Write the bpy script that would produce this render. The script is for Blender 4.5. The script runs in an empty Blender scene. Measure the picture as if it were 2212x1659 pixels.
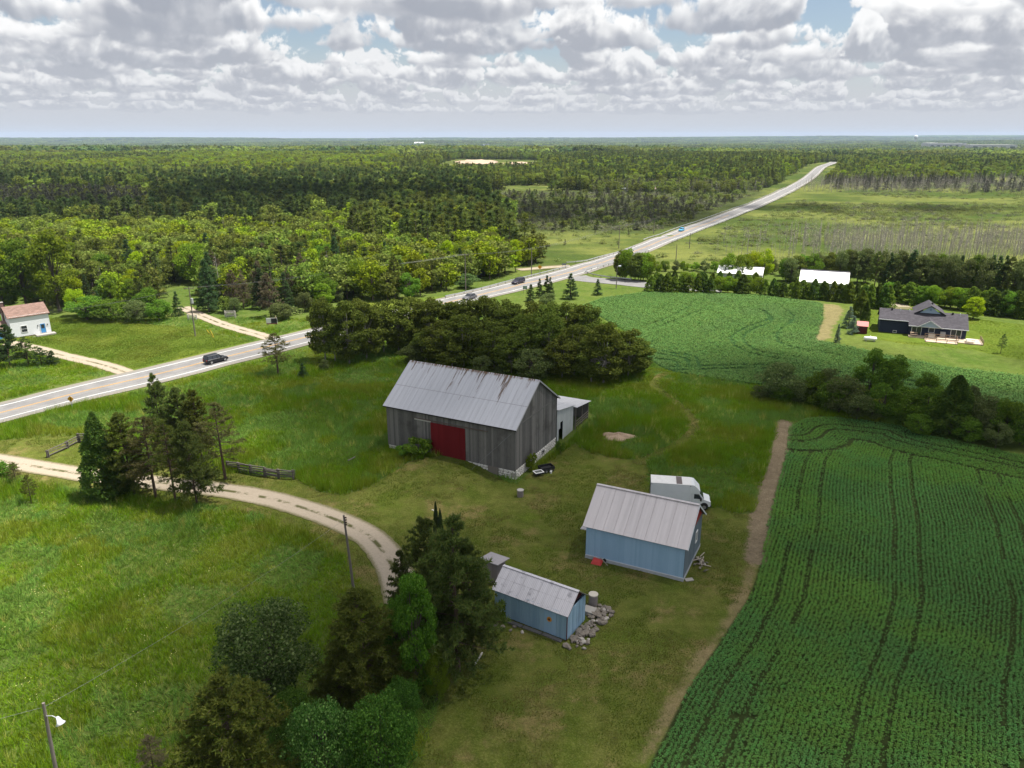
import bpy, math, random
import numpy as np
from mathutils import Vector, Matrix

# ------------------------------------------------------------------ camera, sky, sun, exposure
sc = bpy.context.scene
COL = sc.collection
CAM_H, FPX, CX, CY = 42.0, 1620.0, 1106.0, 829.5
PITCH = math.atan((829.5 - 295) / FPX)
SP, CP = math.sin(PITCH), math.cos(PITCH)
cd = bpy.data.cameras.new('camera'); cam = bpy.data.objects.new('camera', cd); COL.objects.link(cam)
cam.location = (0, 0, CAM_H); cam.rotation_euler = (math.pi/2 - PITCH, 0, 0)
cd.sensor_width = 36; cd.lens = 36*FPX/2212; cd.clip_start = 1; cd.clip_end = 60000
sc.camera = cam
EXPOSURE = 1.08
vs = sc.view_settings
sc.display_settings.display_device = 'sRGB'
vs.view_transform = 'Standard'; vs.look = 'None'; vs.exposure = EXPOSURE; vs.gamma = 1; vs.use_curve_mapping = False
SUN_DIR = Vector((0.36, 0.05, 0.93)).normalized()      # towards the sun
SUN_EL = math.asin(SUN_DIR.z); SUN_AZ = math.atan2(SUN_DIR.x, SUN_DIR.y)
sl = bpy.data.lights.new('sun', 'SUN'); so = bpy.data.objects.new('sun', sl); COL.objects.link(so)
sl.energy = 4.6; sl.angle = math.radians(0.53); sl.color = (1.0, 0.95, 0.86)
so.rotation_euler = SUN_DIR.to_track_quat('Z', 'Y').to_euler(); so.location = (0, 0, 400)
sc.cycles.max_bounces = 6; sc.cycles.diffuse_bounces = 3; sc.cycles.glossy_bounces = 2
sc.cycles.transmission_bounces = 4; sc.cycles.transparent_max_bounces = 24; sc.cycles.volume_bounces = 0
sc.cycles.use_denoising = True

class NT:
    """small wrapper for building node trees"""
    def __init__(s, nt): s.nt = nt; s.n = nt.nodes; s.l = nt.links
    def new(s, t, **k):
        x = s.n.new(t)
        for a, b in k.items(): setattr(x, a, b)
        return x
    def put(s, sock, v):
        if v is None: return
        if hasattr(v, 'is_linked') or hasattr(v, 'links'): s.l.new(v, sock)
        else: sock.default_value = v
    def math(s, op, a, b=None, c=None, clamp=False):
        x = s.new('ShaderNodeMath', operation=op, use_clamp=clamp)
        for i, v in enumerate((a, b, c)): s.put(x.inputs[i], v)
        return x.outputs[0]
    def vmath(s, op, a, b=None):
        x = s.new('ShaderNodeVectorMath', operation=op); s.put(x.inputs[0], a); s.put(x.inputs[1], b)
        return x.outputs[0]
    def mixc(s, f, a, b, mode='MIX'):
        x = s.new('ShaderNodeMix', data_type='RGBA', blend_type=mode)
        s.put(x.inputs[0], f); s.put(x.inputs[6], c4(a)); s.put(x.inputs[7], c4(b)); return x.outputs[2]
    def mixf(s, f, a, b):
        x = s.new('ShaderNodeMix', data_type='FLOAT'); s.put(x.inputs[0], f); s.put(x.inputs[2], a); s.put(x.inputs[3], b); return x.outputs[0]
    def noise(s, vec, scale, detail=3, rough=.5, dist=0, out=0):
        x = s.new('ShaderNodeTexNoise'); s.put(x.inputs['Vector'], vec); s.put(x.inputs['Scale'], scale)
        x.inputs['Detail'].default_value = detail; x.inputs['Roughness'].default_value = rough; x.inputs['Distortion'].default_value = dist
        return x.outputs[out]
    def ramp(s, f, lo, hi, a=0., b=1.):
        x = s.new('ShaderNodeMapRange', clamp=True, interpolation_type='SMOOTHSTEP')
        s.put(x.inputs[0], f); s.put(x.inputs[1], lo); s.put(x.inputs[2], hi); s.put(x.inputs[3], a); s.put(x.inputs[4], b); return x.outputs[0]
    def sep(s, v):
        x = s.new('ShaderNodeSeparateXYZ'); s.put(x.inputs[0], v); return x.outputs
    def comb(s, a, b, c):
        x = s.new('ShaderNodeCombineXYZ'); s.put(x.inputs[0], a); s.put(x.inputs[1], b); s.put(x.inputs[2], c); return x.outputs[0]
def c4(c): return (*c, 1) if isinstance(c, tuple) and len(c) == 3 else c

world = bpy.data.worlds.new('World'); sc.world = world; world.use_nodes = True
W = NT(world.node_tree); W.n.clear()
def build_sky():
    """Nishita air behind banks of cumulus: the banks stand at growing distances, each with a flat grey base and lit domes"""
    sky = W.new('ShaderNodeTexSky', sky_type='NISHITA'); sky.sun_disc = False
    sky.sun_elevation = SUN_EL; sky.sun_rotation = SUN_AZ; sky.air_density = 1.0; sky.dust_density = .8; sky.altitude = 300
    tc = W.new('ShaderNodeTexCoord'); d = W.sep(tc.outputs['Generated'])
    az = W.math('ARCTAN2', d[0], d[1]); hor = W.math('SQRT', W.math('ADD', W.math('MULTIPLY', d[0], d[0]), W.math('MULTIPLY', d[1], d[1])))
    tan = W.math('DIVIDE', d[2], W.math('MAXIMUM', hor, .02)); B = 1.0
    AIR = (.66, .68, .725)
    col = None; T = None
    # broken layer overhead (the banks only stand up to about 12 degrees)
    inv = W.math('DIVIDE', 1.0, W.math('MAXIMUM', d[2], .08)); pl = W.comb(W.math('MULTIPLY', d[0], inv), W.math('MULTIPLY', d[1], inv), 4.2)
    no = W.noise(pl, .8, 6, .55); a0 = W.math('MULTIPLY', W.ramp(no, .43, .52, 0, .95), W.ramp(tan, .15, .24)); c0 = W.mixc(W.ramp(no, .47, .66), (1.05, 1.04, 1.03), (.56, .59, .65))
    col = W.mixc(1.0, c0, W.comb(a0, a0, a0), 'MULTIPLY'); T = W.math('SUBTRACT', 1.0, a0)
    for k, R in enumerate((5.6, 6.6, 7.9, 9.6, 11.8, 14.6, 18.6, 24., 33.)):
        u = W.math('MULTIPLY', az, R); z = W.math('MULTIPLY', tan, R); zc = W.math('MAXIMUM', z, B); beh = W.math('MULTIPLY', W.math('MAXIMUM', W.math('SUBTRACT', W.math('DIVIDE', R*B, W.math('MAXIMUM', z, .3)), R), 0.), .10)
        def dens(du, dz, det): return W.noise(W.comb(W.math('ADD', u, du + k*5.31), W.math('ADD', zc, dz), W.math('ADD', beh, k*3.7 + SKYS)), SKYF*(.74 + .035*k), det, .56, .25)
        n = dens(0, 0, 7.); n2 = dens(.05, .13, 4.)
        hgt = W.math('SUBTRACT', zc, B)
        thr = W.math('MULTIPLY_ADD', hgt, SKYH, SKYT[k])
        face = W.ramp(W.math('SUBTRACT', n, thr), 0., .035)
        dep = .30 + .06*(k < 3)
        low = W.math('MULTIPLY_ADD', W.math('SUBTRACT', n, SKYT[k]), -dep*B*3.2, B)      # where the base of this bank ends towards the horizon
        low = W.math('MAXIMUM', low, B*(1-dep))
        a = W.math('MULTIPLY', face, W.ramp(W.math('SUBTRACT', z, low), -.02, .05)); a = W.math('MULTIPLY', a, .96)
        up = W.math('MULTIPLY_ADD', W.math('SUBTRACT', n, n2), 6.5, W.math('MULTIPLY_ADD', hgt, 1.5, .20)); up = W.math('ADD', up, W.ramp(W.math('SUBTRACT', n, thr), .09, .0, 0., .35))
        c = W.mixc(W.ramp(up, -.05, 1.), (.415, .445, .51), (1.27, 1.26, 1.24))
        und = W.ramp(W.math('SUBTRACT', B, z), -.05, .06)
        c = W.mixc(W.math('MULTIPLY', und, .62), c, (.40, .432, .50))
        far = 1 - math.exp(-max(0, R-5.)/15.)
        c = W.mixc(far*.86, c, AIR)
        w = W.math('MULTIPLY', T, a)
        x = W.new('ShaderNodeVectorMath', operation='MULTIPLY_ADD'); W.put(x.inputs[0], c); W.put(x.inputs[1], W.comb(w, w, w)); W.put(x.inputs[2], col)
        col = x.outputs[0]; T = W.math('SUBTRACT', T, w)
    alpha = W.math('SUBTRACT', 1.0, T)
    # pale air near the horizon, in front of whatever sky is left
    hz = W.ramp(tan, .12, .02, 0.15, 1.); hz = W.math('MULTIPLY', hz, T)
    x = W.new('ShaderNodeVectorMath', operation='MULTIPLY_ADD'); x.inputs[0].default_value = AIR; W.put(x.inputs[1], W.comb(hz, hz, hz)); W.put(x.inputs[2], col); col = x.outputs[0]
    fac = W.math('ADD', alpha, hz, clamp=True)
    ccol = W.vmath('DIVIDE', col, W.comb(*[W.math('MAXIMUM', fac, .001)]*3))
    ccol = W.mixc(W.ramp(tan, .036, .010), ccol, AIR)
    b1 = W.new('ShaderNodeBackground'); W.put(b1.inputs[0], sky.outputs[0]); b1.inputs[1].default_value = SKY_STRENGTH
    b2 = W.new('ShaderNodeBackground'); W.put(b2.inputs[0], ccol); b2.inputs[1].default_value = CLOUD_STRENGTH
    mx = W.new('ShaderNodeMixShader'); W.put(mx.inputs[0], fac); W.put(mx.inputs[1], b1.outputs[0]); W.put(mx.inputs[2], b2.outputs[0])
    o = W.new('ShaderNodeOutputWorld'); W.put(o.inputs[0], mx.outputs[0])
SKYS, SKYF, SKYH, SKYT = 1.3, .95, .24, (.455, .445, .435, .43, .42, .41, .405, .40, .395)
SKY_STRENGTH, CLOUD_STRENGTH = .052, .44
build_sky()

# ------------------------------------------------------------------ terrain and picture-to-ground helper
rng = np.random.default_rng(7)
def smooth(x, a, b):
    t = np.clip((x-a)/(b-a), 0, 1); return t*t*(3-2*t)
def vnoise(x, y, s, seed):
    """cheap value noise"""
    x = np.asarray(x, float)/s + seed*17.13; y = np.asarray(y, float)/s + seed*7.77
    xi, yi = np.floor(x), np.floor(y); fx, fy = x-xi, y-yi
    h = lambda a, b: np.modf(np.abs(np.sin(a*127.1 + b*311.7 + seed*13.7)*43758.5453))[0]
    fx, fy = fx*fx*(3-2*fx), fy*fy*(3-2*fy)
    return (h(xi, yi)*(1-fx)+h(xi+1, yi)*fx)*(1-fy) + (h(xi, yi+1)*(1-fx)+h(xi+1, yi+1)*fx)*fy
BX, BY, BTH = 0.394, 87.93, -0.47           # barn: front right corner, heading
bu = np.array([math.cos(BTH), math.sin(BTH)]); bv = np.array([-bu[1], bu[0]])
def gh(x, y):
    x = np.asarray(x, float); y = np.asarray(y, float)
    r = x/np.maximum(y, 1)
    left = 5*smooth(y, 560, 1300) - 22*smooth(y, 1450, 3200)
    right = 8.6*smooth(y, 520, 900) - 22*smooth(y, 960, 2200)
    k = smooth(r, .12, .36)
    far = left*(1-k) + right*k
    far = far + smooth(y, 2500, 5000)*((vnoise(x, y, 2600, 3)-.5)*46 + (vnoise(x, y, 900, 5)-.5)*14)
    far = far + smooth(y, 8000, 13000)*(52*smooth(x, 500, 9000) + 22 + 10*vnoise(x, y, 3000, 8))
    far = far + 7*np.exp(-(((x+55)/130)**2 + ((y-1060)/75)**2))
    near = (vnoise(x, y, 14, 1)-.5)*.5*smooth(np.hypot(x-8, y-75), 20, 60)
    near = near + (vnoise(x, y, 3.1, 2)-.5)*.10
    # bank up to the barn's big door
    du = (x-BX)*bu[0] + (y-BY)*bu[1]; dv = (x-BX)*bv[0] + (y-BY)*bv[1]
    bank = 1.3*smooth(-du, 1.0, 8.0)*(1-smooth(-du, 15, 23))*smooth(dv, -10.5, -1.0)*(1-smooth(dv, 13, 20))
    # crest of the upper field
    dome = .5*np.exp(-(((x-60)/55)**2 + ((y-175)/40)**2))
    return far + (near + bank + dome)*(1-smooth(y, 600, 900))
def G(px, py, dz=0.):
    """point on the ground seen at a pixel of the 2212 x 1659 view of the photograph"""
    a, b = (px-CX)/FPX, (py-CY)/FPX
    z = 0.
    for _ in range(30):
        d = (CAM_H-z)/(SP + b*CP)
        if d < 0 or d > 20000: d = 20000
        x, y = a*d, d*(CP - b*SP); z = .5*z + .5*float(gh(x, y))
    return Vector((x, y, z+dz))
def project(x, y, z):
    w = CAM_H - np.asarray(z, float); d = np.asarray(y)*CP + w*SP
    return CX + FPX*np.asarray(x)/d, CY + FPX*(w*CP - np.asarray(y)*SP)/d
def height_to(p, ty):
    """height of an upright thing at ground point p whose top is seen at row ty"""
    q = (ty-CY)/FPX
    w = (p.y*SP + q*p.y*CP)/(CP - q*SP)
    return CAM_H - w - p.z
def mpp(p): return (p.y*CP + (CAM_H-p.z)*SP)/FPX        # metres per picture pixel there
def inpoly(px, py, poly):
    px = np.asarray(px, float); py = np.asarray(py, float); r = np.zeros(px.shape, bool)
    n = len(poly)
    for i in range(n):
        (x0, y0), (x1, y1) = poly[i], poly[(i+1) % n]
        if y0 == y1: continue
        c = ((y0 > py) != (y1 > py)) & (px < (x1-x0)*(py-y0)/(y1-y0) + x0); r ^= c
    return r
def distline(x, y, pts, closed=False):
    d = np.full(np.shape(x), 1e9); n = len(pts)
    for i in range(n if closed else n-1):
        (x0, y0), (x1, y1) = pts[i], pts[(i+1) % n]
        ex, ey = x1-x0, y1-y0; t = np.clip(((x-x0)*ex+(y-y0)*ey)/(ex*ex+ey*ey+1e-9), 0, 1)
        d = np.minimum(d, np.hypot(x-x0-t*ex, y-y0-t*ey))
    return d
def sdf(x, y, poly): return np.where(inpoly(x, y, poly), 1, -1)*distline(x, y, poly, True)      # + inside
def GP(pts): return [tuple(G(*p)[:2]) for p in pts]
def spline(pts, step):
    """Catmull-Rom through points, resampled"""
    P = [np.array(p, float) for p in pts]; P = [2*P[0]-P[1]] + P + [2*P[-1]-P[-2]]; out = []
    for i in range(1, len(P)-2):
        n = max(2, int(np.linalg.norm(P[i+1]-P[i])/step))
        for k in range(n):
            t = k/n; a, b, c, d = P[i-1], P[i], P[i+1], P[i+2]
            out.append(.5*((2*b)+(c-a)*t+(2*a-5*b+4*c-d)*t*t+(3*b-a-3*c+d)*t**3))
    out.append(P[-2]); return np.array(out)

# ------------------------------------------------------------------ mesh and object helpers
def link(o, parent=None):
    COL.objects.link(o)
    if parent is not None: o.parent = parent
    return o
def tag(o, label=None, cat=None, group=None, kind=None):
    for k, v in (('label', label), ('category', cat), ('group', group), ('kind', kind)):
        if v: o[k] = v
    return o
def thing(name, label, cat, loc=(0, 0, 0), rz=0., group=None):
    o = bpy.data.objects.new(name, None); COL.objects.link(o); o.empty_display_size = .3
    o.location = loc; o.rotation_euler = (0, 0, rz); return tag(o, label, cat, group)
def fastmesh(name, V, faces, mats=(), midx=None, smooth=False):
    """V (n,3); faces: list of (m,k) int arrays"""
    me = bpy.data.meshes.new(name)
    V = np.asarray(V, np.float32); me.vertices.add(len(V)); me.vertices.foreach_set('co', V.ravel())
    loops = np.concatenate([np.asarray(f, np.int32).ravel() for f in faces]) if faces else np.zeros(0, np.int32)
    tot = np.concatenate([np.full(len(f), np.shape(f)[1], np.int32) for f in faces]) if faces else np.zeros(0, np.int32)
    st = np.concatenate([[0], np.cumsum(tot)[:-1]]).astype(np.int32)
    me.loops.add(len(loops)); me.loops.foreach_set('vertex_index', loops)
    me.polygons.add(len(tot)); me.polygons.foreach_set('loop_start', st); me.polygons.foreach_set('loop_total', tot)
    for m in mats: me.materials.append(m)
    if midx is not None: me.polygons.foreach_set('material_index', np.asarray(midx, np.int32))
    me.polygons.foreach_set('use_smooth', np.full(len(tot), smooth))
    me.update(calc_edges=True); return me
class MB:
    def __init__(s): s.v = []; s.f = []; s.m = []
    def add(s, V, F, mi=0):
        n = len(s.v); s.v += [tuple(p) for p in V]
        for f in F: s.f.append([i+n for i in f]); s.m.append(mi)
        return s
    def box(s, lo, hi, mi=0, M=None):
        (a, b, c), (d, e, f) = lo, hi
        V = [Vector(p) for p in ((a,b,c),(d,b,c),(d,e,c),(a,e,c),(a,b,f),(d,b,f),(d,e,f),(a,e,f))]
        if M: V = [M @ p for p in V]
        return s.add(V, [(0,3,2,1),(4,5,6,7),(0,1,5,4),(1,2,6,5),(2,3,7,6),(3,0,4,7)], mi)
    def bar(s, p, q, w, h=None, mi=0, up=(0, 0, 1)):
        """rectangular bar from p to q"""
        p, q = Vector(p), Vector(q); d = (q-p); L = d.length
        if L < 1e-6: return s
        d /= L; u = Vector(up)
        if abs(d.dot(u)) > .98: u = Vector((1, 0, 0))
        r = d.cross(u).normalized(); t = r.cross(d); w = w/2; h = (h or w*2)/2
        V = [p + r*a*w + t*b*h for a, b in ((-1,-1),(1,-1),(1,1),(-1,1))] + [q + r*a*w + t*b*h for a, b in ((-1,-1),(1,-1),(1,1),(-1,1))]
        return s.add(V, [(3,2,1,0),(4,5,6,7),(0,1,5,4),(1,2,6,5),(2,3,7,6),(3,0,4,7)], mi)
    def tube(s, pts, rad, n=6, mi=0, cap=True):
        pts = [Vector(p) for p in pts]; rad = rad if hasattr(rad, '__len__') else [rad]*len(pts); V = []; F = []
        for i, p in enumerate(pts):
            d = (pts[min(i+1, len(pts)-1)] - pts[max(i-1, 0)]).normalized()
            u = Vector((1, 0, 0)) if abs(d.x) < .9 else Vector((0, 1, 0)); a = d.cross(u).normalized(); b = d.cross(a)
            V += [p + (a*math.cos(2*math.pi*k/n) + b*math.sin(2*math.pi*k/n))*rad[i] for k in range(n)]
        for i in range(len(pts)-1):
            for k in range(n): F.append((i*n+k, i*n+(k+1) % n, (i+1)*n+(k+1) % n, (i+1)*n+k))
        if cap: F += [tuple(range(n-1, -1, -1)), tuple(range((len(pts)-1)*n, len(pts)*n))]
        F = [tuple(reversed(f)) for f in F]
        return s.add(V, F, mi)
    def prism(s, poly, h0, h1, axis='z', mi=0):
        """extrude a polygon"""
        n = len(poly)
        f = {'z': lambda a, b, h: (a, b, h), 'y': lambda a, b, h: (a, h, b), 'x': lambda a, b, h: (h, a, b)}[axis]
        V = [f(a, b, h0) for a, b in poly] + [f(a, b, h1) for a, b in poly]
        return s.add(V, [tuple(range(n-1, -1, -1)), tuple(range(n, 2*n))] + [(i, (i+1) % n, n+(i+1) % n, n+i) for i in range(n)], mi)
    def mesh(s, name, mats, smooth=False, fix=True):
        me = bpy.data.meshes.new(name); me.from_pydata(s.v, [], s.f)
        for m in mats: me.materials.append(m)
        me.polygons.foreach_set('material_index', s.m); me.polygons.foreach_set('use_smooth', [smooth]*len(s.f))
        me.update(); return me
    def build(s, name, mats, parent=None, kind=None, smooth=False):
        if not isinstance(mats, (list, tuple)): mats = [mats]
        o = bpy.data.objects.new(name, s.mesh(name, mats, smooth)); link(o, parent); return tag(o, kind=kind)
def inst(name, me, parent=None, loc=None, rot=None, scale=None):
    o = bpy.data.objects.new(name, me); link(o, parent)
    if loc is not None: o.location = loc
    if rot is not None: o.rotation_euler = rot
    if scale is not None: o.scale = scale
    return o
def copy_tree(o, parent=None):
    c = o.copy(); COL.objects.link(c); c.parent = parent
    for ch in list(o.children): copy_tree(ch, c)
    return c

# ------------------------------------------------------------------ materials
MATS = {}
def new_mat(name):
    m = bpy.data.materials.new(name); m.use_nodes = True; m.node_tree.nodes.clear(); return m, NT(m.node_tree)
def finish(T, surf, bump=None): T.put(T.new('ShaderNodeOutputMaterial').inputs[0], surf)
def principled(T, col, rough=.8, metal=0., normal=None, spec=.3):
    b = T.new('ShaderNodeBsdfPrincipled'); T.put(b.inputs['Base Color'], c4(col)); T.put(b.inputs['Roughness'], rough)
    T.put(b.inputs['Metallic'], metal); b.inputs['Specular IOR Level'].default_value = spec
    if normal is not None: T.put(b.inputs['Normal'], normal)
    return b.outputs[0]
def bump(T, h, strength=.5, dist=.05):
    b = T.new('ShaderNodeBump'); T.put(b.inputs['Height'], h); b.inputs['Strength'].default_value = strength; b.inputs['Distance'].default_value = dist
    return b.outputs[0]
def plain(name, col, rough=.7, metal=0., var=.12, scale=3., spec=.3, island=0.):
    """plain paint / wood / metal with grain and wear"""
    if name in MATS: return MATS[name]
    m, T = new_mat(name); tc = T.new('ShaderNodeTexCoord')
    n = T.noise(tc.outputs['Object'], scale, 5, .65)
    f = T.math('MULTIPLY_ADD', n, 2*var, 1-var)
    if island: f = T.math('MULTIPLY', f, T.math('MULTIPLY_ADD', T.new('ShaderNodeNewGeometry').outputs['Random Per Island'], 2*island, 1-island))
    c = T.mixc(1., col, T.comb(f, f, f), 'MULTIPLY')
    n2 = T.noise(tc.outputs['Object'], scale*9, 3, .6)
    finish(T, principled(T, c, rough, metal, bump(T, n2, .15, .01), spec)); MATS[name] = m; return m
def boards(name, c1, c2, rough=.85, streak=(30, 30, 1.4), dirt=None):
    """weathered boards: hue per board, vertical grain"""
    if name in MATS: return MATS[name]
    m, T = new_mat(name); tc = T.new('ShaderNodeTexCoord')
    p = T.vmath('MULTIPLY', tc.outputs['Object'], streak)
    g = T.noise(p, 1., 5, .7); r = T.new('ShaderNodeNewGeometry').outputs['Random Per Island']
    f = T.math('ADD', T.math('MULTIPLY', r, .55), T.math('MULTIPLY_ADD', g, 1.1, -.32), clamp=True)
    c = T.mixc(f, c1, c2)
    big = T.noise(tc.outputs['Object'], .35, 4, .6)
    if dirt: c = T.mixc(T.ramp(big, .5, .75, 0, .7), c, dirt)
    finish(T, principled(T, c, rough, 0, bump(T, g, .35, .02), .15)); MATS[name] = m; return m
def metal_roof(name, col, rust=None, zr=0., ze=0., blot=.0, rough=.48, rib=0.):
    """sheet metal with weather streaks; rust runs start at the ridge"""
    m, T = new_mat(name); tc = T.new('ShaderNodeTexCoord'); o = tc.outputs['Object']; s = T.sep(o)
    r = T.new('ShaderNodeNewGeometry').outputs['Random Per Island']
    st = T.noise(T.vmath('MULTIPLY', o, (3.2, .12, .12)), 1., 5, .65); bl = T.noise(o, .9, 5, .7)
    f = T.math('ADD', T.math('MULTIPLY_ADD', st, .5, .68), T.math('MULTIPLY_ADD', r, .16, -.08))
    c = T.mixc(1., col, T.comb(f, f, f), 'MULTIPLY')
    if blot: c = T.mixc(T.ramp(bl, .56, .74, 0, blot), c, (.13, .13, .15))
    if rust:
        h = T.math('DIVIDE', T.math('SUBTRACT', zr, s[2]), zr-ze)
        n = T.noise(T.vmath('MULTIPLY', o, (1.9, .1, .12)), 1., 4, .75)
        thr = T.math('MULTIPLY_ADD', h, .24, .52)
        k = T.ramp(T.math('SUBTRACT', n, thr), 0, .07, 0, .9)
        c = T.mixc(k, c, T.mixc(T.noise(o, 8., 3), rust, (.06, .035, .025)))
        fr = T.noise(T.vmath('MULTIPLY', o, (7, .3, .3)), 1., 3)
        c = T.mixc(T.math('MULTIPLY', T.ramp(h, .06, .0), T.ramp(fr, .42, .58)), c, rust)
    hgt = T.noise(T.vmath('MULTIPLY', o, (6, .4, .4)), 1., 2)
    if rib:
        w = T.math('SINE', T.math('MULTIPLY', s[0], 2*math.pi/rib)); hgt = T.math('MULTIPLY_ADD', w, .5, hgt)
        c = T.mixc(T.ramp(w, .0, -1., 0, .35), c, (.25, .25, .28))  # shade in the rib valleys painted in as darker grey
    finish(T, principled(T, c, rough, .25, bump(T, hgt, .25, .02), .4)); MATS[name] = m; return m
def leaf(name, c1, c2, trans=.5, var=.22, patch=0., patchc=None, pscale=.06, bias=1.):
    """leaves: hue per leaf and per tree; patch = drifts of another hue across the land, painted sunlit patches in the forest"""
    if name in MATS: return MATS[name]
    m, T = new_mat(name); g = T.new('ShaderNodeNewGeometry'); oi = T.new('ShaderNodeObjectInfo')
    c = T.mixc(T.math('POWER', g.outputs['Random Per Island'], bias) if bias != 1 else g.outputs['Random Per Island'], c1, c2)
    if patch: c = T.mixc(T.ramp(T.noise(g.outputs['Position'], pscale, 4, .6), .45, .62, 0, patch), c, patchc)
    h = T.new('ShaderNodeHueSaturation'); T.put(h.inputs['Color'], c)
    T.put(h.inputs['Hue'], T.math('MULTIPLY_ADD', oi.outputs['Random'], .03, .485))
    h.inputs['Saturation'].default_value = 1.03; T.put(h.inputs['Value'], T.math('MULTIPLY_ADD', oi.outputs['Random'], 2*var, 1-var)); c = h.outputs[0]
    d = T.new('ShaderNodeBsdfDiffuse'); T.put(d.inputs[0], c); t = T.new('ShaderNodeBsdfTranslucent'); T.put(t.inputs[0], c)
    x = T.new('ShaderNodeMixShader'); x.inputs[0].default_value = trans; T.put(x.inputs[1], d.outputs[0]); T.put(x.inputs[2], t.outputs[0])
    finish(T, x.outputs[0]); MATS[name] = m; return m

# ------------------------------------------------------------------ land use: polygons on the ground
ROAD_PX = [(-420, 990), (-180, 933), (0, 892), (156, 857), (349, 808), (543, 758.4), (675, 727), (830, 687), (992, 646), (1067, 631), (1146, 612), (1232, 590), (1283, 573),
           (1352, 552), (1387, 537), (1487, 497), (1607, 452.8), (1687, 419), (1747, 386)]
ROAD = GP(ROAD_PX); ROAD += [(357.7, 900), (410, 1005), (450, 1090)]
ROADC = spline(ROAD, 4.0)
# even out the picking noise of the far road
for _ in range(60): ROADC[1:-1] = .5*ROADC[1:-1] + .25*(ROADC[:-2] + ROADC[2:])
SIDE = spline(GP([(1240, 597), (1262, 603), (1331, 609), (1400, 616), (1480, 622), (1560, 627)]), 3.)
STUB = spline(GP([(1232, 575), (1205, 576.5), (1168, 579), (1120, 583)]), 3.)
DRIVE = spline(GP([(-60, 985), (0, 995.5), (86, 1010), (186, 1026), (314, 1040), (457, 1056), (571, 1075), (632, 1091), (710, 1117), (780, 1148), (822, 1184), (847, 1222), (862, 1262), (872, 1300)]), .5)
FARMD = spline(GP([(20, 741), (57, 749), (100, 759), (143, 770), (200, 783), (240, 794), (275, 806)]), .8)
FIELDD = spline(GP([(395, 664), (412, 672), (436, 683), (479, 700), (522, 713), (565, 725), (600, 736)]), .8)
MPATH = spline(GP([(1385, 995), (1412, 985), (1450, 968), (1480, 948), (1497, 932), (1500, 916), (1492, 900), (1475, 883), (1450, 862), (1425, 845), (1412, 830), (1420, 815), (1445, 805)]), .6)
LAWN = GP([(870, 1720), (925, 1600), (955, 1490), (905, 1400), (860, 1300), (830, 1230), (770, 1160), (700, 1130), (640, 1100), (560, 1075), (480, 1050), (500, 1020), (560, 1028), (640, 1034), (690, 1063), (740, 1068), (775, 1060), (830, 1032), (880, 1000),
           (925, 985), (1000, 990), (1112, 1045), (1205, 985), (1240, 957), (1262, 972), (1300, 984), (1345, 990), (1392, 997), (1400, 1010), (1404, 1050), (1420, 1090), (1500, 1112), (1540, 1095), (1590, 1108), (1645, 1114),
           (1668, 1072), (1690, 1010), (1700, 1000), (1674, 1064), (1656, 1135), (1643, 1200), (1637, 1241), (1615, 1297), (1551, 1393), (1487, 1489), (1399, 1660), (1380, 1720)])
FENCEYARD = GP([(-80, 962), (0, 952), (110, 941), (200, 944), (215, 1020), (100, 1010), (0, 990), (-80, 980)])
CROP = [(-6, 20)] + GP([(1399, 1659), (1487, 1489), (1551, 1393), (1615, 1297), (1637, 1241), (1643, 1201), (1656, 1135), (1673, 1061), (1693, 1002), (1698.7, 950), (1701, 926), (1717, 913), (1747, 904), (1799, 902), (1873, 909),
                        (1947, 920), (1985, 938), (2059, 953), (2133, 968), (2212, 984), (2330, 1008), (2500, 1045)]) + [(140, 60), (120, 20)]
FIELD = GP([(1255, 662), (1300, 643), (1400, 631), (1500, 632), (1640, 640), (1740, 651), (1778, 656), (1779, 690), (1763, 736), (1847, 753), (1927, 770), (2047, 792), (2212, 814), (2420, 842), (2420, 940), (2212, 895), (2060, 860), (1900, 835), (1760, 840), (1640, 832), (1500, 812), (1440, 800), (1405, 780), (1350, 715), (1290, 680)])
DRYFIELD = GP([(1779, 656), (1812, 659), (1822, 672), (1800, 705), (1795, 730), (1763, 738), (1766, 720), (1779, 690)])
DIRT = spline(GP([(1695, 913), (1690, 945), (1678, 985), (1667, 1030), (1655, 1075), (1645, 1112), (1640, 1160), (1630, 1215)]), .6)
DIRT2 = spline(GP([(1630, 1215), (1590, 1320), (1520, 1420), (1450, 1530), (1390, 1640)]), .6)
HLAWN = GP([(1838, 722), (1872, 664), (1905, 655), (1975, 652), (2010, 668), (2100, 688), (2212, 702), (2330, 712), (2330, 800), (2212, 778), (2100, 756), (1980, 746), (1885, 733)])
FLAWN = GP([(60, 738), (118, 686), (210, 690), (330, 702), (420, 708), (470, 722), (545, 738), (505, 762), (400, 792), (290, 802), (235, 790), (140, 765)])
ROADSIDE = GP([(600, 722), (640, 715), (690, 690), (700, 665), (760, 655), (960, 640), (970, 650), (850, 680), (700, 720)])
SCRUB = GP([(1050, 410), (1660, 412), (1600, 448), (1480, 489), (1400, 502), (1250, 500), (1062, 500)])
HEAPS = GP([(1270, 940), (1300, 925), (1370, 930), (1372, 948), (1300, 955)])
BARNFOOT = GP([(838, 965), (1112, 1036), (1203, 980), (1290, 900), (1230, 870), (960, 800)])
BUILT = [BARNFOOT]
def gravel_d(x, y):
    return np.minimum.reduce([distline(x, y, DRIVE[::4])-1.9, distline(x, y, FARMD[::4])-2., distline(x, y, FIELDD[::4])-2.])
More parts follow.
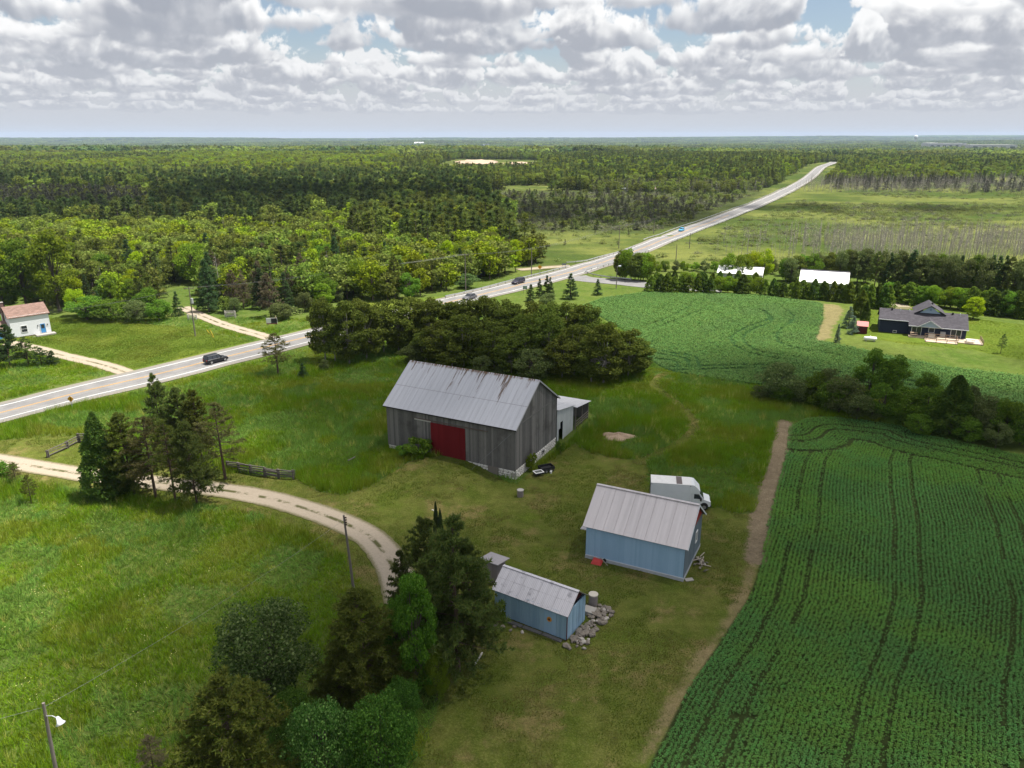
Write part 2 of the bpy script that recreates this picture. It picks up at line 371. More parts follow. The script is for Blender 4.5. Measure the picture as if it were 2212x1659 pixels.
def zones(x, y):
    z = {}
    z['sd_lawn'] = np.maximum.reduce([sdf(x, y, LAWN), sdf(x, y, FENCEYARD), 4.0-distline(x, y, DRIVE[::4]), .85-distline(x, y, MPATH[::4])])
    z['sd_yard'] = np.maximum.reduce([sdf(x, y, HLAWN), sdf(x, y, FLAWN), sdf(x, y, ROADSIDE)])
    z['sd_soil'] = sdf(x, y, CROP); z['sd_dirt'] = 1.15-distline(x, y, DIRT[::4])
    z['sd_field'] = sdf(x, y, FIELD)
    z['sd_scrub'] = sdf(x, y, SCRUB)
    z['sd_dry'] = np.maximum.reduce([sdf(x, y, DRYFIELD), .5-distline(x, y, DIRT2[::4]), -1.0-np.abs(distline(x, y, MPATH[::4]))*0-2])
    z['sd_road'] = np.maximum.reduce([7.0-distline(x, y, ROADC[::3]), 5.-distline(x, y, SIDE[::2]), 4.-distline(x, y, STUB[::2])])
    return z
def graded(lo, hi, step, end0, end1, g=1.11):
    mid = list(np.arange(lo, hi+step/2, step)); s = step; a = []
    x = lo
    while x > end0: s = min(s*g, 600); x -= s; a.append(x)
    s = step; b = []; x = mid[-1]
    while x < end1: s = min(s*g, 600); x += s; b.append(x)
    return np.array(a[::-1] + mid + b)
def mat_ground():
    m, T = new_mat('ground'); g = T.new('ShaderNodeNewGeometry'); P = g.outputs['Position']
    def att(n): return T.new('ShaderNodeAttribute', attribute_name=n).outputs['Fac']
    nf = T.noise(P, 2.2, 4, .7); nm = T.noise(P, .35, 4, .6); nl = T.noise(P, .05, 4, .6); nt = T.noise(P, 7., 5, .75)
    edge = T.math('MULTIPLY_ADD', nm, 1.4, -.7); edge = T.math('MULTIPLY_ADD', T.math('SUBTRACT', nf, .5), .9, edge)
    def mask(n, w=.15, amp=1.):
        return T.ramp(T.math('MULTIPLY_ADD', edge, amp, att(n)), -w, w)
    # rough meadow and marsh
    c = T.mixc(T.ramp(nl, .35, .65), (.060, .098, .018), (.095, .125, .028))
    c = T.mixc(T.ramp(nm, .4, .7, 0, .6), c, (.10, .125, .035))
    y = T.sep(P)[1]
    nb = T.noise(T.vmath('MULTIPLY', P, (.012, .02, .02)), 1., 5, .65)
    marsh = T.mixc(T.ramp(nb, .38, .62), (.048, .074, .018), (.128, .142, .040))
    marsh = T.mixc(T.ramp(T.noise(P, .055, 8, .75), .48, .62, 0, .8), marsh, (.052, .068, .022))
    c = T.mixc(T.ramp(y, 225, 265), c, marsh)
    far = T.mixc(T.ramp(T.noise(T.vmath('MULTIPLY', P, (.0016, .0011, .002)), 1., 5, .6), .5, .62), (.035, .062, .022), (.12, .16, .045))
    c = T.mixc(T.ramp(y, 1300, 1700), c, far)
    c = T.mixc(T.math('MULTIPLY', mask('sd_scrub', 9., 8.), .85), c, T.mixc(nm, (.030, .042, .016), (.060, .072, .028)))
    # upper field
    fc = T.mixc(T.ramp(nl, .3, .7), (.022, .052, .016), (.032, .062, .018)); fc = T.mixc(T.math('MULTIPLY', nf, .35), fc, (.03, .075, .03))
    c = T.mixc(mask('sd_field', .2, .3), c, fc)
    # bright mown lawns round the houses
    yc = T.mixc(nm, (.068, .110, .016), (.105, .138, .022)); yc = T.mixc(T.ramp(nl, .5, .7, 0, .5), yc, (.135, .14, .022))
    c = T.mixc(mask('sd_yard', .3), c, yc)
    # farm yard: short, tired grass with dry and bare patches
    lc = T.mixc(T.ramp(nm, .3, .7), (.066, .092, .013), (.104, .114, .026))
    lc = T.mixc(T.ramp(T.noise(P, .17, 9, .72), .50, .64, 0, .85), lc, (.160, .128, .052))
    lc = T.mixc(T.ramp(T.noise(P, .10, 8, .68), .53, .66, 0, .8), lc, (.070, .102, .012))
    lc = T.mixc(T.ramp(nt, .45, .8, 0, .35), lc, (.21, .175, .085))
    c = T.mixc(mask('sd_lawn', .12, .45), c, lc)
    dc = T.mixc(nf, (.17, .125, .070), (.25, .19, .115))
    c = T.mixc(T.math('MULTIPLY', mask('sd_dry', .5, 1.6), .62), c, dc)
    sc_ = T.mixc(nf, (.11, .085, .05), (.24, .19, .13)); sc_ = T.mixc(T.ramp(nt, .55, .7, 0, .8), sc_, (.30, .24, .17))
    c = T.mixc(mask('sd_soil', .15, .2), c, T.mixc(nf, (.024, .040, .012), (.040, .050, .018))); c = T.mixc(mask('sd_dirt', .35, 1.2), c, sc_)
    f = T.math('MULTIPLY_ADD', nt, 1.5, .25); f = T.mixf(T.ramp(y, 90, 260), f, T.math('MULTIPLY_ADD', nf, .8, .6)); c = T.mixc(1., c, T.comb(f, f, f), 'MULTIPLY')
    f2 = T.math('MULTIPLY_ADD', T.noise(P, .75, 7, .75), 1.3, .35); c = T.mixc(1., c, T.comb(f2, f2, f2), 'MULTIPLY')
    hgt = T.math('ADD', T.math('MULTIPLY', nf, .5), T.math('MULTIPLY', nt, .35))
    b = T.new('ShaderNodeBsdfDiffuse'); T.put(b.inputs[0], c); T.put(b.inputs['Normal'], bump(T, hgt, .7, .18)); finish(T, b.outputs[0]); return m
def build_ground():
    xs = graded(-85, 100, .7, -16000, 16000); ys = graded(22, 190, .7, -600, 17000)
    X, Y = np.meshgrid(xs, ys); x, y = X.ravel(), Y.ravel()
    V = np.stack([x, y, gh(x, y)], 1); nx, ny = len(xs), len(ys)
    i = (np.arange(ny-1)[:, None]*nx + np.arange(nx-1)[None]).ravel()
    me = fastmesh('ground', V, [np.stack([i, i+1, i+nx+1, i+nx], 1)], [mat_ground()], smooth=True)
    near = (np.abs(x) < 300) & (y < 730) & (y > 0)
    zz = zones(x[near], y[near])
    for k, v in zz.items():
        a = np.full(len(x), -50., np.float32); a[near] = np.clip(v, -50, 50)
        me.attributes.new(k, 'FLOAT', 'POINT').data.foreach_set('value', a)
    tag(link(bpy.data.objects.new('ground', me)), 'green meadows, marsh and rolling farmland reaching to the horizon', 'ground', kind='structure')
build_ground()

def ribbon(name, C, offs, dz, mat, label=None, cat=None, jit=0., kind='structure', parent=None, seed=0):
    """sheet that follows the land along a centre line"""
    C = np.asarray(C); t = np.gradient(C, axis=0); t /= np.linalg.norm(t, axis=1)[:, None]; n = np.stack([t[:, 1], -t[:, 0]], 1)
    r = np.random.default_rng(seed); offs = np.asarray(offs, float); k = len(offs); o = np.repeat(offs[None], len(C), 0)
    if jit:
        o[:, 0] += r.normal(0, jit, len(C)); o[:, -1] += r.normal(0, jit, len(C))
    x = C[:, 0, None] + n[:, 0, None]*o; y = C[:, 1, None] + n[:, 1, None]*o
    z = gh(x, y) + dz + .5*smooth(y, 360, 560)
    V = np.stack([x.ravel(), y.ravel(), z.ravel()], 1)
    i = (np.arange(len(C)-1)[:, None]*k + np.arange(k-1)[None]).ravel()
    me = fastmesh(name, V, [np.stack([i, i+1, i+k+1, i+k], 1)], [mat], smooth=True)
    uv = me.attributes.new('across', 'FLOAT', 'POINT'); uv.data.foreach_set('value', o.ravel().astype(np.float32))
    return tag(link(bpy.data.objects.new(name, me), parent), label, cat, kind=kind)
def mat_asphalt():
    m, T = new_mat('asphalt'); P = T.new('ShaderNodeNewGeometry').outputs['Position']; a = T.new('ShaderNodeAttribute', attribute_name='across').outputs['Fac']
    n = T.noise(P, .25, 5, .7); n2 = T.noise(P, 6., 3)
    c = T.mixc(T.ramp(n, .3, .7), (.150, .148, .150), (.205, .20, .198))
    w = T.math('COSINE', T.math('MULTIPLY', a, 2*math.pi/1.75)); c = T.mixc(T.ramp(w, .2, 1., 0, .22), c, (.10, .10, .105))
    sh = T.ramp(T.math('ADD', T.math('ABSOLUTE', a), T.math('MULTIPLY', n2, .6)), 4.6, 5.0); c = T.mixc(sh, c, (.185, .17, .145))
    f = T.math('MULTIPLY_ADD', n2, .3, .85); c = T.mixc(1., c, T.comb(f, f, f), 'MULTIPLY')
    finish(T, principled(T, c, .85, 0, bump(T, n2, .2, .01), .3)); return m
def mat_gravel():
    m, T = new_mat('gravel'); P = T.new('ShaderNodeNewGeometry').outputs['Position']; a = T.new('ShaderNodeAttribute', attribute_name='across').outputs['Fac']
    n = T.noise(P, 3.5, 4, .7); nm = T.noise(P, .5, 4, .65); nt = T.noise(P, 14, 2)
    c = T.mixc(n, (.25, .205, .155), (.40, .345, .275)); c = T.mixc(T.ramp(nt, .55, .72, 0, .5), c, (.20, .165, .13))
    mid = T.math('MULTIPLY', T.ramp(T.math('ABSOLUTE', a), .42, .1), T.ramp(T.math('ADD', nm, T.math('MULTIPLY', n, .4)), .62, .78))
    c = T.mixc(mid, c, (.075, .075, .03))
    e = T.ramp(T.math('MULTIPLY_ADD', T.math('SUBTRACT', n, .5), .9, T.math('ABSOLUTE', a)), 1.25, 1.8); c = T.mixc(T.math('MULTIPLY', e, .85), c, (.105, .10, .04))
    finish(T, principled(T, c, .95, 0, bump(T, n, .5, .05), .1)); return m
M_ASPH, M_GRAV = mat_asphalt(), mat_gravel()
road = ribbon('road', ROADC, np.linspace(-5.6, 5.6, 9), .10, M_ASPH, 'grey two-lane highway running past the farm and over the far rise', 'road')
ribbon('side_road', SIDE, np.linspace(-4.2, 4.2, 7), .085, M_ASPH, 'pale side road leaving the highway junction behind the upper field', 'road')
ribbon('stub_road', STUB, np.linspace(-3., 3., 5), .085, M_GRAV, 'short gravel turning off the highway opposite the side road', 'road')
ribbon('driveway', DRIVE, [-1.85, -1.2, -.6, 0, .6, 1.2, 1.85], .06, M_GRAV, 'pale gravel driveway with a grassy middle curving into the farmyard', 'driveway', .05)
ribbon('farm_lane', FARMD, [-1.7, -.8, 0, .8, 1.7], .06, M_GRAV, 'gravel lane from the highway to the white farmhouse', 'lane', .12, seed=1)
ribbon('field_track', FIELDD, [-1.7, -.8, 0, .8, 1.7], .06, M_GRAV, 'sandy track from the highway between two rail gates into the woods', 'track', .15, seed=2)
M_WHITE = plain('white_line', (.72, .72, .70), .7, var=.1, scale=.8); M_YEL = plain('yellow_line', (.55, .30, .05), .7, var=.15, scale=.8)
for o in (-3.6, 3.6): ribbon('edge_line', ROADC, [o-.09, o+.09], .112, M_WHITE, parent=road)
n0 = np.argmin(np.hypot(*(ROADC-np.array(G(1100, 623)[:2])).T))
for o in (-.16, .16): ribbon('centre_line', ROADC[:n0+60], [o-.06, o+.06], .112, M_YEL, parent=road)

# ------------------------------------------------------------------ plants: prototypes
def quads(P, N, size, r, aspect=.75):
    """leaf-sized quads at P facing N"""
    n = len(P); N = N/np.maximum(np.linalg.norm(N, axis=1), 1e-6)[:, None]
    a = np.cross(N, r.normal(size=(n, 3))); a /= np.maximum(np.linalg.norm(a, axis=1), 1e-6)[:, None]; b = np.cross(N, a)
    s = (size*r.uniform(.6, 1.3, n))[:, None]*.5
    V = np.stack([P - a*s, P - b*s*aspect, P + a*s, P + b*s*aspect], 1).reshape(-1, 3)
    return V, np.arange(4*n).reshape(n, 4)
def blades(P, D, ln, w, r):
    """needles: thin triangles from P along D"""
    n = len(P); D = D/np.linalg.norm(D, axis=1)[:, None]; a = np.cross(D, r.normal(size=(n, 3))); a /= np.maximum(np.linalg.norm(a, axis=1), 1e-6)[:, None]
    l = (ln*r.uniform(.7, 1.25, n))[:, None]
    V = np.stack([P - a*w/2, P + a*w/2, P + D*l], 1).reshape(-1, 3); return V, np.arange(3*n).reshape(n, 3)
def sphere_dirs(n, r):
    v = r.normal(size=(n, 3)); return v/np.linalg.norm(v, axis=1)[:, None]
BARK = plain('bark', (.085, .068, .055), .95, var=.35, scale=2.); BARKP = plain('pine_bark', (.085, .058, .042), .95, var=.35, scale=2.); BARKG = plain('pale_bark', (.30, .275, .25), .95, var=.3, scale=2.)
def leafy(seed, n, size, h=10., w=8., base=.18, lobes=26, lobe_r=1.5, up=.25, trunk=.22, narrow=0., bark=BARK):
    """broadleaved tree: trunk with limbs, crown of leaf clumps on the limb ends"""
    r = np.random.default_rng(seed); u = sphere_dirs(lobes, r); rad = r.uniform(.55, 1., lobes)**.6
    cz = h*(base + (1-base)*.52)
    sz = (h*(1-base)*.5 - lobe_r*.55); sw = w/2 - lobe_r*.6
    L = np.stack([u[:, 0]*sw*rad, u[:, 1]*sw*rad, cz + u[:, 2]*sz*rad], 1)
    if narrow: L[:, :2] *= (1 - narrow*np.clip((L[:, 2:3]-cz)/sz, -.6, 1))
    lr = lobe_r*r.uniform(.6, 1.2, lobes)
    k = r.choice(lobes, n, p=lr**2/np.sum(lr**2)); d = sphere_dirs(n, r); d[:, 2] = d[:, 2]*.8 + up*.6
    P = L[k] + d*(lr[k]*r.uniform(.55, 1.06, n))[:, None]*np.array([1, 1, .8])
    keep = np.ones(n, bool)
    for j in range(lobes): keep &= ~((np.linalg.norm((P-L[j])/np.array([1, 1, .8]), axis=1) < lr[j]*.5))
    P, d = P[keep], d[keep]
    V, F = quads(P, d + r.normal(size=P.shape)*.85, size, r)
    mb = MB(); lean = r.normal(0, .02*h, 2); tops = [(0, 0, -.3), (lean[0]*.4, lean[1]*.4, h*base), (lean[0], lean[1], h*.62), (lean[0]*1.2, lean[1]*1.2, h*.86)]
    mb.tube(tops, [trunk*1.25, trunk, trunk*.55, trunk*.15], 6)
    for j in range(0, lobes, 2):
        t = r.uniform(.2, .75); q = Vector(tops[1]).lerp(Vector(tops[2]), t); e = Vector(L[j]); mid = q.lerp(e, .5) + Vector((0, 0, -.05*h*r.random()))
        mb.tube([q, mid, e], [trunk*.38, trunk*.22, trunk*.07], 4, cap=False)
    return mb.mesh('trunk', [bark]), fastmesh('crown', V, [F], [None]), h, w
def pine(seed, n_whorl=16, h=12., w=7., base=.3, tufts=9, nb=9, blade=.42, bw=.075, shape=1., droop=.05, bare=.25, trunk=.2, bark=BARKP, jitter=.35, dense=1.):
    """pine or spruce: straight trunk, whorls of branches carrying needle tufts"""
    r = np.random.default_rng(seed); mb = MB(); P = []; D = []
    lean = r.normal(0, .015*h, 2); ax = lambda z: np.array([lean[0]*z/h, lean[1]*z/h, z])
    mb.tube([ax(-.3), ax(h*.4), ax(h*.8), ax(h*.99)], [trunk*1.2, trunk*.8, trunk*.4, .03], 6)
    for i in range(n_whorl):
        t = (i+.5*r.random())/n_whorl; z = h*(base + (1-base)*t)
        prof = max(.08, (1-t)**shape*1.0 + .04) if shape >= 1 else max(.12, (1-t**1.8)**.8)
        if base > .2: prof *= min(1., .55 + t*3)
        for b in range(int(r.integers(4, 7))):
            ang = r.uniform(0, 6.283); ln = w/2*prof*r.uniform(1-jitter, 1+jitter*.5)
            e = ax(z) + np.array([math.cos(ang)*ln, math.sin(ang)*ln, ln*(.30*t + .05 - droop*6*(1-t)*.25) + r.normal(0, .1)])
            s = ax(z); m = (s+e)/2 + np.array([0, 0, -.04*ln])
            mb.tube([s, m, e], [.06*trunk/.2, .035*trunk/.2, .012], 3, cap=False)
            k = max(2, int(tufts*(.35+.65*prof)*dense)); q = bare + (1-bare)*r.random(k)**.75
            c = s + (e-s)*q[:, None] + r.normal(0, .10*ln**.5+.03, (k, 3))*np.array([1, 1, .55])
            P.append(np.repeat(c, nb, 0)); dd = sphere_dirs(k*nb, r)*.9 + (e-s)/max(ln, .1)*.55 + np.array([0, 0, .28]); D.append(dd)
    k = 14; c = ax(h*.97) + r.normal(0, .12, (k, 3)); P.append(np.repeat(c, 5, 0)); D.append(sphere_dirs(5*k, r) + np.array([0, 0, .9]))
    V, F = blades(np.concatenate(P), np.concatenate(D), blade, bw, r)
    return mb.mesh('trunk', [bark]), fastmesh('crown', V, [F], [None]), h, w
def cedar(seed, n=6000, size=.3, h=10., w=5., pw=.75, low=.02, lump=.18, trunk=.18):
    """dense cedar or hedge conifer: leafy sprays standing on a lumpy cone"""
    r = np.random.default_rng(seed); t = r.random(n)**.8; ang = r.uniform(0, 6.283, n)
    prof = (1-t)**pw*(.75+.5*np.minimum(t*6, .5)); ph = r.uniform(0, 6.28, 8)
    lumps = 1 + lump*(np.sin(ang*3+ph[0]+t*9)*.5 + np.sin(ang*5+ph[1]-t*17)*.4 + np.sin(ang*2+ph[2]+t*31)*.5)
    rad = w/2*prof*lumps*r.uniform(.72, 1.06, n)
    P = np.stack([np.cos(ang)*rad, np.sin(ang)*rad, h*(low+(1-low)*t*(1+.04*np.sin(ang*4+ph[3])))], 1)
    D = np.stack([np.cos(ang), np.sin(ang), np.full(n, .9)], 1) + r.normal(0, .5, (n, 3))
    V, F = quads(P, np.cross(D, r.normal(size=(n, 3))) + D*.35, size, r, .55)
    mb = MB().tube([(0, 0, -.3), (0, 0, h*.5), (0, 0, h*.9)], [trunk, trunk*.7, .03], 5); return mb.mesh('trunk', [BARK]), fastmesh('crown', V, [F], [None]), h, w
def snag(seed, h=9., w=3., n=26, twigs=14, rad=.11):
    """dead tree: trunk, bare limbs and twigs"""
    r = np.random.default_rng(seed); mb = MB(); lean = r.normal(0, .03*h, 2); ax = lambda z: Vector((lean[0]*z/h, lean[1]*z/h, z))
    mb.tube([ax(-.3), ax(h*.5), ax(h)], [rad, rad*.6, .02], 5); P = []; D = []
    for i in range(n):
        t = .22 + .75*i/n; ang = r.uniform(0, 6.283); ln = w/2*(1.1-t)*r.uniform(.5, 1.2)+.2; s = ax(h*t); e = s + Vector((math.cos(ang)*ln, math.sin(ang)*ln, ln*.15))
        mb.tube([s, e], [rad*.3, .012], 3, cap=False)
        q = r.random(twigs)[:, None]; P.append(np.array(s) + (np.array(e)-np.array(s))*q); D.append(sphere_dirs(twigs, r) + np.array([math.cos(ang)*.5, math.sin(ang)*.5, .1]))
    V, F = blades(np.concatenate(P), np.concatenate(D), .55, .035, r)
    return mb.mesh('trunk', [BARKG]), fastmesh('crown', V, [F], [None]), h, w
def marsh_bush(seed, n=110, h=1.3, w=2.6, size=.34):
    r = np.random.default_rng(seed); d = sphere_dirs(n, r); d[:, 2] = np.abs(d[:, 2]); P = d*np.array([w/2, w/2, h])*r.uniform(.6, 1.05, n)[:, None]*(1+.25*np.sin(np.arctan2(d[:, 1], d[:, 0])*3+seed))[:, None]
    V, F = quads(P, np.array([0, 0, .9]) + d*.6 + r.normal(0, .5, (n, 3)), size, r); mb = MB().tube([(0, 0, -.1), (0, 0, h*.5)], .04, 3); return mb.mesh('trunk', [BARK]), fastmesh('crown', V, [F], [None]), h, w
L = {
 'pine':   leaf('pine_needles', (0.082, 0.136, 0.038), (0.170, 0.202, 0.056)),
 'pineb':  leaf('tired_pine_needles', (.105, .115, .036), (.195, .180, .075)),
 'piney':  leaf('olive_pine_needles', (.085, .125, .026), (.180, .205, .048)),
 'cedar':  leaf('cedar_sprays', (0.061, 0.120, 0.029), (0.137, 0.198, 0.038)),
 'hedge':  leaf('hedge_sprays', (0.092, 0.162, 0.029), (0.202, 0.254, 0.041)),
 'spruce': leaf('spruce_needles', (0.055, 0.104, 0.041), (0.109, 0.162, 0.061)),
 'blue':   leaf('blue_spruce_needles', (0.122, 0.182, 0.135), (0.206, 0.274, 0.200)),
 'poplar': leaf('poplar_leaves', (.085, .125, .022), (.185, .220, .050), .45, .15),
 'green':  leaf('green_leaves', (0.080, 0.167, 0.023), (0.176, 0.268, 0.041)),
 'maple':  leaf('maple_leaves', (0.121, 0.208, 0.023), (0.230, 0.312, 0.038)),
 'bright': leaf('bright_leaves', (0.225, 0.335, 0.018), (0.362, 0.437, 0.037)),
 'silver': leaf('silvery_leaves', (.060, .125, .030), (.27, .36, .15), bias=2.0),
 'fleck':  leaf('flecked_leaves', (.050, .115, .022), (.20, .30, .09), bias=2.0),
 'fresh':  leaf('fresh_green_leaves', (.055, .130, .016), (.145, .245, .036)),
 'deep':   leaf('deep_green_leaves', (.045, .105, .018), (.135, .235, .045), bias=1.6),
 'grey':   leaf('dusty_leaves', (.085, .125, .036), (.185, .215, .085)),
 'rust':   leaf('rusty_pine_needles', (.135, .120, .070), (.225, .195, .125)),
 'dead':   leaf('dead_twigs', (0.464, 0.378, 0.293), (0.600, 0.600, 0.491), .05),
 'forestc': leaf('forest_conifers', (0.057, 0.099, 0.029), (0.130, 0.160, 0.048), .4, .28, .8, (0.153, 0.182, 0.051), .010),  # brighter drifts paint sunlit patches into the needles
 'forestl': leaf('forest_leaves', (0.102, 0.165, 0.029), (0.204, 0.253, 0.053), .4, .28, .88, (0.227, 0.275, 0.055), .009),  # yellow-green drifts are sunlit patches put into the leaf colour
}
def dup_mesh(me, mat):
    k = (me.name, mat.name)
    if k not in DUP:
        c = me.copy(); c.materials.clear(); c.materials.append(mat); DUP[k] = c
    return DUP[k]
DUP = {}
PROTO = {
 'nearpine': [pine(11+i, 23, 12, 7.5, .16, 27, 12, .36, .115, .8, .02, .22, .17) for i in range(3)],
 'thinpine': [pine(21+i, 16, 12, 7., .30, 12, 11, .36, .085, .8, .02, .35, .17) for i in range(2)],
 'pine': [pine(31+i, 15, 12, 7., .2, 13, 9, .5, .17, .85, .02, .3, .19) for i in range(3)],
 'spruce': [pine(41+i, 19, 12, 5.5, .04, 12, 8, .48, .17, 1., .10, .22, .18, BARK, .2) for i in range(3)],
 'cedar': [cedar(51+i, 13000, .34, 10, 5., .62) for i in range(2)],
 'hedge': [cedar(61+i, 2600, .55, 8, 5., .5, .0, .24) for i in range(4)],
 'leafy': [leafy(71+i, 21000, .24, 10, 8.5, .0, 90, 1.25) for i in range(3)],
 'leafytall': [leafy(75+i, 17000, .25, 13, 7., .08, 66, 1.0, narrow=.3) for i in range(2)],
 'round': [leafy(81+i, 7500, .40, 10, 9., .0, 50, 1.45) for i in range(3)],
 'tall': [leafy(91+i, 8000, .38, 13, 7.5, .05, 56, 1.2, narrow=.35) for i in range(3)],
 'poplar': [leafy(101+i, 10500, .34, 11, 7., .02, 80, .95, .35, .14, .28, BARKG) for i in range(4)],
 'shrub': [leafy(111+i, 1800, .30, 3.2, 4., .02, 18, .75, trunk=.08) for i in range(3)],
 'snag': [snag(121+i) for i in range(3)],
 'fc': [pine(131+i, 9, 12, 5.5, .08, 5, 6, .95, .26, 1., .05, .2, .17, BARK) for i in range(3)],
 'fl': [leafy(141+i, 1100, .78, 12, 8., .04, 22, 1.75) for i in range(3)],

 'fd': [snag(161+i, 9, 2.0, 9, 4, .085) for i in range(3)],
}
TREES = []
def plant_at(name, kind, p, h, w, mat, label, group=None, cat='tree', v=None, rz=None, trunk=True):
    """one tree or shrub: trunk and crown under an Empty at its foot"""
    k = len(TREES); v = k if v is None else v
    tm, cm, h0, w0 = PROTO[kind][v % len(PROTO[kind])]
    t = thing(name, label, cat, p, (k*2.399) % 6.283 if rz is None else rz, group); s = w/w0; t.scale = (s, s, h/h0)
    inst('trunk' if cat == 'tree' else 'stem', tm, t); inst('crown' if cat == 'tree' else 'foliage', dup_mesh(cm, L[mat]), t)
    TREES.append((p.x, p.y, w)); return t
def plant_px(name, kind, bx, by, ty, wpx, mat, label, group=None, cat='tree', v=None, hmin=.6):
    p = G(bx, by); h = max(hmin, height_to(p, ty)); return plant_at(name, kind, p, h, wpx*mpp(p), mat, label, group, cat, v)

# ------------------------------------------------------------------ buildings
def board_wall(name, p0, p1, zb, zt, bw, mat, parent, holes=(), seed=0, back=.04, core=None, jit=.012):
    """wall of upright boards between two plan points; zb, zt: height functions of the fraction along; holes: (f0, f1, z0, z1)"""
    r = random.Random(seed); p0, p1 = Vector((*p0, 0)), Vector((*p1, 0)); d = p1-p0; Lw = d.length; d.normalize(); nrm = Vector((d.y, -d.x, 0))
    n = max(1, round(Lw/bw)); mb = MB()
    def piece(f0, f1, za0, za1, zb0, zb1, off, th=.03, mi=0):
        a, b = p0 + d*(f0*Lw), p0 + d*(f1*Lw); o, q = nrm*off, nrm*(off-th)
        V = [a+q+Vector((0,0,za0)), b+q+Vector((0,0,za1)), b+o+Vector((0,0,za1)), a+o+Vector((0,0,za0)), a+q+Vector((0,0,zb0)), b+q+Vector((0,0,zb1)), b+o+Vector((0,0,zb1)), a+o+Vector((0,0,zb0))]
        mb.add(V, [(0,1,2,3),(4,7,6,5),(2,1,5,6),(3,2,6,7),(0,3,7,4),(1,0,4,5)], mi)
    for i in range(n):
        f0, f1 = i/n + .004/Lw, (i+1)/n - .004/Lw; fm = (f0+f1)/2; off = .03 + r.uniform(0, jit)
        spans = [(None, None)]
        for h in holes:
            if h[0] < fm < h[1]: spans = [(None, h[2]), (h[3], None)]
        for lo, hi in spans:
            za0, za1 = (zb(f0) - r.uniform(0, .03), zb(f1)) if lo is None else (lo, lo)
            zb0, zb1 = (zt(f0), zt(f1)) if hi is None else (hi, hi)
            piece(f0, f1, za0, za1, zb0, zb1, off)
    # backing behind the boards, in strips so that openings stay open
    cuts = sorted({0., 1.} | {f for h in holes for f in h[:2]} | ({.5} if abs(zt(.5)-zt(0)) > .2 else set()))
    for f0, f1 in zip(cuts[:-1], cuts[1:]):
        fm = (f0+f1)/2; sp = [(None, None)]
        for h in holes:
            if h[0] < fm < h[1]: sp = [(None, h[2]), (h[3], None)]
        for lo, hi in sp:
            piece(f0, f1, zb(f0) if lo is None else lo, zb(f1) if lo is None else lo, zt(f0)-.02 if hi is None else hi, zt(f1)-.02 if hi is None else hi, -.004, .06, 1)
    return mb.build(name, [mat, core or mat], parent, kind='stuff')
def slope_pt(x, v, A, B):                     # A: (v, z) at eave, B: (v, z) at ridge; v = fraction
    return Vector((x, A[0]+(B[0]-A[0])*v, A[1]+(B[1]-A[1])*v))
def roof_slope(name, parent, x0, x1, A, B, mat, deck, nx=0, rows=(0, 1), th=.05, seed=0, wav=.004):
    """one roof plane: deck board with sheets laid on it"""
    r = random.Random(seed); dv = Vector((0, B[0]-A[0], B[1]-A[1])).normalized(); nr = Vector((0, -dv.z, dv.y));
    if nr.z < 0: nr = -nr
    def slab(mb, xa, xb, va, vb, o0, o1, mi=0):
        q = [slope_pt(xa, va, A, B), slope_pt(xb, va, A, B), slope_pt(xb, vb, A, B), slope_pt(xa, vb, A, B)]
        V = [p + nr*o0 for p in q] + [p + nr*o1 for p in q]; F = [(0,3,2,1),(4,5,6,7),(0,1,5,4),(1,2,6,5),(2,3,7,6),(3,0,4,7)]
        if B[0] < A[0]: F = [tuple(reversed(f)) for f in F]
        mb.add(V, F, mi)
    mb = MB(); slab(mb, x0, x1, 0, 1, -th, 0); ro = mb.build(name, [deck if nx else mat], parent)
    if nx:
        w = (x1-x0)/nx
        for j in range(len(rows)-1):
            for i in range(nx):
                m = MB(); o = .006 + .012*j + r.uniform(0, wav); slab(m, x0+i*w+.006, x0+(i+1)*w-.006, rows[j]-(.004 if j == 0 else -.004), rows[j+1], o, o+.012)
                # lapped rib along one edge
                q0, q1 = slope_pt(x0+i*w+.03, rows[j], A, B)+nr*(o+.02), slope_pt(x0+i*w+.03, rows[j+1], A, B)+nr*(o+.02); m.bar(q0, q1, .035, .03)
                m.build('roof_sheet', [mat], ro)
    return ro
def sash(parent, name, c, w, h, M_fr, M_gl, nrm, bars=1, depth=.05):
    """window with frame and glass set in a vertical wall; nrm: outward normal"""
    n = Vector(nrm).normalized(); t = Vector((-n.y, n.x, 0)); c = Vector(c); mb = MB(); f = .07
    for a in (-1, 1):
        mb.bar(c + t*a*(w/2) - Vector((0,0,h/2+f/2)) + n*.03, c + t*a*(w/2) + Vector((0,0,h/2+f/2)) + n*.03, f, .08, up=n)
        mb.bar(c + Vector((0,0,a*h/2)) - t*(w/2-f/2) + n*.03, c + Vector((0,0,a*h/2)) + t*(w/2-f/2) + n*.03, .08, f)
    for k in range(bars): mb.bar(c - t*(w/2-f/2) + n*.028 + Vector((0,0,0 if bars == 1 else h*(k+1)/(bars+1)-h/2)), c + t*(w/2-f/2) + n*.028 + Vector((0,0,0 if bars == 1 else h*(k+1)/(bars+1)-h/2)), .05, .04)
    o = mb.build(name, [M_fr], parent)
    g = MB().bar(c - t*w/2 + n*.012, c + t*w/2 + n*.012, .012, h); g.build('pane', [M_gl], o); return o
M_GLASS = plain('dark_glass', (.03, .035, .045), .08, var=.05, spec=.6)
M_DARK = plain('dark_inside', (.012, .011, .010), .95)
M_BARN = boards('barn_boards', (.050, .049, .050), (.225, .215, .205), dirt=(.05, .045, .042))
M_DOOR = boards('red_door_boards', (.105, .007, .009), (.16, .012, .014))
M_BROOF = metal_roof('barn_roof_metal', (.40, .41, .455), (.115, .072, .042), 11.6, 7.1)
M_DECK = plain('roof_deck', (.10, .085, .07), .9)
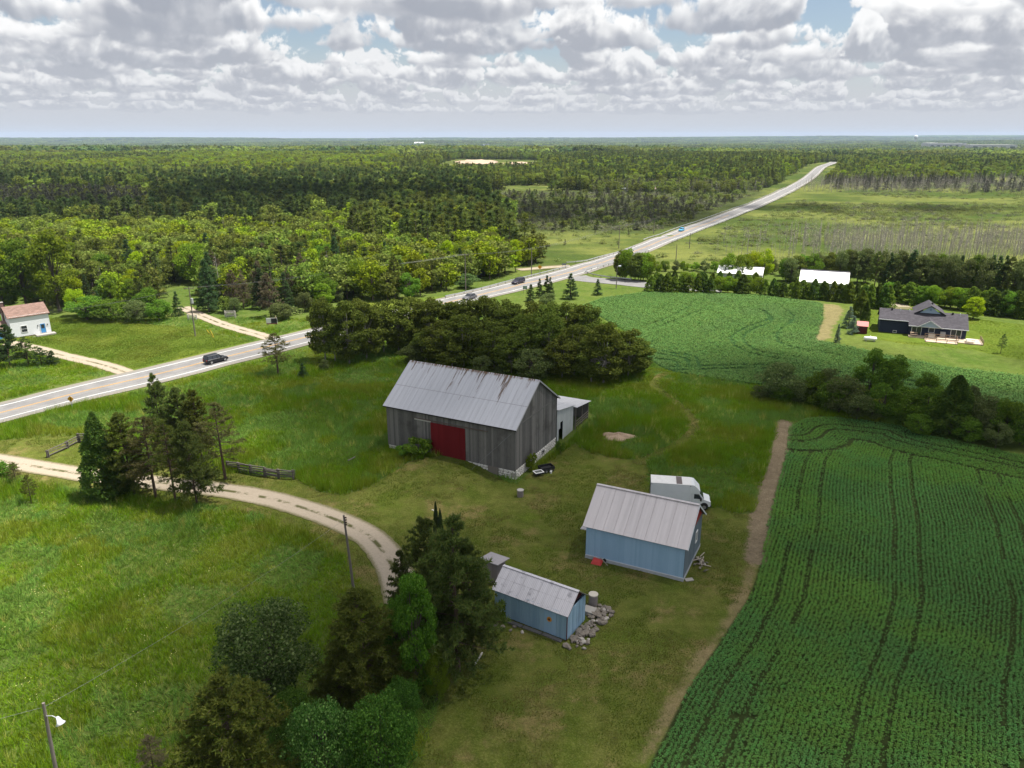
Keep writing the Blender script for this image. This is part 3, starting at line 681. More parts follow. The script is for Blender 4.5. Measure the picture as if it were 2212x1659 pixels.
M_STONEW = plain('whitewashed_stone', (.52, .50, .475), .95, var=.3, scale=2.2, island=.25); M_MORT = plain('old_mortar', (.34, .32, .29), .95, var=.2)
M_CONC = plain('concrete', (.33, .31, .285), .92, var=.22, scale=1.5)
M_TRIMG = plain('grey_trim', (.30, .30, .31), .7, var=.15)
def stone_meshes(mat, n=6, seed=5, flat=.75, name='stone'):
    out = []
    for i in range(n):
        r = np.random.default_rng(seed+i); b = bpy.data.meshes.new(name); import bmesh
        bm = bmesh.new(); bmesh.ops.create_icosphere(bm, subdivisions=1, radius=.5)
        for v in bm.verts: v.co *= r.uniform(.82, 1.12); v.co.z *= flat; v.co.x *= 1.08
        bm.to_mesh(b); bm.free(); b.materials.append(mat); out.append(b)
    return out
def build_barn():
    Lb, Wb, zw, ze, zr = 19.8, 13.1, 1.2, 7.25, 11.6; sl = (zr-ze)/(Wb/2); oe, og = .38, .32
    t = thing('barn', 'large weathered grey board barn with rusting metal roof and red sliding door', 'barn', (BX, BY, 0), BTH)
    gz = lambda x: 0.
    full = lambda f: ze - .0
    gab = lambda f: ze + (1-abs(2*f-1))*(zr-ze)
    base = lambda f: zw
    f0, f1 = (Lb-12.55)/Lb, (Lb-7.37)/Lb
    board_wall('wall', (-Lb, 0), (0, 0), base, full, .26, M_BARN, t, [(f0, f1, zw, 5.72)], 1, core=M_DARK)
    board_wall('wall', (0, 0), (0, Wb), base, gab, .26, M_BARN, t, (), 2, core=M_DARK)
    board_wall('wall', (0, Wb), (-Lb, Wb), base, full, .4, M_BARN, t, (), 3, core=M_DARK)
    board_wall('wall', (-Lb, Wb), (-Lb, 0), base, gab, .4, M_BARN, t, (), 4, core=M_DARK)
    MB().box((.062, .05, ze-.12), (.088, Wb-.05, ze+.05)).build('girt_shadow_board', [M_BARN], t)
    board_wall('sliding_door', (-12.62, -.09), (-7.3, -.09), lambda f: zw-.1, lambda f: 5.75, .28, M_DOOR, t, (), 5, core=M_DOOR)
    r = MB().bar((-15.2, -.12, 5.98), (-3.9, -.12, 5.98), .10, .09); r.build('door_track', [plain('rusty_iron', (.12, .09, .075), .8)], t)
    MB().bar((-15.2, -.07, 5.80), (-12.6, -.07, 5.80), .05, .16).build('track_board', [plain('pale_board', (.42, .41, .39), .8)], t)
    rows = (0, .46, 1)
    roof_slope('roof', t, -Lb-og, og, (-oe, ze-sl*oe), (Wb/2, zr), M_BROOF, M_DECK, 26, rows, .09, 3)
    roof_slope('roof', t, -Lb-og, og, (Wb+oe, ze-sl*oe), (Wb/2, zr), M_BROOF, M_DECK, 26, rows, .09, 4)
    m = MB(); m.add([(-Lb-og-.02, Wb/2-.16, zr-.055), (og+.02, Wb/2-.16, zr-.055), (og+.02, Wb/2, zr+.07), (-Lb-og-.02, Wb/2, zr+.07), (og+.02, Wb/2+.16, zr-.055), (-Lb-og-.02, Wb/2+.16, zr-.055)], [(0,1,2,3),(3,2,4,5)]); m.build('ridge_cap', [M_BROOF], t)
    for s in (0, 1):
        A = (-oe, ze-sl*oe) if s == 0 else (Wb+oe, ze-sl*oe); m = MB().bar((og+.03, A[0], A[1]-.06), (og+.03, Wb/2, zr-.06), .05, .20); m.build('verge_board', [M_TRIMG], t)
    MB().bar((-Lb-og, -oe-.0, ze-sl*oe-.10), (og, -oe, ze-sl*oe-.10), .04, .12).build('eave_board', [M_DARK], t)
    # rubble foundation, whitewashed, bared where the bank falls away
    f = MB(); f.box((-Lb+.05, .06, -1.2), (-.06, .4, zw-.02)); f.box((-.4, .402, -1.2), (-.06, Wb-.06, zw-.02)); f.box((-Lb+.05, .402, -1.2), (-Lb+.4, Wb, zw-.02))
    fo = f.build('foundation', [M_MORT], t); sm = stone_meshes(M_STONEW, 6, 5); r = random.Random(3)
    def course(p, d, nrm, Lw, z0, z1):
        z = z0; rz = math.atan2(d[1], d[0])
        while z < z1:
            h = r.uniform(.24, .36); u = r.uniform(0, .2)
            while u < Lw:
                w = r.uniform(.32, .72)
                if u+w > Lw+.1: break
                c = Vector((p[0]+d[0]*(u+w/2)+nrm[0]*.0, p[1]+d[1]*(u+w/2)+nrm[1]*.0, min(z+h/2, z1-.1)))
                inst('stone', sm[r.randrange(6)], fo, c, (0, 0, rz), (w*1.02, .34, h*1.35)); u += w
            z += h
    course((0, .1), (0, 1), (1, 0), Wb-.3, -.05, zw); course((-7.2, .05), (1, 0), (0, -1), 7.1, -.05, zw); course((-Lb, .05), (1, 0), (0, -1), 2.8, .3, zw)
    MB().box((-4.6, -.12, -.35), (.16, .0, .12)).build('footing', [M_CONC], t)
    MB().box((-3.9, -.14, .05), (-2.35, -.105, zw+.05)).build('cellar_door', [boards('cellar_boards', (.13, .115, .10), (.2, .18, .16))], t)
    sash(t, 'window', (.10, 8.3, .72), .8, .55, M_TRIMG, M_DARK, (1, 0, 0), 0)
    return t
barn = build_barn()
M_TIN = boards('pale_tin_cladding', (.40, .42, .43), (.53, .55, .56), .55, (18, 18, .6), (.33, .34, .34))
M_TINROOF = metal_roof('annex_roof_metal', (.58, .58, .61), None, blot=.15)
def build_annex():
    """lean-to behind the barn, with an open-fronted shelter at its end"""
    t = thing('lean_to_shed', 'pale tin lean-to with a dark doorway behind the right end of the barn', 'shed', (BX, BY, 0), BTH)
    a, b = 13.25, 19.3; zt = lambda f: 5.1 - 1.15*f
    hole = [(.07, .26, 0., 2.35)]
    board_wall('wall', (0, a), (0, b), lambda f: -.25, zt, .3, M_TIN, t, [(.09, .20, -.3, 2.0), (.20, .36, -.3, 2.9)], 11, core=M_DARK)
    board_wall('wall', (0, b), (-9, b), lambda f: -.2, lambda f: 3.6, .6, M_TIN, t, (), 12)
    board_wall('wall', (-9, b), (-9, a), lambda f: -.2, lambda f: 3.9+1.1*f, .6, M_TIN, t, (), 13)
    MB().box((-8.9, b-.4, -.2), (-.15, b-.25, 3.4)).build('dark_inner_sheet', [M_DARK], t)  # near-black sheet added so the inside reads dark through the doorway
    m = MB()
    def slab(x0, x1, v0, z0, v1, z1, name, nx):
        ro = None
        for i in range(nx):
            xa, xb = x0+(x1-x0)*i/nx+.005, x0+(x1-x0)*(i+1)/nx-.005; q = [(xa, v0, z0), (xb, v0, z0), (xb, v1, z1), (xa, v1, z1)]
            mm = MB().add(q + [(x, y, z+.045+.008*(i % 2)) for x, y, z in q], [(0,3,2,1),(4,5,6,7),(0,1,5,4),(1,2,6,5),(2,3,7,6),(3,0,4,7)])
            if ro is None: ro = mm.build(name, [M_TINROOF], t)
            else: mm.build('roof_sheet', [M_TINROOF], ro)
    slab(-9.2, .30, a-.1, 5.2, b+.25, 3.98, 'roof', 10)
    slab(-9.2, .65, b-.05, 3.70, 25.1, 2.9, 'shelter_roof', 10)
    M_POST = boards('old_posts', (.08, .07, .06), (.2, .18, .16))
    for y in (b+.35, 22.2, 24.8): MB().bar((.25, y, -.3), (.25, y, 2.85+(24.8-y)*.12), .16).build('post', [M_POST], t)
    for y in (22.2, 24.8): MB().bar((-8.9, y, -.3), (-8.9, y, 2.7+(24.8-y)*.12), .16).build('post', [M_POST], t)
    board_wall('wall', (.1, 24.95), (-9, 24.95), lambda f: -.2, lambda f: 2.85, .3, M_BARN, t, (), 14)
    for z in (.5, .9, 1.3): MB().bar((.33, b+.5, z), (.33, 24.7, z+.05), .05, .13).build('rail', [M_POST], t)
    return t
build_annex()

M_BLUE = boards('blue_boards', (.235, .375, .530), (.315, .460, .620), .75, (22, 22, .8)); M_BLUE2 = boards('faded_blue_boards', (.175, .290, .405), (.300, .430, .545), .75, (22, 22, .8), (.20, .28, .35))
M_SLATE = boards('grey_blue_boards', (.105, .135, .160), (.145, .18, .21), .75, (22, 22, .8))
M_GROOF = metal_roof('garage_roof_metal', (.56, .52, .53), None, blot=.12)
M_SROOF = metal_roof('corrugated_roof', (.60, .58, .62), None, blot=.75, rib=.16)
M_RED = plain('red_paint', (.30, .018, .014), .6)
M_WOODL = boards('bare_boards', (.30, .26, .21), (.44, .39, .32))
def build_garage():
    Lb, Wb, zw, ze, zr = 10.25, 7.5, .36, 4.05, 6.75; sl = (zr-ze)/(Wb/2); oe, og = .36, .34
    p = (16.96, 64.67, float(gh(16.96, 64.67))); t = thing('garage', 'larger blue board outbuilding with a pale metal roof in front of the box truck', 'outbuilding', p, -.453)
    gab = lambda f: ze + (1-abs(2*f-1))*(zr-ze)
    board_wall('wall', (-Lb, 0), (0, 0), lambda f: zw, lambda f: ze, .22, M_BLUE, t, (), 21)
    board_wall('wall', (0, 0), (0, Wb), lambda f: zw, lambda f: min(gab(f), ze+.25+f*1.2*0), .25, M_SLATE, t, (), 22)
    board_wall('red_gable', (.03, .1), (.03, Wb-.1), lambda f: min(ze+.27, gab(f)-.04), gab, .25, M_RED, t, (), 23)
    board_wall('wall', (0, Wb), (-Lb, Wb), lambda f: zw, lambda f: ze, .3, M_BLUE, t, (), 24)
    board_wall('wall', (-Lb, Wb), (-Lb, 0), lambda f: zw, gab, .3, M_BLUE, t, (), 25)
    MB().box((-Lb-.06, -.07, -.6), (.06, .25, zw-.02)).box((-.25, .252, -.6), (.062, Wb+.05, zw-.02)).build('foundation', [plain('painted_concrete', (.36, .38, .41), .9, var=.2)], t)
    MB().bar((-Lb, -.078, zw+.03), (.06, -.078, zw+.03), .04, .10).build('skirt_board', [plain('pale_trim', (.55, .58, .62), .7)], t)
    roof_slope('roof', t, -Lb-og, og, (-oe, ze-sl*oe), (Wb/2, zr), M_GROOF, M_DECK, 10, (0, 1), .08, 6)
    roof_slope('roof', t, -Lb-og, og, (Wb+oe, ze-sl*oe), (Wb/2, zr), M_GROOF, M_DECK, 10, (0, 1), .08, 7)
    MB().bar((-Lb-og, Wb/2, zr+.05), (og, Wb/2, zr+.05), .34, .05).build('ridge_cap', [M_GROOF], t)
    for A in ((-oe, ze-sl*oe), (Wb+oe, ze-sl*oe)): MB().bar((og+.03, A[0], A[1]-.05), (og+.03, Wb/2, zr-.05), .04, .16).build('verge_board', [plain('pale_trim', (.55, .58, .62), .7)], t)
    sash(t, 'window', (.05, 4.9, 2.55), .7, 1.2, plain('white_paint', (.75, .75, .75), .5), M_GLASS, (1, 0, 0), 0)
    MB().box((-Lb-1.15, 1.2, 2.45), (-Lb-.04, 4.4, 2.53)).build('porch_roof', [M_GROOF], t)
    return t
garage = build_garage()
def build_small_shed():
    Lb, Wb, ze, zr = 7.48, 3.46, 2.75, 4.06; sl = (zr-ze)/(Wb/2); oe, og = .22, .22
    p = (4.775, 55.406, float(gh(4.775, 55.406))+.05); t = thing('garden_shed', 'small blue board shed with corrugated roof and an orange disc on its wall', 'shed', p, -.563)
    gab = lambda f: ze + (1-abs(2*f-1))*(zr-ze)
    f0, f1 = (Lb-2.35)/Lb, (Lb-1.05)/Lb
    board_wall('wall', (-Lb, 0), (0, 0), lambda f: .05, lambda f: ze, .25, M_BLUE2, t, [(f0, f1, .05, 2.35)], 31, jit=.03)
    board_wall('door', (-2.36, .0), (-1.04, .0), lambda f: .08, lambda f: 2.34, .44, M_BLUE, t, (), 35, jit=.004)
    board_wall('wall', (0, 0), (0, Wb), lambda f: .05, lambda f: ze+.02, .25, M_BLUE2, t, (), 32, jit=.03)
    board_wall('wall', (0, Wb), (-Lb, Wb), lambda f: .05, lambda f: ze, .3, M_BLUE2, t, (), 33)
    board_wall('wall', (-Lb, Wb), (-Lb, 0), lambda f: .05, gab, .3, M_BLUE2, t, (), 34)
    m = MB().add([(-.25, .1, ze), (-.25, Wb-.1, ze), (-.25, Wb/2, zr-.1)], [(0, 1, 2)]); m.build('gable_lining', [plain('dark_red_board', (.085, .018, .018), .9)], t)
    MB().bar((.02, .35, ze+.12), (.02, 1.6, ze+.75), .03, .14).build('loose_board', [M_WOODL], t)
    roof_slope('roof', t, -Lb-og, og, (-oe, ze-sl*oe), (Wb/2, zr), M_SROOF, M_DECK, 9, (0, .52, 1), .05, 8, .02)
    roof_slope('roof', t, -Lb-og, og, (Wb+oe, ze-sl*oe), (Wb/2, zr), M_SROOF, M_DECK, 9, (0, .52, 1), .05, 9, .02)
    MB().bar((-Lb-og, Wb/2, zr+.03), (og, Wb/2, zr+.03), .3, .04).build('ridge_cap', [M_SROOF], t)
    MB().bar((.03, -.03, 0), (.03, -.03, ze), .07, .07).build('corner_board', [plain('dark_red_board', (.085, .018, .018), .9)], t)
    d = MB().tube([(-1.72, -.05, 1.55), (-1.72, -.085, 1.55)], .24, 18).build('wall_disc', [plain('orange_paint', (.62, .27, .03), .6)], t)
    pt = MB(); [pt.prism([(-1.72+.13*math.cos(a+o), 1.55+.13*math.sin(a+o)) for o in (0, 1.57, 3.14, 4.71)], -.098, -.088, 'y') for a in (0, .8)]; pt.build('disc_centre', [plain('maroon_paint', (.09, .02, .02), .7)], d)
    for i in range(3): MB().box((-6.2+i*2.0, -.62+.04*i, -.12), (-4.3+i*2.0, -.25+.03*i, .07+.01*i)).build('sill_timber', [M_BARN], t)
    return t
build_small_shed()
def hut():
    p = G(1072, 1262); t = thing('outhouse', 'small mauve-grey hut with a flat sloping roof behind the pine and the small blue shed', 'hut', p, -.563)
    M = boards('mauve_boards', (.17, .145, .145), (.24, .21, .21))
    for a, b, s in (((-1.6, 0), (0, 0), 1), ((0, 0), (0, 1.6), 2), ((0, 1.6), (-1.6, 1.6), 3), ((-1.6, 1.6), (-1.6, 0), 4)):
        f = (lambda q: 2.25) if s == 1 else (lambda q: 2.25-.25*q) if s == 2 else (lambda q: 2.0) if s == 3 else (lambda q: 2.0+.25*q)
        board_wall('wall', a, b, lambda q: -.05, f, .27, M, t, (), 40+s)
    q = [(-1.9, -.25, 2.32), (.35, -.25, 2.32), (.35, 1.95, 1.98), (-1.9, 1.95, 1.98)]
    MB().add(q + [(x, y, z+.08) for x, y, z in q], [(0,3,2,1),(4,5,6,7),(0,1,5,4),(1,2,6,5),(2,3,7,6),(3,0,4,7)]).build('roof', [plain('grey_felt', (.27, .255, .27), .8, var=.2)], t)
hut()

def simple_roofs(t, x0, x1, W, ze, zr, oe, og, mat, th=.14):
    sl = (zr-ze)/(W/2)
    roof_slope('roof', t, x0-og, x1+og, (-oe, ze-sl*oe), (W/2, zr), mat, mat, 0, th=th)
    roof_slope('roof', t, x0-og, x1+og, (W+oe, ze-sl*oe), (W/2, zr), mat, mat, 0, th=th)
def shingle_mat(name, col):
    m, T = new_mat(name); tc = T.new('ShaderNodeTexCoord'); b = T.new('ShaderNodeTexBrick'); T.put(b.inputs['Vector'], T.vmath('MULTIPLY', tc.outputs['Object'], (1., 1., 1.)))
    b.inputs['Scale'].default_value = 1.; b.inputs['Brick Width'].default_value = .5; b.inputs['Row Height'].default_value = .2; b.inputs['Mortar Size'].default_value = .008
    k = [c4(tuple(v*f for v in col)) for f in (1.2, .8, .55)]
    for i, n in enumerate(('Color1', 'Color2', 'Mortar')): b.inputs[n].default_value = k[i]
    n = T.noise(tc.outputs['Object'], 1.2, 4, .6); f = T.math('MULTIPLY_ADD', n, .5, .75)
    finish(T, principled(T, T.mixc(1., b.outputs[0], T.comb(f, f, f), 'MULTIPLY'), .9, 0, None, .2)); return m
def siding(name, col):
    return boards(name, tuple(v*.92 for v in col), tuple(min(.85, v*1.04) for v in col), .6, (1., 1., 14.))
def lap_wall(parent, p0, p1, zb, zt, gable, mat, h=.16):
    """wall clad in level lap boards"""
    p0, p1 = Vector((*p0, 0)), Vector((*p1, 0)); d = p1-p0; Lw = d.length; d.normalize(); n = Vector((d.y, -d.x, 0)); mb = MB(); z = zb; top = zt + gable
    while z < top-.02:
        z1 = min(z+h, top); zz = (z+z1)/2; cut = 0 if z1 <= zt+.01 else (z1-zt)/gable*Lw/2
        a, b = p0 + d*cut, p1 - d*cut
        V = [a+n*.03+Vector((0,0,z)), b+n*.03+Vector((0,0,z)), b+n*.012+Vector((0,0,z1)), a+n*.012+Vector((0,0,z1)), a-n*.05+Vector((0,0,z)), b-n*.05+Vector((0,0,z)), b-n*.05+Vector((0,0,z1)), a-n*.05+Vector((0,0,z1))]
        mb.add(V, [(0,1,2,3),(5,4,7,6),(0,4,5,1),(3,2,6,7),(0,3,7,4),(1,5,6,2)]); z = z1
    return mb.build('wall', [mat], parent, kind='stuff')
M_WPAINT = plain('white_paint', (.75, .75, .75), .5)
def build_farmhouse():
    t = thing('farmhouse', 'white clapboard farmhouse with a brown roof and blue door left of the highway', 'house', (-103.4, 163.6, float(gh(-103.4, 163.6))), .80)
    Lb, Wb, ze, zr = 7.6, 6.2, 4.85, 6.7; M = siding('white_clapboard', (.70, .72, .75)); MR = shingle_mat('brown_shingles', (.20, .13, .108)); MBL = plain('bright_blue_door', (.06, .24, .52), .5)
    lap_wall(t, (-Lb, 0), (0, 0), .35, ze, .001, M); lap_wall(t, (0, 0), (0, Wb), .35, ze, zr-ze, M); lap_wall(t, (0, Wb), (-Lb, Wb), .35, ze, .001, M); lap_wall(t, (-Lb, Wb), (-Lb, 0), .35, ze, zr-ze, M)
    simple_roofs(t, -Lb, 0, Wb, ze, zr, .3, .3, MR)
    MB().box((-Lb+.02, .02, -.6), (-.02, Wb-.02, .34)).build('foundation', [plain('brick_base', (.34, .24, .19), .9, var=.2)], t)
    sash(t, 'window', (-5.1, -.03, 1.9), 1.15, 1.45, M_WPAINT, M_GLASS, (0, -1, 0), 1)
    d = MB().box((-1.95, -.075, .45), (-1.05, -.03, 2.45)).build('door', [MBL], t); MB().box((-1.8, -.10, 1.45), (-1.2, -.078, 2.3)).build('pane', [M_GLASS], d)
    for x in (-2.06, -.94): MB().bar((x, -.06, .4), (x, -.06, 2.6), .1, .06).build('door_trim', [M_WPAINT], t)
    for x in (-2.45, -.55): MB().box((x-.07, -.16, 2.0), (x+.07, -.035, 2.3)).build('lantern', [M_DARK], t)
    for x, z in ((4.2, 2.2), (4.2, 4.4)): sash(t, 'window', (-Lb-.03, 6.2-x, z+.3), .8, 1.2, M_WPAINT, M_GLASS, (-1, 0, 0), 1)
    st = MB().box((-3.3, -1.7, -.3), (.5, -.05, .32)).build('stone_terrace', [M_CONC], t); MB().box((-4.6, -1.2, -.3), (-3.31, -.05, .05)).build('terrace_step', [M_CONC], st)
    c = MB().box((-Lb-.35, 3.3, 2), (-Lb+.25, 4.0, zr+.9)).build('chimney', [plain('dark_brick', (.16, .10, .09), .9, var=.25)], t); MB().box((-Lb-.42, 3.23, zr+.9), (-Lb+.32, 4.07, zr+1.0)).build('chimney_cap', [M_CONC], c)
    # lower wing on the left
    lap_wall(t, (-Lb-5.5, .9), (-Lb-.05, .9), -.3, 2.5, .001, M); lap_wall(t, (-Lb-5.5, 5.5), (-Lb-5.5, .9), -.3, 2.5, 1.2, M)
    q = lambda y, z: [(-Lb-5.8, y, z), (-Lb-.06, y, z)]
    for A, B in (((.45, 2.35), (3.2, 3.75)), ((5.95, 2.35), (3.2, 3.75))): roof_slope('wing_roof', t, -Lb-5.8, -Lb-.08, A, B, MR, MR, 0, th=.12)
    MB().box((-Lb-3.6, .78, -.2), (-Lb-1.6, .86, 2.0)).build('blue_door', [MBL], t)
build_farmhouse()
def build_house():
    Lb, Wb, ze, zr = 16.8, 9.0, 2.46, 4.74; P = (97.45, 156.2); gz = float(gh(*P)); sl = (zr-ze)/(Wb/2)
    t = thing('bungalow', 'dark navy bungalow with a charcoal roof and timber decks beyond the upper field', 'house', (P[0], P[1], gz), -.406)
    M = siding('navy_siding', (.022, .030, .055)); MR = shingle_mat('charcoal_shingles', (.062, .058, .068)); MG = siding('pale_blue_gable', (.30, .38, .50)); MT = plain('pale_trim2', (.60, .62, .66), .5)
    xg = -Lb+5.9                                            # garage wing is set back
    lap_wall(t, (xg, 0), (0, 0), .0, ze, .001, M); lap_wall(t, (-Lb, 1.3), (xg, 1.3), -.2, ze, .001, M); lap_wall(t, (0, 0), (0, Wb), 0, ze, zr-ze, M); lap_wall(t, (-Lb, Wb), (-Lb, 1.3), -.2, ze, zr-ze-.4, M); lap_wall(t, (0, Wb), (-Lb, Wb), 0, ze, .001, M); lap_wall(t, (xg, 1.3), (xg, 0), 0, ze, .001, M)
    roof_slope('roof', t, xg-.3, .35, (-.45, ze-sl*.45), (Wb/2, zr), MR, MR, 0, th=.16); roof_slope('roof', t, -Lb-.35, xg-.3, (.85, ze+sl*.85), (Wb/2, zr), MR, MR, 0, th=.16); roof_slope('roof', t, -Lb-.35, .35, (Wb+.45, ze-sl*.45), (Wb/2, zr), MR, MR, 0, th=.16)
    for x0, x1, y in ((xg-.3, .35, -.47), (-Lb-.35, xg-.3, .83)):
        z = ze-sl*.45 if y < 0 else ze+sl*.85
        MB().bar((x0, y, z-.02), (x1, y, z-.02), .1, .12).build('gutter', [MT], t)
    # porch gable at the front
    a, b, c = -9.3, -5.0, -7.15; zp = ze+1.25; yb = 2.6
    g = MB().add([(a, -.95, ze-.1), (b, -.95, ze-.1), (c, -.95, zp-.08)], [(0, 1, 2)]).add([(a, -.80, ze-.1), (b, -.80, ze-.1), (c, -.80, zp-.08)], [(2, 1, 0)]).build('front_gable', [MG], t)
    for s, e in ((a-.25, 1), (b+.25, -1)):
        q = [(s, -1.25, ze-.22), (c, -1.25, zp), (c, yb, zp), (s, yb*.05, ze-.22)]; f = [(0, 1, 2, 3)] if e < 0 else [(3, 2, 1, 0)]
        MB().add(q + [(x, y, z+.12) for x, y, z in q], [(3,2,1,0),(4,5,6,7),(0,1,5,4),(1,2,6,5),(2,3,7,6),(3,0,4,7)]).build('gable_roof', [MR], t)
        MB().bar((s, -1.28, ze-.18), (c, -1.28, zp+.06), .05, .14).build('gable_trim', [MT], t)
    MB().bar((a, -.98, ze-.13), (b, -.98, ze-.13), .06, .1).build('gable_beam', [MT], t)
    # taller cross wing behind the ridge
    a, b, c, zq = -10.1, -3.9, -7.0, zr+1.35; ym = Wb/2-.9
    MB().add([(a+1.0, ym, zr-.25), (b-1.0, ym, zr-.25), (c, ym, zq-.1)], [(0, 1, 2)]).add([(a+1.0, ym+.1, zr-.25), (b-1.0, ym+.1, zr-.25), (c, ym+.1, zq-.1)], [(2, 1, 0)]).build('rear_gable', [MG], t)
    for s in (a, b):
        q = [(s, ym-.35, zr-.45), (c, ym-.35, zq), (c, Wb+1.5, zq), (s, Wb+1.5, zr-.45-.2)]
        MB().add(q + [(x, y, z+.14) for x, y, z in q], [(3,2,1,0),(4,5,6,7),(0,1,5,4),(1,2,6,5),(2,3,7,6),(3,0,4,7)]).build('cross_roof', [MR], t)
    MB().tube([(c, ym-.02, zr+.55), (c, ym-.06, zr+.55)], .22, 12).build('gable_vent', [plain('blue_grey', (.16, .22, .32), .7)], t)
    for x, y, z in ((-14.6, 4.1, zr-.1), (-9.6+1., 4.1, zr-.1), (-2.6, 4.1, zr-.1), (c+.35, 6.4, zq-.12), (c+.5, 7.2, zq-.15)): MB().box((x-.16, y-.16, z-.2), (x+.16, y+.16, z+.32)).build('roof_vent', [M_DARK], t)
    for x in (-12.9, -11.1, -1.2): MB().tube([(x, 4.0, zr-.3), (x, 4.0, zr+.2)], .07, 8).build('vent_pipe', [MT], t)
    for x, w in ((-9.5, 1.9), (-1.9, 2.0)):
        d = sash(t, 'patio_door', (x, -.03, 1.15), w, 2.0, M_WPAINT, M_GLASS, (0, -1, 0), 0); MB().bar((x, -.05, .2), (x, -.05, 2.1), .09, .05).build('mullion', [M_WPAINT], d)
    sash(t, 'window', (-6.6, -.03, 1.55), 1.1, .95, M_WPAINT, M_GLASS, (0, -1, 0), 0)
    sash(t, 'basement_window', (-13.6, 1.26, .25), .7, .5, M_WPAINT, M_GLASS, (0, -1, 0), 0)
    MB().box((-4.9, -.65, .35), (-3.9, -.1, 1.5)).build('heat_pump', [plain('machine_grey', (.24, .25, .27), .6)], t)
    # decks
    MD = boards('deck_boards', (.42, .33, .25), (.56, .46, .36), .8, (1, 14, 14)); MRL = boards('rail_boards', (.20, .14, .10), (.30, .22, .16))
    def deck(name, x0, x1, y0, y1, z):
        o = None; n = max(4, int((y1-y0)/.3)); k = MB()
        for i in range(n): k.box((x0, y0+(y1-y0)*i/n+.008, z-.05), (x1, y0+(y1-y0)*(i+1)/n-.008, z))
        k.box((x0, y0-.03, z-.5), (x1, y0-.002, z-.055)); return k.build(name, [MD], t)
    def rails(x0, y0, x1, y1, z, n, h=.95):
        for i in range(n+1):
            x, y = x0+(x1-x0)*i/n, y0+(y1-y0)*i/n; MB().bar((x, y, z-.3), (x, y, z+h), .1).build('rail_post', [MRL], t)
        for q in (h, h*.55): MB().bar((x0, y0, z+q), (x1, y1, z+q), .05, .09).build('hand_rail', [MRL], t)
    deck('deck', -11.0, 0.9, -1.9, -.05, .24); deck('lower_deck', -7.9, -1.9, -4.6, -1.95, .06); deck('side_deck', -1.85, 3.0, -3.3, -1.95, .16); deck('side_deck', .95, 3.0, -1.9, 1.2, .16)
    rails(-7.9, -2.0, -1.9, -2.0, .24, 3); rails(-7.9, -4.55, -1.9, -4.55, .06, 3, .7); rails(-1.9, -4.55, -1.9, -2.0, .06, 1); rails(2.95, -3.3, 2.95, 1.2, .16, 5, .8)
    MB().box((-7.2, -1.75, .245), (-6.0, -1.05, 1.1)).build('barbecue', [plain('pale_cover', (.5, .48, .46), .8)], t)
    def table(x, y, z, s, col):
        r_ = thing('patio_table', 'pale patio table set on the left end of the bungalow deck' if x < -5 else 'white patio table on the right side deck of the bungalow', 'table', Matrix.Translation((P[0], P[1], gz)) @ Matrix.Rotation(-.406, 4, 'Z') @ Vector((x, y, z)), -.406)
        MB().box((-s, -.4, .68), (s, .4, .73)).build('table_top', [col], r_)
        for a in (-1, 1):
            for b_ in (-1, 1): MB().bar((a*(s-.08), b_*.33, 0), (a*(s-.08), b_*.33, .68), .06).build('leg', [col], r_)
        for b_ in (-1, 1): MB().box((-s, b_*.75-.15, .4), (s, b_*.75+.15, .45)).bar((-s*.6, b_*.75, 0), (-s*.6, b_*.75, .4), .06).bar((s*.6, b_*.75, 0), (s*.6, b_*.75, .4), .06).build('bench', [col], r_)
    table(-10.0, -1.0, .24, .7, plain('brown_table', (.30, .22, .16), .7)); table(.6, -2.6, .16, .8, plain('pale_table', (.6, .58, .56), .7))
build_house()
def long_barn(px, py, th, Lb, Wb, ze, zr, label, gcol):
    t = thing('white_roofed_barn', label, 'barn', (px, py, float(gh(px, py))), th, 'white-roofed barns beyond the upper field')
    M = boards('barn_cladding_pale', (.30, .31, .34), (.4, .41, .45), .7); MW = metal_roof('white_roof_metal', (.80, .80, .80), None)
    gab = lambda f: ze + (1-abs(2*f-1))*(zr-ze)
    for i, (a, b, g) in enumerate((((-Lb, 0), (0, 0), 0), ((0, 0), (0, Wb), 1), ((0, Wb), (-Lb, Wb), 0), ((-Lb, Wb), (-Lb, 0), 1))): board_wall('wall', a, b, lambda f: -.4, gab if g else (lambda f: ze), .4, M, t, (), 60+i)
    sl = (zr-ze)/(Wb/2)
    roof_slope('roof', t, -Lb-.3, .3, (-.4, ze-sl*.4), (Wb/2, zr), MW, MW, 14, (0, 1), .1, 1); roof_slope('roof', t, -Lb-.3, .3, (Wb+.4, ze-sl*.4), (Wb/2, zr), MW, MW, 14, (0, 1), .1, 1)
    MB().bar((-Lb-.3, Wb/2, zr+.06), (.3, Wb/2, zr+.06), .5, .1).build('ridge_cap', [plain('dark_ridge', (.10, .10, .12), .6)], t)
    for x in (-Lb*.75, -Lb*.5, -Lb*.25): sash(t, 'window', (x, -.05, ze*.55), .9, .8, M_WPAINT, M_GLASS, (0, -1, 0), 0)
    MB().box((.06, Wb*.35, -.3), (.10, Wb*.65, 2.4)).build('door', [M_WPAINT], t)
long_barn(74.45, 222.4, -.378, 12.75, 8.2, 2.8, 4.34, 'white-roofed barn with small firs in front, left of the two beyond the upper field', 0)
long_barn(93.1, 206.2, -.401, 12.4, 9.2, 3.2, 5.6, 'plain white-roofed barn above the thick hedge, right of the two beyond the upper field', 0)
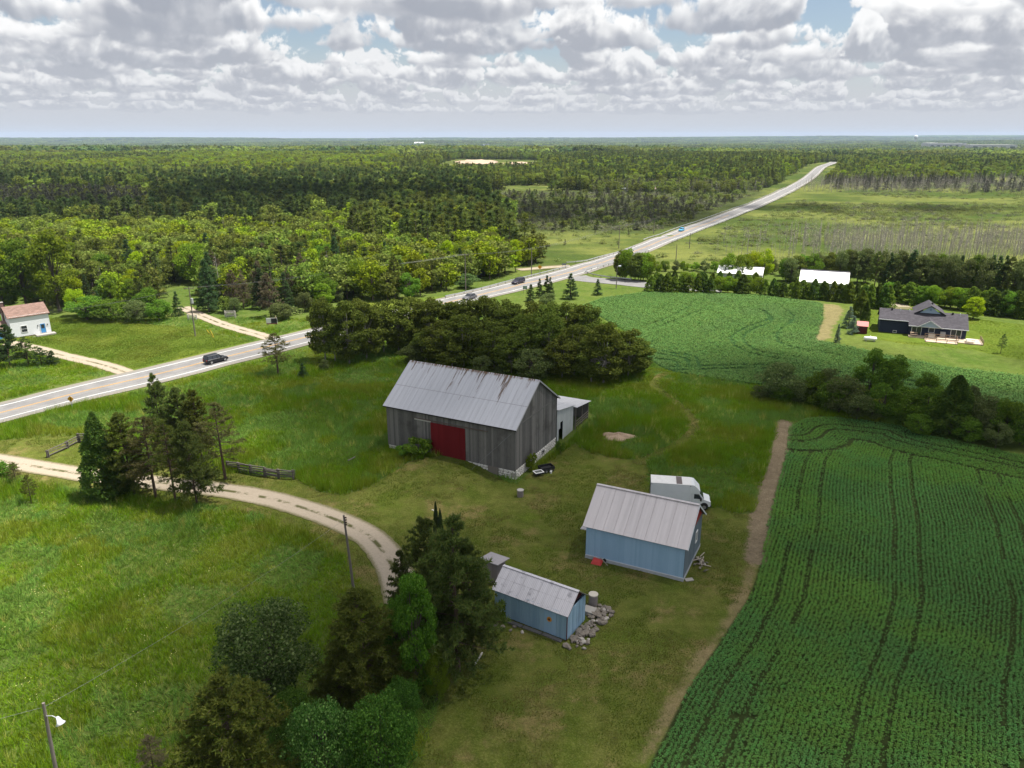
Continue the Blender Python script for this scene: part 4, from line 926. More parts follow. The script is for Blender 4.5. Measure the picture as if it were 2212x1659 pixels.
def little_barn():
    p = G(1872, 722); t = thing('red_shed', 'tiny dark red shed with a pink metal roof beside the blue spruces', 'shed', p, -.406); M = boards('dark_red_boards', (.06, .016, .016), (.10, .026, .024)); MP = metal_roof('pink_roof_metal', (.44, .15, .14), None)
    w, dpt, ze, zr = 2.1, 2.6, 1.8, 2.5
    for i, (a, b) in enumerate((((-w, 0), (0, 0)), ((0, 0), (0, dpt)), ((0, dpt), (-w, dpt)), ((-w, dpt), (-w, 0)))): board_wall('wall', a, b, lambda f: -.1, lambda f: ze, .26, M, t, (), 80+i)
    roof_slope('roof', t, -w-.15, .15, (-.2, ze-.05), (dpt*.6, zr), MP, MP, 6, (0, 1), .04, 1); roof_slope('roof', t, -w-.15, .15, (dpt+.15, ze-.05), (dpt*.6, zr), MP, MP, 0, th=.05)
    MB().box((-1.4, -.10, 0), (-.6, -.06, 1.6)).build('door', [plain('dark_red_board', (.085, .018, .018), .9)], t)
little_barn()
def far_block(name, label, px, py, wpx, hpx, dep, wall, roofc, flat=True, group=None, rz=0., wins=0, cat='building', lift=0.):
    p = G(px, py); k = mpp(p); w, h = wpx*k, hpx*k; t = thing(name, label, cat, (p.x, p.y, p.z+lift), rz, group)
    MW = plain('far_wall_%s' % str(wall), wall, .8, var=.08, scale=.2); MR = plain('far_roof_%s' % str(roofc), roofc, .7, var=.1, scale=.2)
    if flat:
        MB().box((-w/2, 0, -2), (w/2, dep, h)).build('wall', [MW], t); MB().box((-w/2-.4, -.4, h+.002), (w/2+.4, dep+.4, h+.6)).build('roof', [MR], t)
    else:
        MB().box((-w/2, 0, -2), (w/2, dep, h*.5)).build('wall', [MW], t)
        for s in (0, 1):
            A = (-.5, h*.48) if s == 0 else (dep+.5, h*.48); roof_slope('roof', t, -w/2-.5, w/2+.5, A, (dep/2, h), MR, MR, 0, th=.3)
        MB().prism([(0.02, h*.5), (dep-.02, h*.5), (dep/2, h*.97)], -w/2, w/2, 'x').build('gable', [MW], t)
    for i in range(wins):
        x = -w/2 + w*(i+.5)/wins; MB().box((x-w*.25/wins, -.12, h*.12), (x+w*.25/wins, -.02, h*.42 if not flat else h*.7)).build('window', [M_GLASS], t)
    return t

# ------------------------------------------------------------------ vehicles
M_TYRE = plain('tyre_rubber', (.02, .02, .02), .9); M_RIM = plain('alloy', (.35, .35, .36), .4, .6); M_CHROME = plain('lamp_glass', (.6, .6, .58), .2); M_TAIL = plain('tail_red', (.30, .02, .02), .3); M_BLK = plain('black_plastic', (.02, .02, .022), .6)
def wheel(t, x, y, r=.36, w=.24):
    k = 1 if y > 0 else -1
    o = MB().tube([(x, y-k*w/2, r), (x, y+k*w/2, r)], r, 16).build('wheel', [M_TYRE], t); MB().tube([(x, y+k*w/2-.01, r), (x, y+k*(w/2+.012), r)], r*.62, 12).build('rim', [M_RIM], o)
def loft(secs):
    """skin through closed rings"""
    mb = MB(); n = len(secs[0]); V = [p for s in secs for p in s]; F = []
    for i in range(len(secs)-1):
        for k in range(n): F.append((i*n+k, i*n+(k+1) % n, (i+1)*n+(k+1) % n, (i+1)*n+k))
    F += [tuple(range(n-1, -1, -1)), tuple(range((len(secs)-1)*n, len(secs)*n))]
    return mb.add(V, F)
def car(name, label, p, rz, col, L_=4.6, Wd=1.85, H=1.66, suv=True, cat='car', tilt=0.):
    t = thing(name, label, cat, p, rz); t.rotation_euler = (0, -tilt, rz); paint = plain('car_paint_%s' % str(col), col, .38, .0, var=.04, spec=.35); w = Wd/2; a = L_/2
    ring = lambda x, z0, z1, k: [(x, -w*k, z0+.08), (x, -w*k*.9, z0), (x, w*k*.9, z0), (x, w*k, z0+.08), (x, w*k, z1-.12), (x, w*k*.88, z1), (x, -w*k*.88, z1), (x, -w*k, z1-.12)]
    hb = .95 if suv else .82
    S = [(-a, .45, hb-.12, .86), (-a+.12, .30, hb+.04, .97), (-a+.7, .24, hb+.06, 1.), (.2, .22, hb+.04, 1.), (a-1.25, .22, hb+.02, 1.), (a-.45, .24, hb-.10, .97), (a-.08, .30, hb-.24, .88), (a, .40, hb-.36, .78)]
    loft([ring(*s) for s in S]).build('body', [paint], t)
    g = lambda x, z, k: [(x, -w*k, z), (x, w*k, z)]
    xr0, xr1 = (-a+.35, .35) if suv else (-a+1.0, .25); b0, b1 = (-a+.10, a-1.45) if suv else (-a+.55, a-1.5)
    V = [(b0, -w*.93, hb), (b1, -w*.93, hb), (b1, w*.93, hb), (b0, w*.93, hb), (xr0, -w*.74, H-.05), (xr1, -w*.74, H-.05), (xr1, w*.74, H-.05), (xr0, w*.74, H-.05)]
    MB().add(V, [(4,5,6,7),(0,1,5,4),(1,2,6,5),(2,3,7,6),(3,0,4,7)]).build('window', [M_GLASS], t)
    r = loft([[(xr0-.05, -w*.74, H-.06), (xr0-.05, w*.74, H-.06), (xr0, w*.66, H-.01), (xr0, -w*.66, H-.01)], [(xr1+.05, -w*.74, H-.06), (xr1+.05, w*.74, H-.06), (xr1, w*.66, H), (xr1, -w*.66, H)]]); r.build('roof', [paint], t)
    pl = MB()
    for y in (-1, 1):
        for i, j in ((0, 4), (1, 5)): q, e = Vector(V[i]), Vector(V[j]); pl.bar((q.x, y*abs(q.y)*1.005, q.z), (e.x, y*abs(e.y)*1.005, e.z), .09, .07)
        for f in (.36, .70):
            xb, xt = b0+(b1-b0)*f, xr0+(xr1-xr0)*(f*1.05); pl.bar((xb, y*w*.935, hb), (xt, y*w*.745, H-.05), .07, .05)
    pl.build('pillar', [paint], t)
    for x in (-a+.85, a-.9):
        for y in (-w+.10, w-.10): wheel(t, x, y, .36 if suv else .33)
    for y in (-w*.66, w*.66): MB().box((a-.16, y-.16, hb-.36), (a+.005, y+.16, hb-.24)).build('headlight', [M_CHROME], t); MB().box((-a-.01, y-.15, hb-.26), (-a+.14, y+.15, hb-.04)).build('tail_light', [M_TAIL], t)
    for y in (-1, 1): MB().box((a-1.75, y*w*.96-.10, hb+.02), (a-1.62, y*w*.96+.10, hb+.16)).build('mirror', [M_BLK], t)
    return t
def on_road(px, py, lane):
    g = G(px, py); i = int(np.argmin(np.hypot(ROADC[:, 0]-g.x, ROADC[:, 1]-g.y))); d = ROADC[min(i+1, len(ROADC)-1)]-ROADC[max(i-1, 0)]; d /= np.linalg.norm(d)
    f = float(np.dot(np.array([g.x, g.y])-ROADC[i], d)); c = ROADC[i] + d*f + np.array([d[1], -d[0]])*lane; return Vector((c[0], c[1], float(gh(*c))+.10)), math.atan2(d[1], d[0])
p, a = on_road(468, 783, 1.75); car('suv', 'black SUV driving along the highway past the farm lane', p, a, (.012, .013, .018), 4.6, 1.88, 1.68)
p, a = on_road(1138, 616, -1.7); car('pickup_truck', 'dark grey car at the junction beside the green road sign', p, a+math.pi, (.035, .032, .05), 4.9, 1.9, 1.7)
p, a = on_road(1012, 646, 1.7); car('sedan', 'grey car half hidden behind the grove of poplars', p, a+math.pi, (.10, .10, .11), 4.6, 1.8, 1.46, False)
p, a = on_road(700, 716, 1.8); car('sedan', 'dark car behind the leftmost poplar of the grove', p, a, (.03, .04, .06), 4.6, 1.8, 1.5, False)
p, a = on_road(1477, 500, -1.8); car('hatchback', 'light blue car on the far straight of the highway', p, a+math.pi, (.06, .30, .50), 4.4, 1.8, 1.55)
def box_truck():
    p = Vector((19.0, 81.2, float(gh(19, 81)))); t = thing('box_truck', 'old white box truck parked in long grass behind the blue garage', 'truck', p, math.radians(-9.2))
    MWT = plain('worn_white_paint', (.66, .68, .70), .45, var=.1, scale=1.2); w = 1.1
    x0, x1 = -2.42, 2.28
    b = MB().box((x0, -w, .78), (x1, w, 3.15)).build('cargo_box', [MWT], t)
    MB().box((x0-.01, -w-.02, 3.152), (x1, w+.02, 3.20)).build('box_roof', [plain('dirty_white_roof', (.72, .71, .70), .6, var=.22, scale=2.)], t)
    MB().box((.55, -w+.12, 3.203), (1.2, w-.12, 3.24)).build('roof_panel', [plain('brown_panel', (.13, .10, .095), .5)], t)
    # moulded nose over the cab
    MB().add([(x1+.002, -w, 2.15), (x1+.002, w, 2.15), (x1+.002, w, 3.2), (x1+.002, -w, 3.2), (x1+.35, -w*.98, 3.14), (x1+.35, w*.98, 3.14), (x1+1.05, -w*.88, 2.42), (x1+1.05, w*.88, 2.42), (x1+1.0, -w*.88, 2.2), (x1+1.0, w*.88, 2.2)],
             [(3,2,5,4),(4,5,7,6),(6,7,9,8),(0,3,4),(0,4,6),(0,6,8),(1,5,2),(1,7,5),(1,9,7),(0,8,9,1)]).build('nose', [MWT], t)
    for s in (-1, 1):
        for xx in (x0+.1, x1-.1): MB().box((xx-.06, s*(w+.012)-.01, 3.0), (xx+.06, s*(w+.012)+.01, 3.06)).build('marker_light', [M_BLK], t)
        MB().bar((x1-.02, s*(w+.01), .6), (x1-.02, s*(w+.01), 3.15), .10, .04).build('corner_trim', [plain('bright_trim', (.75, .76, .78), .4)], t)
    MB().box((x0-.03, -w+.05, .8), (x0-.004, w-.05, 3.0)).build('rear_door', [plain('rear_shadow', (.10, .10, .11), .7)], t)  # shade of the rear painted into the door as dark grey
    # van cab
    c = [(x1+.01, .5), (x1+2.30, .5), (x1+2.36, .85), (x1+2.28, 1.12), (x1+1.55, 1.36), (x1+.95, 2.16), (x1+.01, 2.16)]; mb = MB()
    mb.prism(c, -w*.88, w*.88, 'y'); cab = mb.build('cab', [MWT], t)
    for s in (-1, 1):
        y = s*w*.885
        MB().prism([(x1+.38, 1.42), (x1+1.33, 1.42), (x1+.92, 2.02), (x1+.38, 2.02)], y-.006, y+.006, 'y').build('side_window', [M_GLASS], t)
        MB().box((x1+1.1, y+s*.02-.0, 1.25), (x1+1.25, y+s*.26, 1.62)).build('mirror', [M_BLK], t) if s > 0 else MB().box((x1+1.1, y-.26, 1.25), (x1+1.25, y-.02, 1.62)).build('mirror', [M_BLK], t)
        MB().tube([(x1+1.62, y+s*.012, .52), (x1+1.62, y-s*.05, .52)], .46, 16).build('wheel_arch', [M_BLK], t)
        wheel(t, x1+1.62, s*(w*.80), .38, .24); wheel(t, x0+1.1, s*(w-.2), .38, .34)
        MB().box((x1+2.31, s*.62-.14, .84), (x1+2.37, s*.62+.14, 1.02)).build('headlight', [M_CHROME], t)
    q = [(x1+1.52, -w*.76, 1.42), (x1+1.52, w*.76, 1.42), (x1+1.0, w*.72, 2.1), (x1+1.0, -w*.72, 2.1)]
    MB().add([(x+.03, y, z+.02) for x, y, z in q] + q, [(0,1,2,3),(0,4,5,1),(1,5,6,2),(2,6,7,3),(3,7,4,0)]).build('windscreen', [M_GLASS], t)
    MB().box((x1+2.3, -w*.85, .45), (x1+2.45, w*.85, .62)).build('bumper', [M_BLK], t); MB().box((x1+2.335, -.42, .72), (x1+2.372, .42, 1.02)).build('grille', [M_BLK], t); MB().box((x0+.1, -.5, .5), (x1, .5, .77)).build('chassis', [M_BLK], t)
box_truck()

# ------------------------------------------------------------------ poles, wires, rails, signs, fences
M_POLE = plain('weathered_pole', (.16, .14, .125), .95, var=.3, scale=2.); M_GALV = plain('galvanised', (.42, .43, .45), .5, .3); M_WIRE = plain('wire', (.20, .20, .21), .6); M_PORC = plain('insulator', (.06, .035, .03), .4)
POLES = {}
def pole(key, bx, by, ty, label, arm=True, can=False, name='utility_pole', h=None, lean=(0, 0), rad=.13, arms_z=.35, p=None):
    p = p or G(bx, by); h = h or height_to(p, ty); t = thing(name, label, 'pole', p, 0, 'utility poles along the highway' if key.startswith('r') else None)
    top = Vector((lean[0], lean[1], h)); MB().tube([(0, 0, -.5), top*.5, top], [rad*1.25, rad, rad*.75], 8).build('pole', [M_POLE], t)
    att = [top + Vector((0, 0, -.15))]
    if arm:
        MB().bar(top + Vector((-1.1, -.1, -arms_z)), top + Vector((1.1, -.1, -arms_z)), .12, .12).build('cross_arm', [M_POLE], t); att = []
        for x in (-1.0, 0, 1.0):
            q = top + Vector((x, -.1, -arms_z+.06)); MB().tube([q, q + Vector((0, 0, .2))], .05, 6).build('insulator', [M_PORC], t); att.append(q + Vector((0, 0, .2)))
    if can: MB().tube([top + Vector((.35, -.1, -3.6)), top + Vector((.35, -.1, -2.5))], .28, 10).build('transformer', [M_GALV], t)
    POLES[key] = [p + a for a in att]; return t, p, top
def wire(name, label, spans, sag=.02, rad=.018, group=None):
    mb = MB()
    for a, b in spans:
        d = (b-a).length; n = 10; mb.tube([a.lerp(b, i/n) - Vector((0, 0, 4*sag*d*(i/n)*(1-i/n))) for i in range(n+1)], rad, 3, cap=False)
    o = mb.build(name, [M_WIRE]); tag(o, label, 'wire', group); return o
pole('ra', 422, 726, 620, 'utility pole with a transformer beside the sandy track', can=True)
pole('rb', 783, 634, 577, 'utility pole standing in the yellow-green trees behind the poplar grove')
pole('rc', 1006, 630, 548, 'utility pole at the roadside left of the junction guard rail')
pole('rd', 1148, 598, 536, 'utility pole beside the yellow diamond sign at the junction')
pole('re', 1336.5, 537, 486, 'utility pole on the marsh edge left of the far straight')
pole('rf', 1412, 505, 471, 'farthest utility pole, on the marsh left of the blue car')
pole('rg', 1460, 563, 528, 'short utility pole on the slope right of the highway', arm=False); pole('rh', 1489, 537, 503, 'slim pole below the blue car on the right of the highway', arm=False)
left_pole = [G(150, 800) + Vector((-60, -45, 10.5)) + Vector((x, 0, 0)) for x in (-1, 0, 1)]
for i in range(3):
    seq = [POLES[k][i] for k in ('ra', 'rb', 'rc', 'rd', 're', 'rf')]
    wire('power_line', ('nearest the road', 'middle', 'farthest from the road')[2-i] + ' power line strung between the roadside poles', list(zip(seq[:-1], seq[1:])), .012, .02, 'wires between the roadside poles')
hp = Vector((-103.4, 163.6, 4.6))
for i in range(3): wire('service_wire', ('lowest', 'middle', 'topmost')[i] + ' service wire from the roadside pole to the white farmhouse', [(POLES['ra'][i], hp + Vector((0, .3*i, .25*i)))], .015, .016, 'service wires to the white farmhouse')
t, p, top = pole('m', 766, 1286, 1113, 'grey pole with stacked insulators beside the driveway bend', arm=False, lean=(-.45, 0), rad=.12)
for k in range(4): q = top + Vector((.10, -.05, -.22-.24*k)); MB().tube([q, q + Vector((.16, -.02, 0))], .075, 8).build('insulator', [M_PORC], t)
MB().tube([(.13, -.06, 0), top + Vector((.11, -.06, -3.5))], .025, 4).build('conduit', [M_GALV], t)
lp = Vector((-29.6, 38.2, float(gh(-29.6, 38.2)))); t, p, top = pole('l', 0, 0, 0, 'dark pole with a white yard lamp at the lower left corner', arm=False, h=8.5, rad=.12, p=lp, lean=(.35, .0))
q = top + Vector((.05, -.05, -.95)); MB().tube([q, q + Vector((.45, -.12, .12)), q + Vector((.8, -.2, 0))], .03, 6).build('lamp_arm', [M_GALV], t)
ls = MB().tube([q + Vector((.80, -.2, .12)), q + Vector((.86, -.22, -.04)), q + Vector((.92, -.24, -.22)), q + Vector((.97, -.26, -.36))], [.07, .13, .17, .30], 14).build('lamp_shade', [plain('white_enamel', (.75, .76, .80), .4)], t, smooth=True)
wire('overhead_wire', 'long wire from the yard lamp pole to the grey pole by the driveway', [(lp + top + Vector((0, 0, -.3)), POLES['m'][0] + Vector((0, 0, -.3))), (lp + top + Vector((0, 0, -.3)), lp + Vector((-24, -9.5, 8.6)))], .018, .009)
bc = Matrix.Translation((BX, BY, 0)) @ Matrix.Rotation(BTH, 4, 'Z')
wire('guy_wire', 'thin wire slanting across the right front of the barn', [(bc @ Vector((-.4, -.25, 6.4)), bc @ Vector((-5.6, -1.4, .9)))], .002, .018)
def rail(name, label, C, sgn=0, posts=3.8):
    """steel guard rail on posts"""
    C = np.asarray(C); P = [Vector((c[0], c[1], float(gh(*c))+.06)) for c in C]; t = thing(name, label, 'guard rail', P[0]); o = P[0]; b = MB(); pm = MB(); acc = 0
    b.v = []; n = len(P)
    for i in range(n-1): b.bar(P[i]-o+Vector((0, 0, .62)), P[i+1]-o+Vector((0, 0, .62)), .08, .32)
    for i in range(n-1):
        L_ = (P[i+1]-P[i]).length
        while acc < L_:
            q = P[i].lerp(P[i+1], acc/L_)-o; pm.box((q.x-.08, q.y-.08, q.z-.4), (q.x+.08, q.y+.08, q.z+.74)); acc += posts
        acc -= L_
    b.build('beam', [M_GALV], t); pm.build('post_row', [M_POLE], t, kind='stuff')
rail('guard_rail', 'guard rail along the near left side of the highway before the junction', spline(GP([(962, 645), (1010, 634), (1074, 618), (1140, 601), (1195, 587), (1229, 578)]), 3))
rail('guard_rail', 'guard rail left of the highway just past the gravel turning', spline(GP([(1223, 571), (1256, 568), (1289, 560), (1331, 549), (1372, 534)]), 3))
rail('guard_rail', 'curved guard rail round the inner corner of the side road', spline(GP([(1364, 607.5), (1330, 604), (1297, 600), (1272, 594), (1264, 589.5), (1270, 586), (1284, 582.5), (1306, 576.5), (1350, 561), (1403, 544)]), 2))
nrm = np.stack([np.gradient(ROADC[:, 1]), -np.gradient(ROADC[:, 0])], 1); nrm /= np.linalg.norm(nrm, axis=1)[:, None]
kf = np.where((ROADC[:, 1] > 315) & (ROADC[:, 1] < 640))[0]
rail('guard_rail', 'long guard rail on the left of the far straight', (ROADC - nrm*6.2)[kf][::2], posts=8); rail('guard_rail', 'long guard rail on the right of the far straight above the marsh', (ROADC + nrm*6.2)[kf][::2], posts=8)
def diamond(bx, by, ty, label, col, s=.75):
    p = G(bx, by); h = height_to(p, ty); t = thing('road_sign', label, 'sign', p); MB().bar((0, 0, -.3), (0, 0, h-.3), .09).build('post', [M_GALV], t); z = h-s*.7
    MB().prism([(0, z-s*.7), (s*.7, z), (0, z+s*.7), (-s*.7, z)], -.075, -.05, 'y').build('sign_board', [plain('sign_yellow', (.62, .30, .01), .5)], t)
    MB().prism([(-.05, z-.28), (.05, z-.28), (.05, z+.02), (.16, z+.10), (.12, z+.18), (.0, z+.08), (-.05, z+.28)], -.082, -.078, 'y').build('sign_symbol', [M_BLK], t)
diamond(157, 884, 855, 'orange-yellow diamond road sign on the verge at the left of the highway', 0); diamond(1166, 595, 572, 'yellow diamond road sign behind the guard rail at the junction', 0, 1.0)
def panel_sign(bx, by, ty, wpx, hpx, label, col, edge):
    p = G(bx, by); h = height_to(p, ty); k = mpp(p); w, hh = wpx*k, hpx*k; t = thing('road_sign', label, 'sign', p)
    for x in (-w*.4, w*.4): MB().bar((x, 0, -.3), (x, 0, h), .09).build('post', [M_POLE], t)
    MB().box((-w/2, -.09, h-hh), (w/2, -.05, h)).build('sign_board', [col], t); MB().box((-w/2+.08, -.10, h-hh*.55), (w/2-.08, -.092, h-hh*.4)).build('sign_line', [edge], t)
panel_sign(1134, 634, 618, 9, 6, 'green direction sign on the verge in front of the dark car', plain('sign_green', (.02, .14, .09), .5), M_WHITE)
panel_sign(1218, 578, 569, 9, 4, 'small blue-grey sign beside the gravel turning', plain('sign_slate', (.10, .13, .18), .5), M_WHITE)
def billboard():
    p = G(588, 703); k = mpp(p); t = thing('billboard', 'roadside board, half white and half dark picture, in the grass past the track', 'sign', p, .1); w, z0, z1 = 2.5, .35, 1.75
    MB().box((-w/2, -.05, z0), (w/2, .05, z1)).build('sign_board', [M_WHITE], t); MB().box((-.15, -.07, z0+.22), (w/2-.03, -.055, z1-.02)).build('dark_picture', [plain('dark_print', (.03, .03, .035), .6, var=.4, scale=6.)], t)
    MB().box((-w/2, -.075, z0), (w/2, -.055, z0+.2)).build('red_strip', [plain('dark_red_print', (.20, .03, .035), .6)], t); MB().prism([(.75, z1), (1.1, z1), (1.05, z1+.35), (.9, z1+.55), (.78, z1+.3)], -.03, .03, 'y').build('cut_out', [plain('cream_print', (.6, .5, .35), .6)], t)
    for x in (-.9, .9): MB().bar((x, .08, -.4), (x, .08, z1-.1), .10).build('post', [M_POLE], t)
billboard()
def street_lamp():
    p = G(1331, 623); h = height_to(p, 574); t = thing('street_lamp', 'tall street lamp beside the side road at the junction', 'street lamp', p); MB().tube([(0, 0, -.4), (0, 0, h)], [.14, .09], 8).build('pole', [M_POLE], t)
    MB().bar((0, 0, h-.4), (.7, -.2, h-.1), .07).build('arm', [M_GALV], t); MB().box((.4, -.45, h-.25), (1.1, .05, h+.1)).build('lamp_head', [plain('white_enamel', (.75, .76, .80), .4)], t)
street_lamp()
p = G(461, 729); t = thing('guy_marker', 'pair of yellow guy wire markers leaning in the grass by the track', 'marker', p)
for x0, x1 in ((-1.35, 0), (-.55, .12)): MB().bar((x0, .1, 1.75), (x1, 0, -.1), .09).build('marker_tube', [plain('marker_yellow', (.60, .42, .05), .5)], t)
M_RAILW = boards('split_rails', (.06, .052, .047), (.17, .155, .14), .9, (3, 3, 3)); M_GATE = boards('pale_rails', (.42, .40, .36), (.58, .55, .51), .9)
def rail_fence(name, label, pts, hs=1.15, n=4, mat=M_RAILW, seed=0, wob=.08):
    P = [G(*q) for q in pts]; t = thing(name, label, 'fence', P[0]); o = P[0]; r = random.Random(seed)
    for p in P:
        q = p-o; MB().bar((q.x, q.y, q.z-.4), (q.x+r.uniform(-.05, .05), q.y, q.z+hs+.15), .15).build('post', [mat], t); MB().bar((q.x+.16, q.y+.14, q.z-.4), (q.x+.14, q.y+.12, q.z+hs+.05), .13).build('post', [mat], t)
    for a, b in zip(P[:-1], P[1:]):
        m = max(1, round((b-a).length/3.2))
        for j in range(m):
            for k in range(n):
                z = .15 + hs*(k+.4)/n; u, v = a.lerp(b, j/m)-o, a.lerp(b, (j+1)/m)-o; off = .07*(1 if (j+k) % 2 else -1)
                MB().bar((u.x-.1, u.y+off, u.z+z+r.uniform(-wob, wob)), (v.x+.1, v.y+off, v.z+z+r.uniform(-wob, wob)), .11+.03*r.random(), .10).build('rail', [mat], t)
rail_fence('rail_fence', 'short grey split-rail fence on the mown grass left of the big cedar', [(103, 989), (145, 969), (169, 956)], 1.0, 3)
rail_fence('rail_fence', 'dark stacked split-rail fence running behind the big cedar', [(170, 956), (184, 956), (200, 958)], 1.3, 5, seed=2)
rail_fence('rail_fence', 'tumbledown split-rail fence between the pines and the long grass', [(492, 1016), (515, 1019), (541, 1024), (572, 1030), (601, 1034), (634, 1036)], 1.25, 5, seed=3, wob=.16)
rail_fence('rail_gate', 'pale rail hurdle on the right side of the sandy track', [(487, 687), (508, 687)], 1.7, 6, M_GATE, 4, .02); rail_fence('rail_gate', 'pale rail hurdle on the left side of the sandy track', [(406, 691), (424, 691)], 1.2, 5, M_GATE, 5, .02)

# ------------------------------------------------------------------ things in the yard
def well(name, label, px, py, dia, h, capcol, slab=False):
    p = G(px, py); t = thing(name, label, 'well', p); MB().tube([(0, 0, -.3), (0, 0, h)], dia/2, 20).build('casing', [plain('well_tile', (.20, .175, .165), .9, var=.25)], t); MB().tube([(0, 0, h+.002), (0, 0, h+.09)], dia/2+.03, 20).build('lid', [capcol], t)
well('concrete_well', 'grey concrete well tile on the mown grass in front of the barn', 1124, 1072, .78, .80, plain('grey_lid', (.36, .34, .33), .9, var=.25))
well('stone_well', 'well tile with a pale lid behind the small blue shed', 1281, 1307, .85, 1.15, plain('pale_lid', (.48, .44, .38), .9, var=.25))
p = G(1273, 1324); MBs = MB().box((-.55, -.5, -.1), (.55, .5, .42)); o = MBs.build('stone_slab', [M_CONC]); o.location = p; o.rotation_euler = (0, 0, -.5); tag(o, 'square concrete block beside the pale-lidded well', 'slab')
M_ROCK = plain('field_stone', (.15, .13, .11), .95, var=.35, scale=3., island=.3); SM = stone_meshes(M_ROCK, 7, 50, .72); M_ROCKP = plain('pale_stone', (.36, .33, .30), .95, var=.3, scale=3.); SMP = stone_meshes(M_ROCKP, 4, 70, .7)
def stone_heap():
    base = G(1265, 1365); t = thing('stone_pile', 'long heap of field stones along the end of the small blue shed', 'stone pile', base); r = random.Random(5); poly = [(1011.2+.15714*x, 1188.2+.15714*y) for x, y in ((1390, 1240), (1500, 1110), (1630, 1010), (1700, 850), (1800, 770), (1990, 800), (2010, 900), (1880, 1010), (1770, 1140), (1640, 1290), (1500, 1340), (1400, 1300))]
    n = 0
    while n < 150:
        x, y = r.uniform(1220, 1330), r.uniform(1300, 1410)
        if not inpoly(x, y, poly): continue
        g = G(x, y); s = r.choice((.24, .3, .36, .42, .5, .6)); d = float(sdf(x, y, poly))/14
        inst('stone', (SM if r.random() < .8 else SMP)[r.randrange(4)], t, g-base + Vector((0, 0, s*.18+min(.3, max(0, d)*.28)*r.random())), (r.uniform(-.3, .3), r.uniform(-.3, .3), r.uniform(0, 6)), (s*r.uniform(.85, 1.3), s, s*r.uniform(.8, 1.1))); n += 1
stone_heap()
def boulder(px, py, s, label, k, M=None):
    p = G(px, py); o = inst('boulder', (M or SM)[k % 4], None, p + Vector((0, 0, s*.22)), (.1*k, .2, k*1.3), (s*1.15, s, s)); tag(o, label, 'boulder')
for k, (x, y, s, l) in enumerate(((1064, 1351, .85, 'big boulder under the leafy shrub left of the small blue shed'), (1085, 1357, .55, 'rounded boulder right of the biggest one by the shrub'), (1112, 1355, .40, 'grey stone at the foot of the small blue shed wall'), (1103, 1363, .34, 'small stone in the grass below the shed wall'), (1128, 1367, .36, 'pale flat stone in front of the shed timber'), (1222, 1397, .62, 'large stone at the near corner of the stone heap'), (1230, 1402, .5, 'dark stone leaning on the large corner stone'), (1261, 1402, .42, 'pale stone lying apart from the near end of the heap'))):
    boulder(x, y, s, l, k, SMP if 'pale' in l else SM)
def lying(name, label, cat, a, b, w, mat, h=None, lift=.06):
    p, q = G(*a), G(*b); o = MB().bar((0, 0, lift), (q-p) + Vector((0, 0, lift)), w, h).build(name, [mat]); o.location = p; tag(o, label, cat)
M_BIRCH = plain('birch_bark', (.55, .52, .46), .8, var=.25)
lying('fallen_branch', 'pale fallen branch on the lawn right of the tall pines', 'branch', (1042, 1411), (1022, 1442), .12, M_BIRCH, .12); lying('board', 'white board lying on the lawn behind the pines', 'board', (984, 1137), (1001, 1135), .3, M_BIRCH, .08); lying('plank', 'pale plank leaning by the slim dark cedars', 'plank', (934, 1121), (945, 1126), .16, M_BIRCH, .06, 1.2)
lying('fallen_rail', 'grey rail lying in the long grass left of the barn bank', 'rail', (752, 1003), (768, 995), .12, M_RAILW, .1, .55); lying('broken_board', 'broken board beside the garage rubble', 'board', (1480, 1254), (1497, 1252), .5, M_CONC, .06)
def tub(name, label, px, py, Lx, Ly, h, z, rz, col, frame=None, inside=M_DARK):
    p = G(px, py); t = thing(name, label, 'trailer' if frame is None else 'frame', p, rz); mb = MB(); th = .06
    mb.box((-Lx/2, -Ly/2, z), (Lx/2, Ly/2, z+.06)); mb.box((-Lx/2, -Ly/2, z+.062), (-Lx/2+th, Ly/2, z+h)); mb.box((Lx/2-th, -Ly/2, z+.062), (Lx/2, Ly/2, z+h)); mb.box((-Lx/2+th+.002, -Ly/2, z+.062), (Lx/2-th-.002, -Ly/2+th, z+h)); mb.box((-Lx/2+th+.002, Ly/2-th, z+.062), (Lx/2-th-.002, Ly/2, z+h)); mb.build('tub', [col], t)
    if frame:
        f = MB(); f.box((-Lx/2-.03, -Ly/2-.03, z+h+.002), (Lx/2+.03, -Ly/2+.1, z+h+.06)).box((-Lx/2-.03, Ly/2-.1, z+h+.002), (Lx/2+.03, Ly/2+.03, z+h+.06)).box((-Lx/2-.03, -Ly/2+.102, z+h+.002), (-Lx/2+.1, Ly/2-.102, z+h+.06)).box((Lx/2-.1, -Ly/2+.102, z+h+.002), (Lx/2+.03, Ly/2-.102, z+h+.06)).build('rim_frame', [frame], t)
        MB().box((-Lx/2+.1, -Ly/2+.1, z+h-.1), (Lx/2-.1, Ly/2-.1, z+h-.06)).build('mesh_panel', [plain('grey_mesh', (.14, .15, .14), .8)], t)
    else:
        for x in (-Lx*.18, Lx*.18):
            for s in (-1, 1): wheel(t, x, s*(Ly/2+.08), .26, .16)
    for x in (-Lx/2+.1, Lx/2-.1):
        for y in (-Ly/2+.1, Ly/2-.1): MB().bar((x, y, -.1), (x, y, z+.02), .08).build('leg', [M_BLK], t)
tub('utility_trailer', 'low black trailer tub parked at the barn foundation', 1180, 1017, 1.9, 1.25, .38, .34, .42, M_BLK); tub('cold_frame', 'white-framed mesh frame on a dark base beside the black trailer', 1163, 1027, 1.2, .9, .22, .30, .42, M_BLK, M_WPAINT)
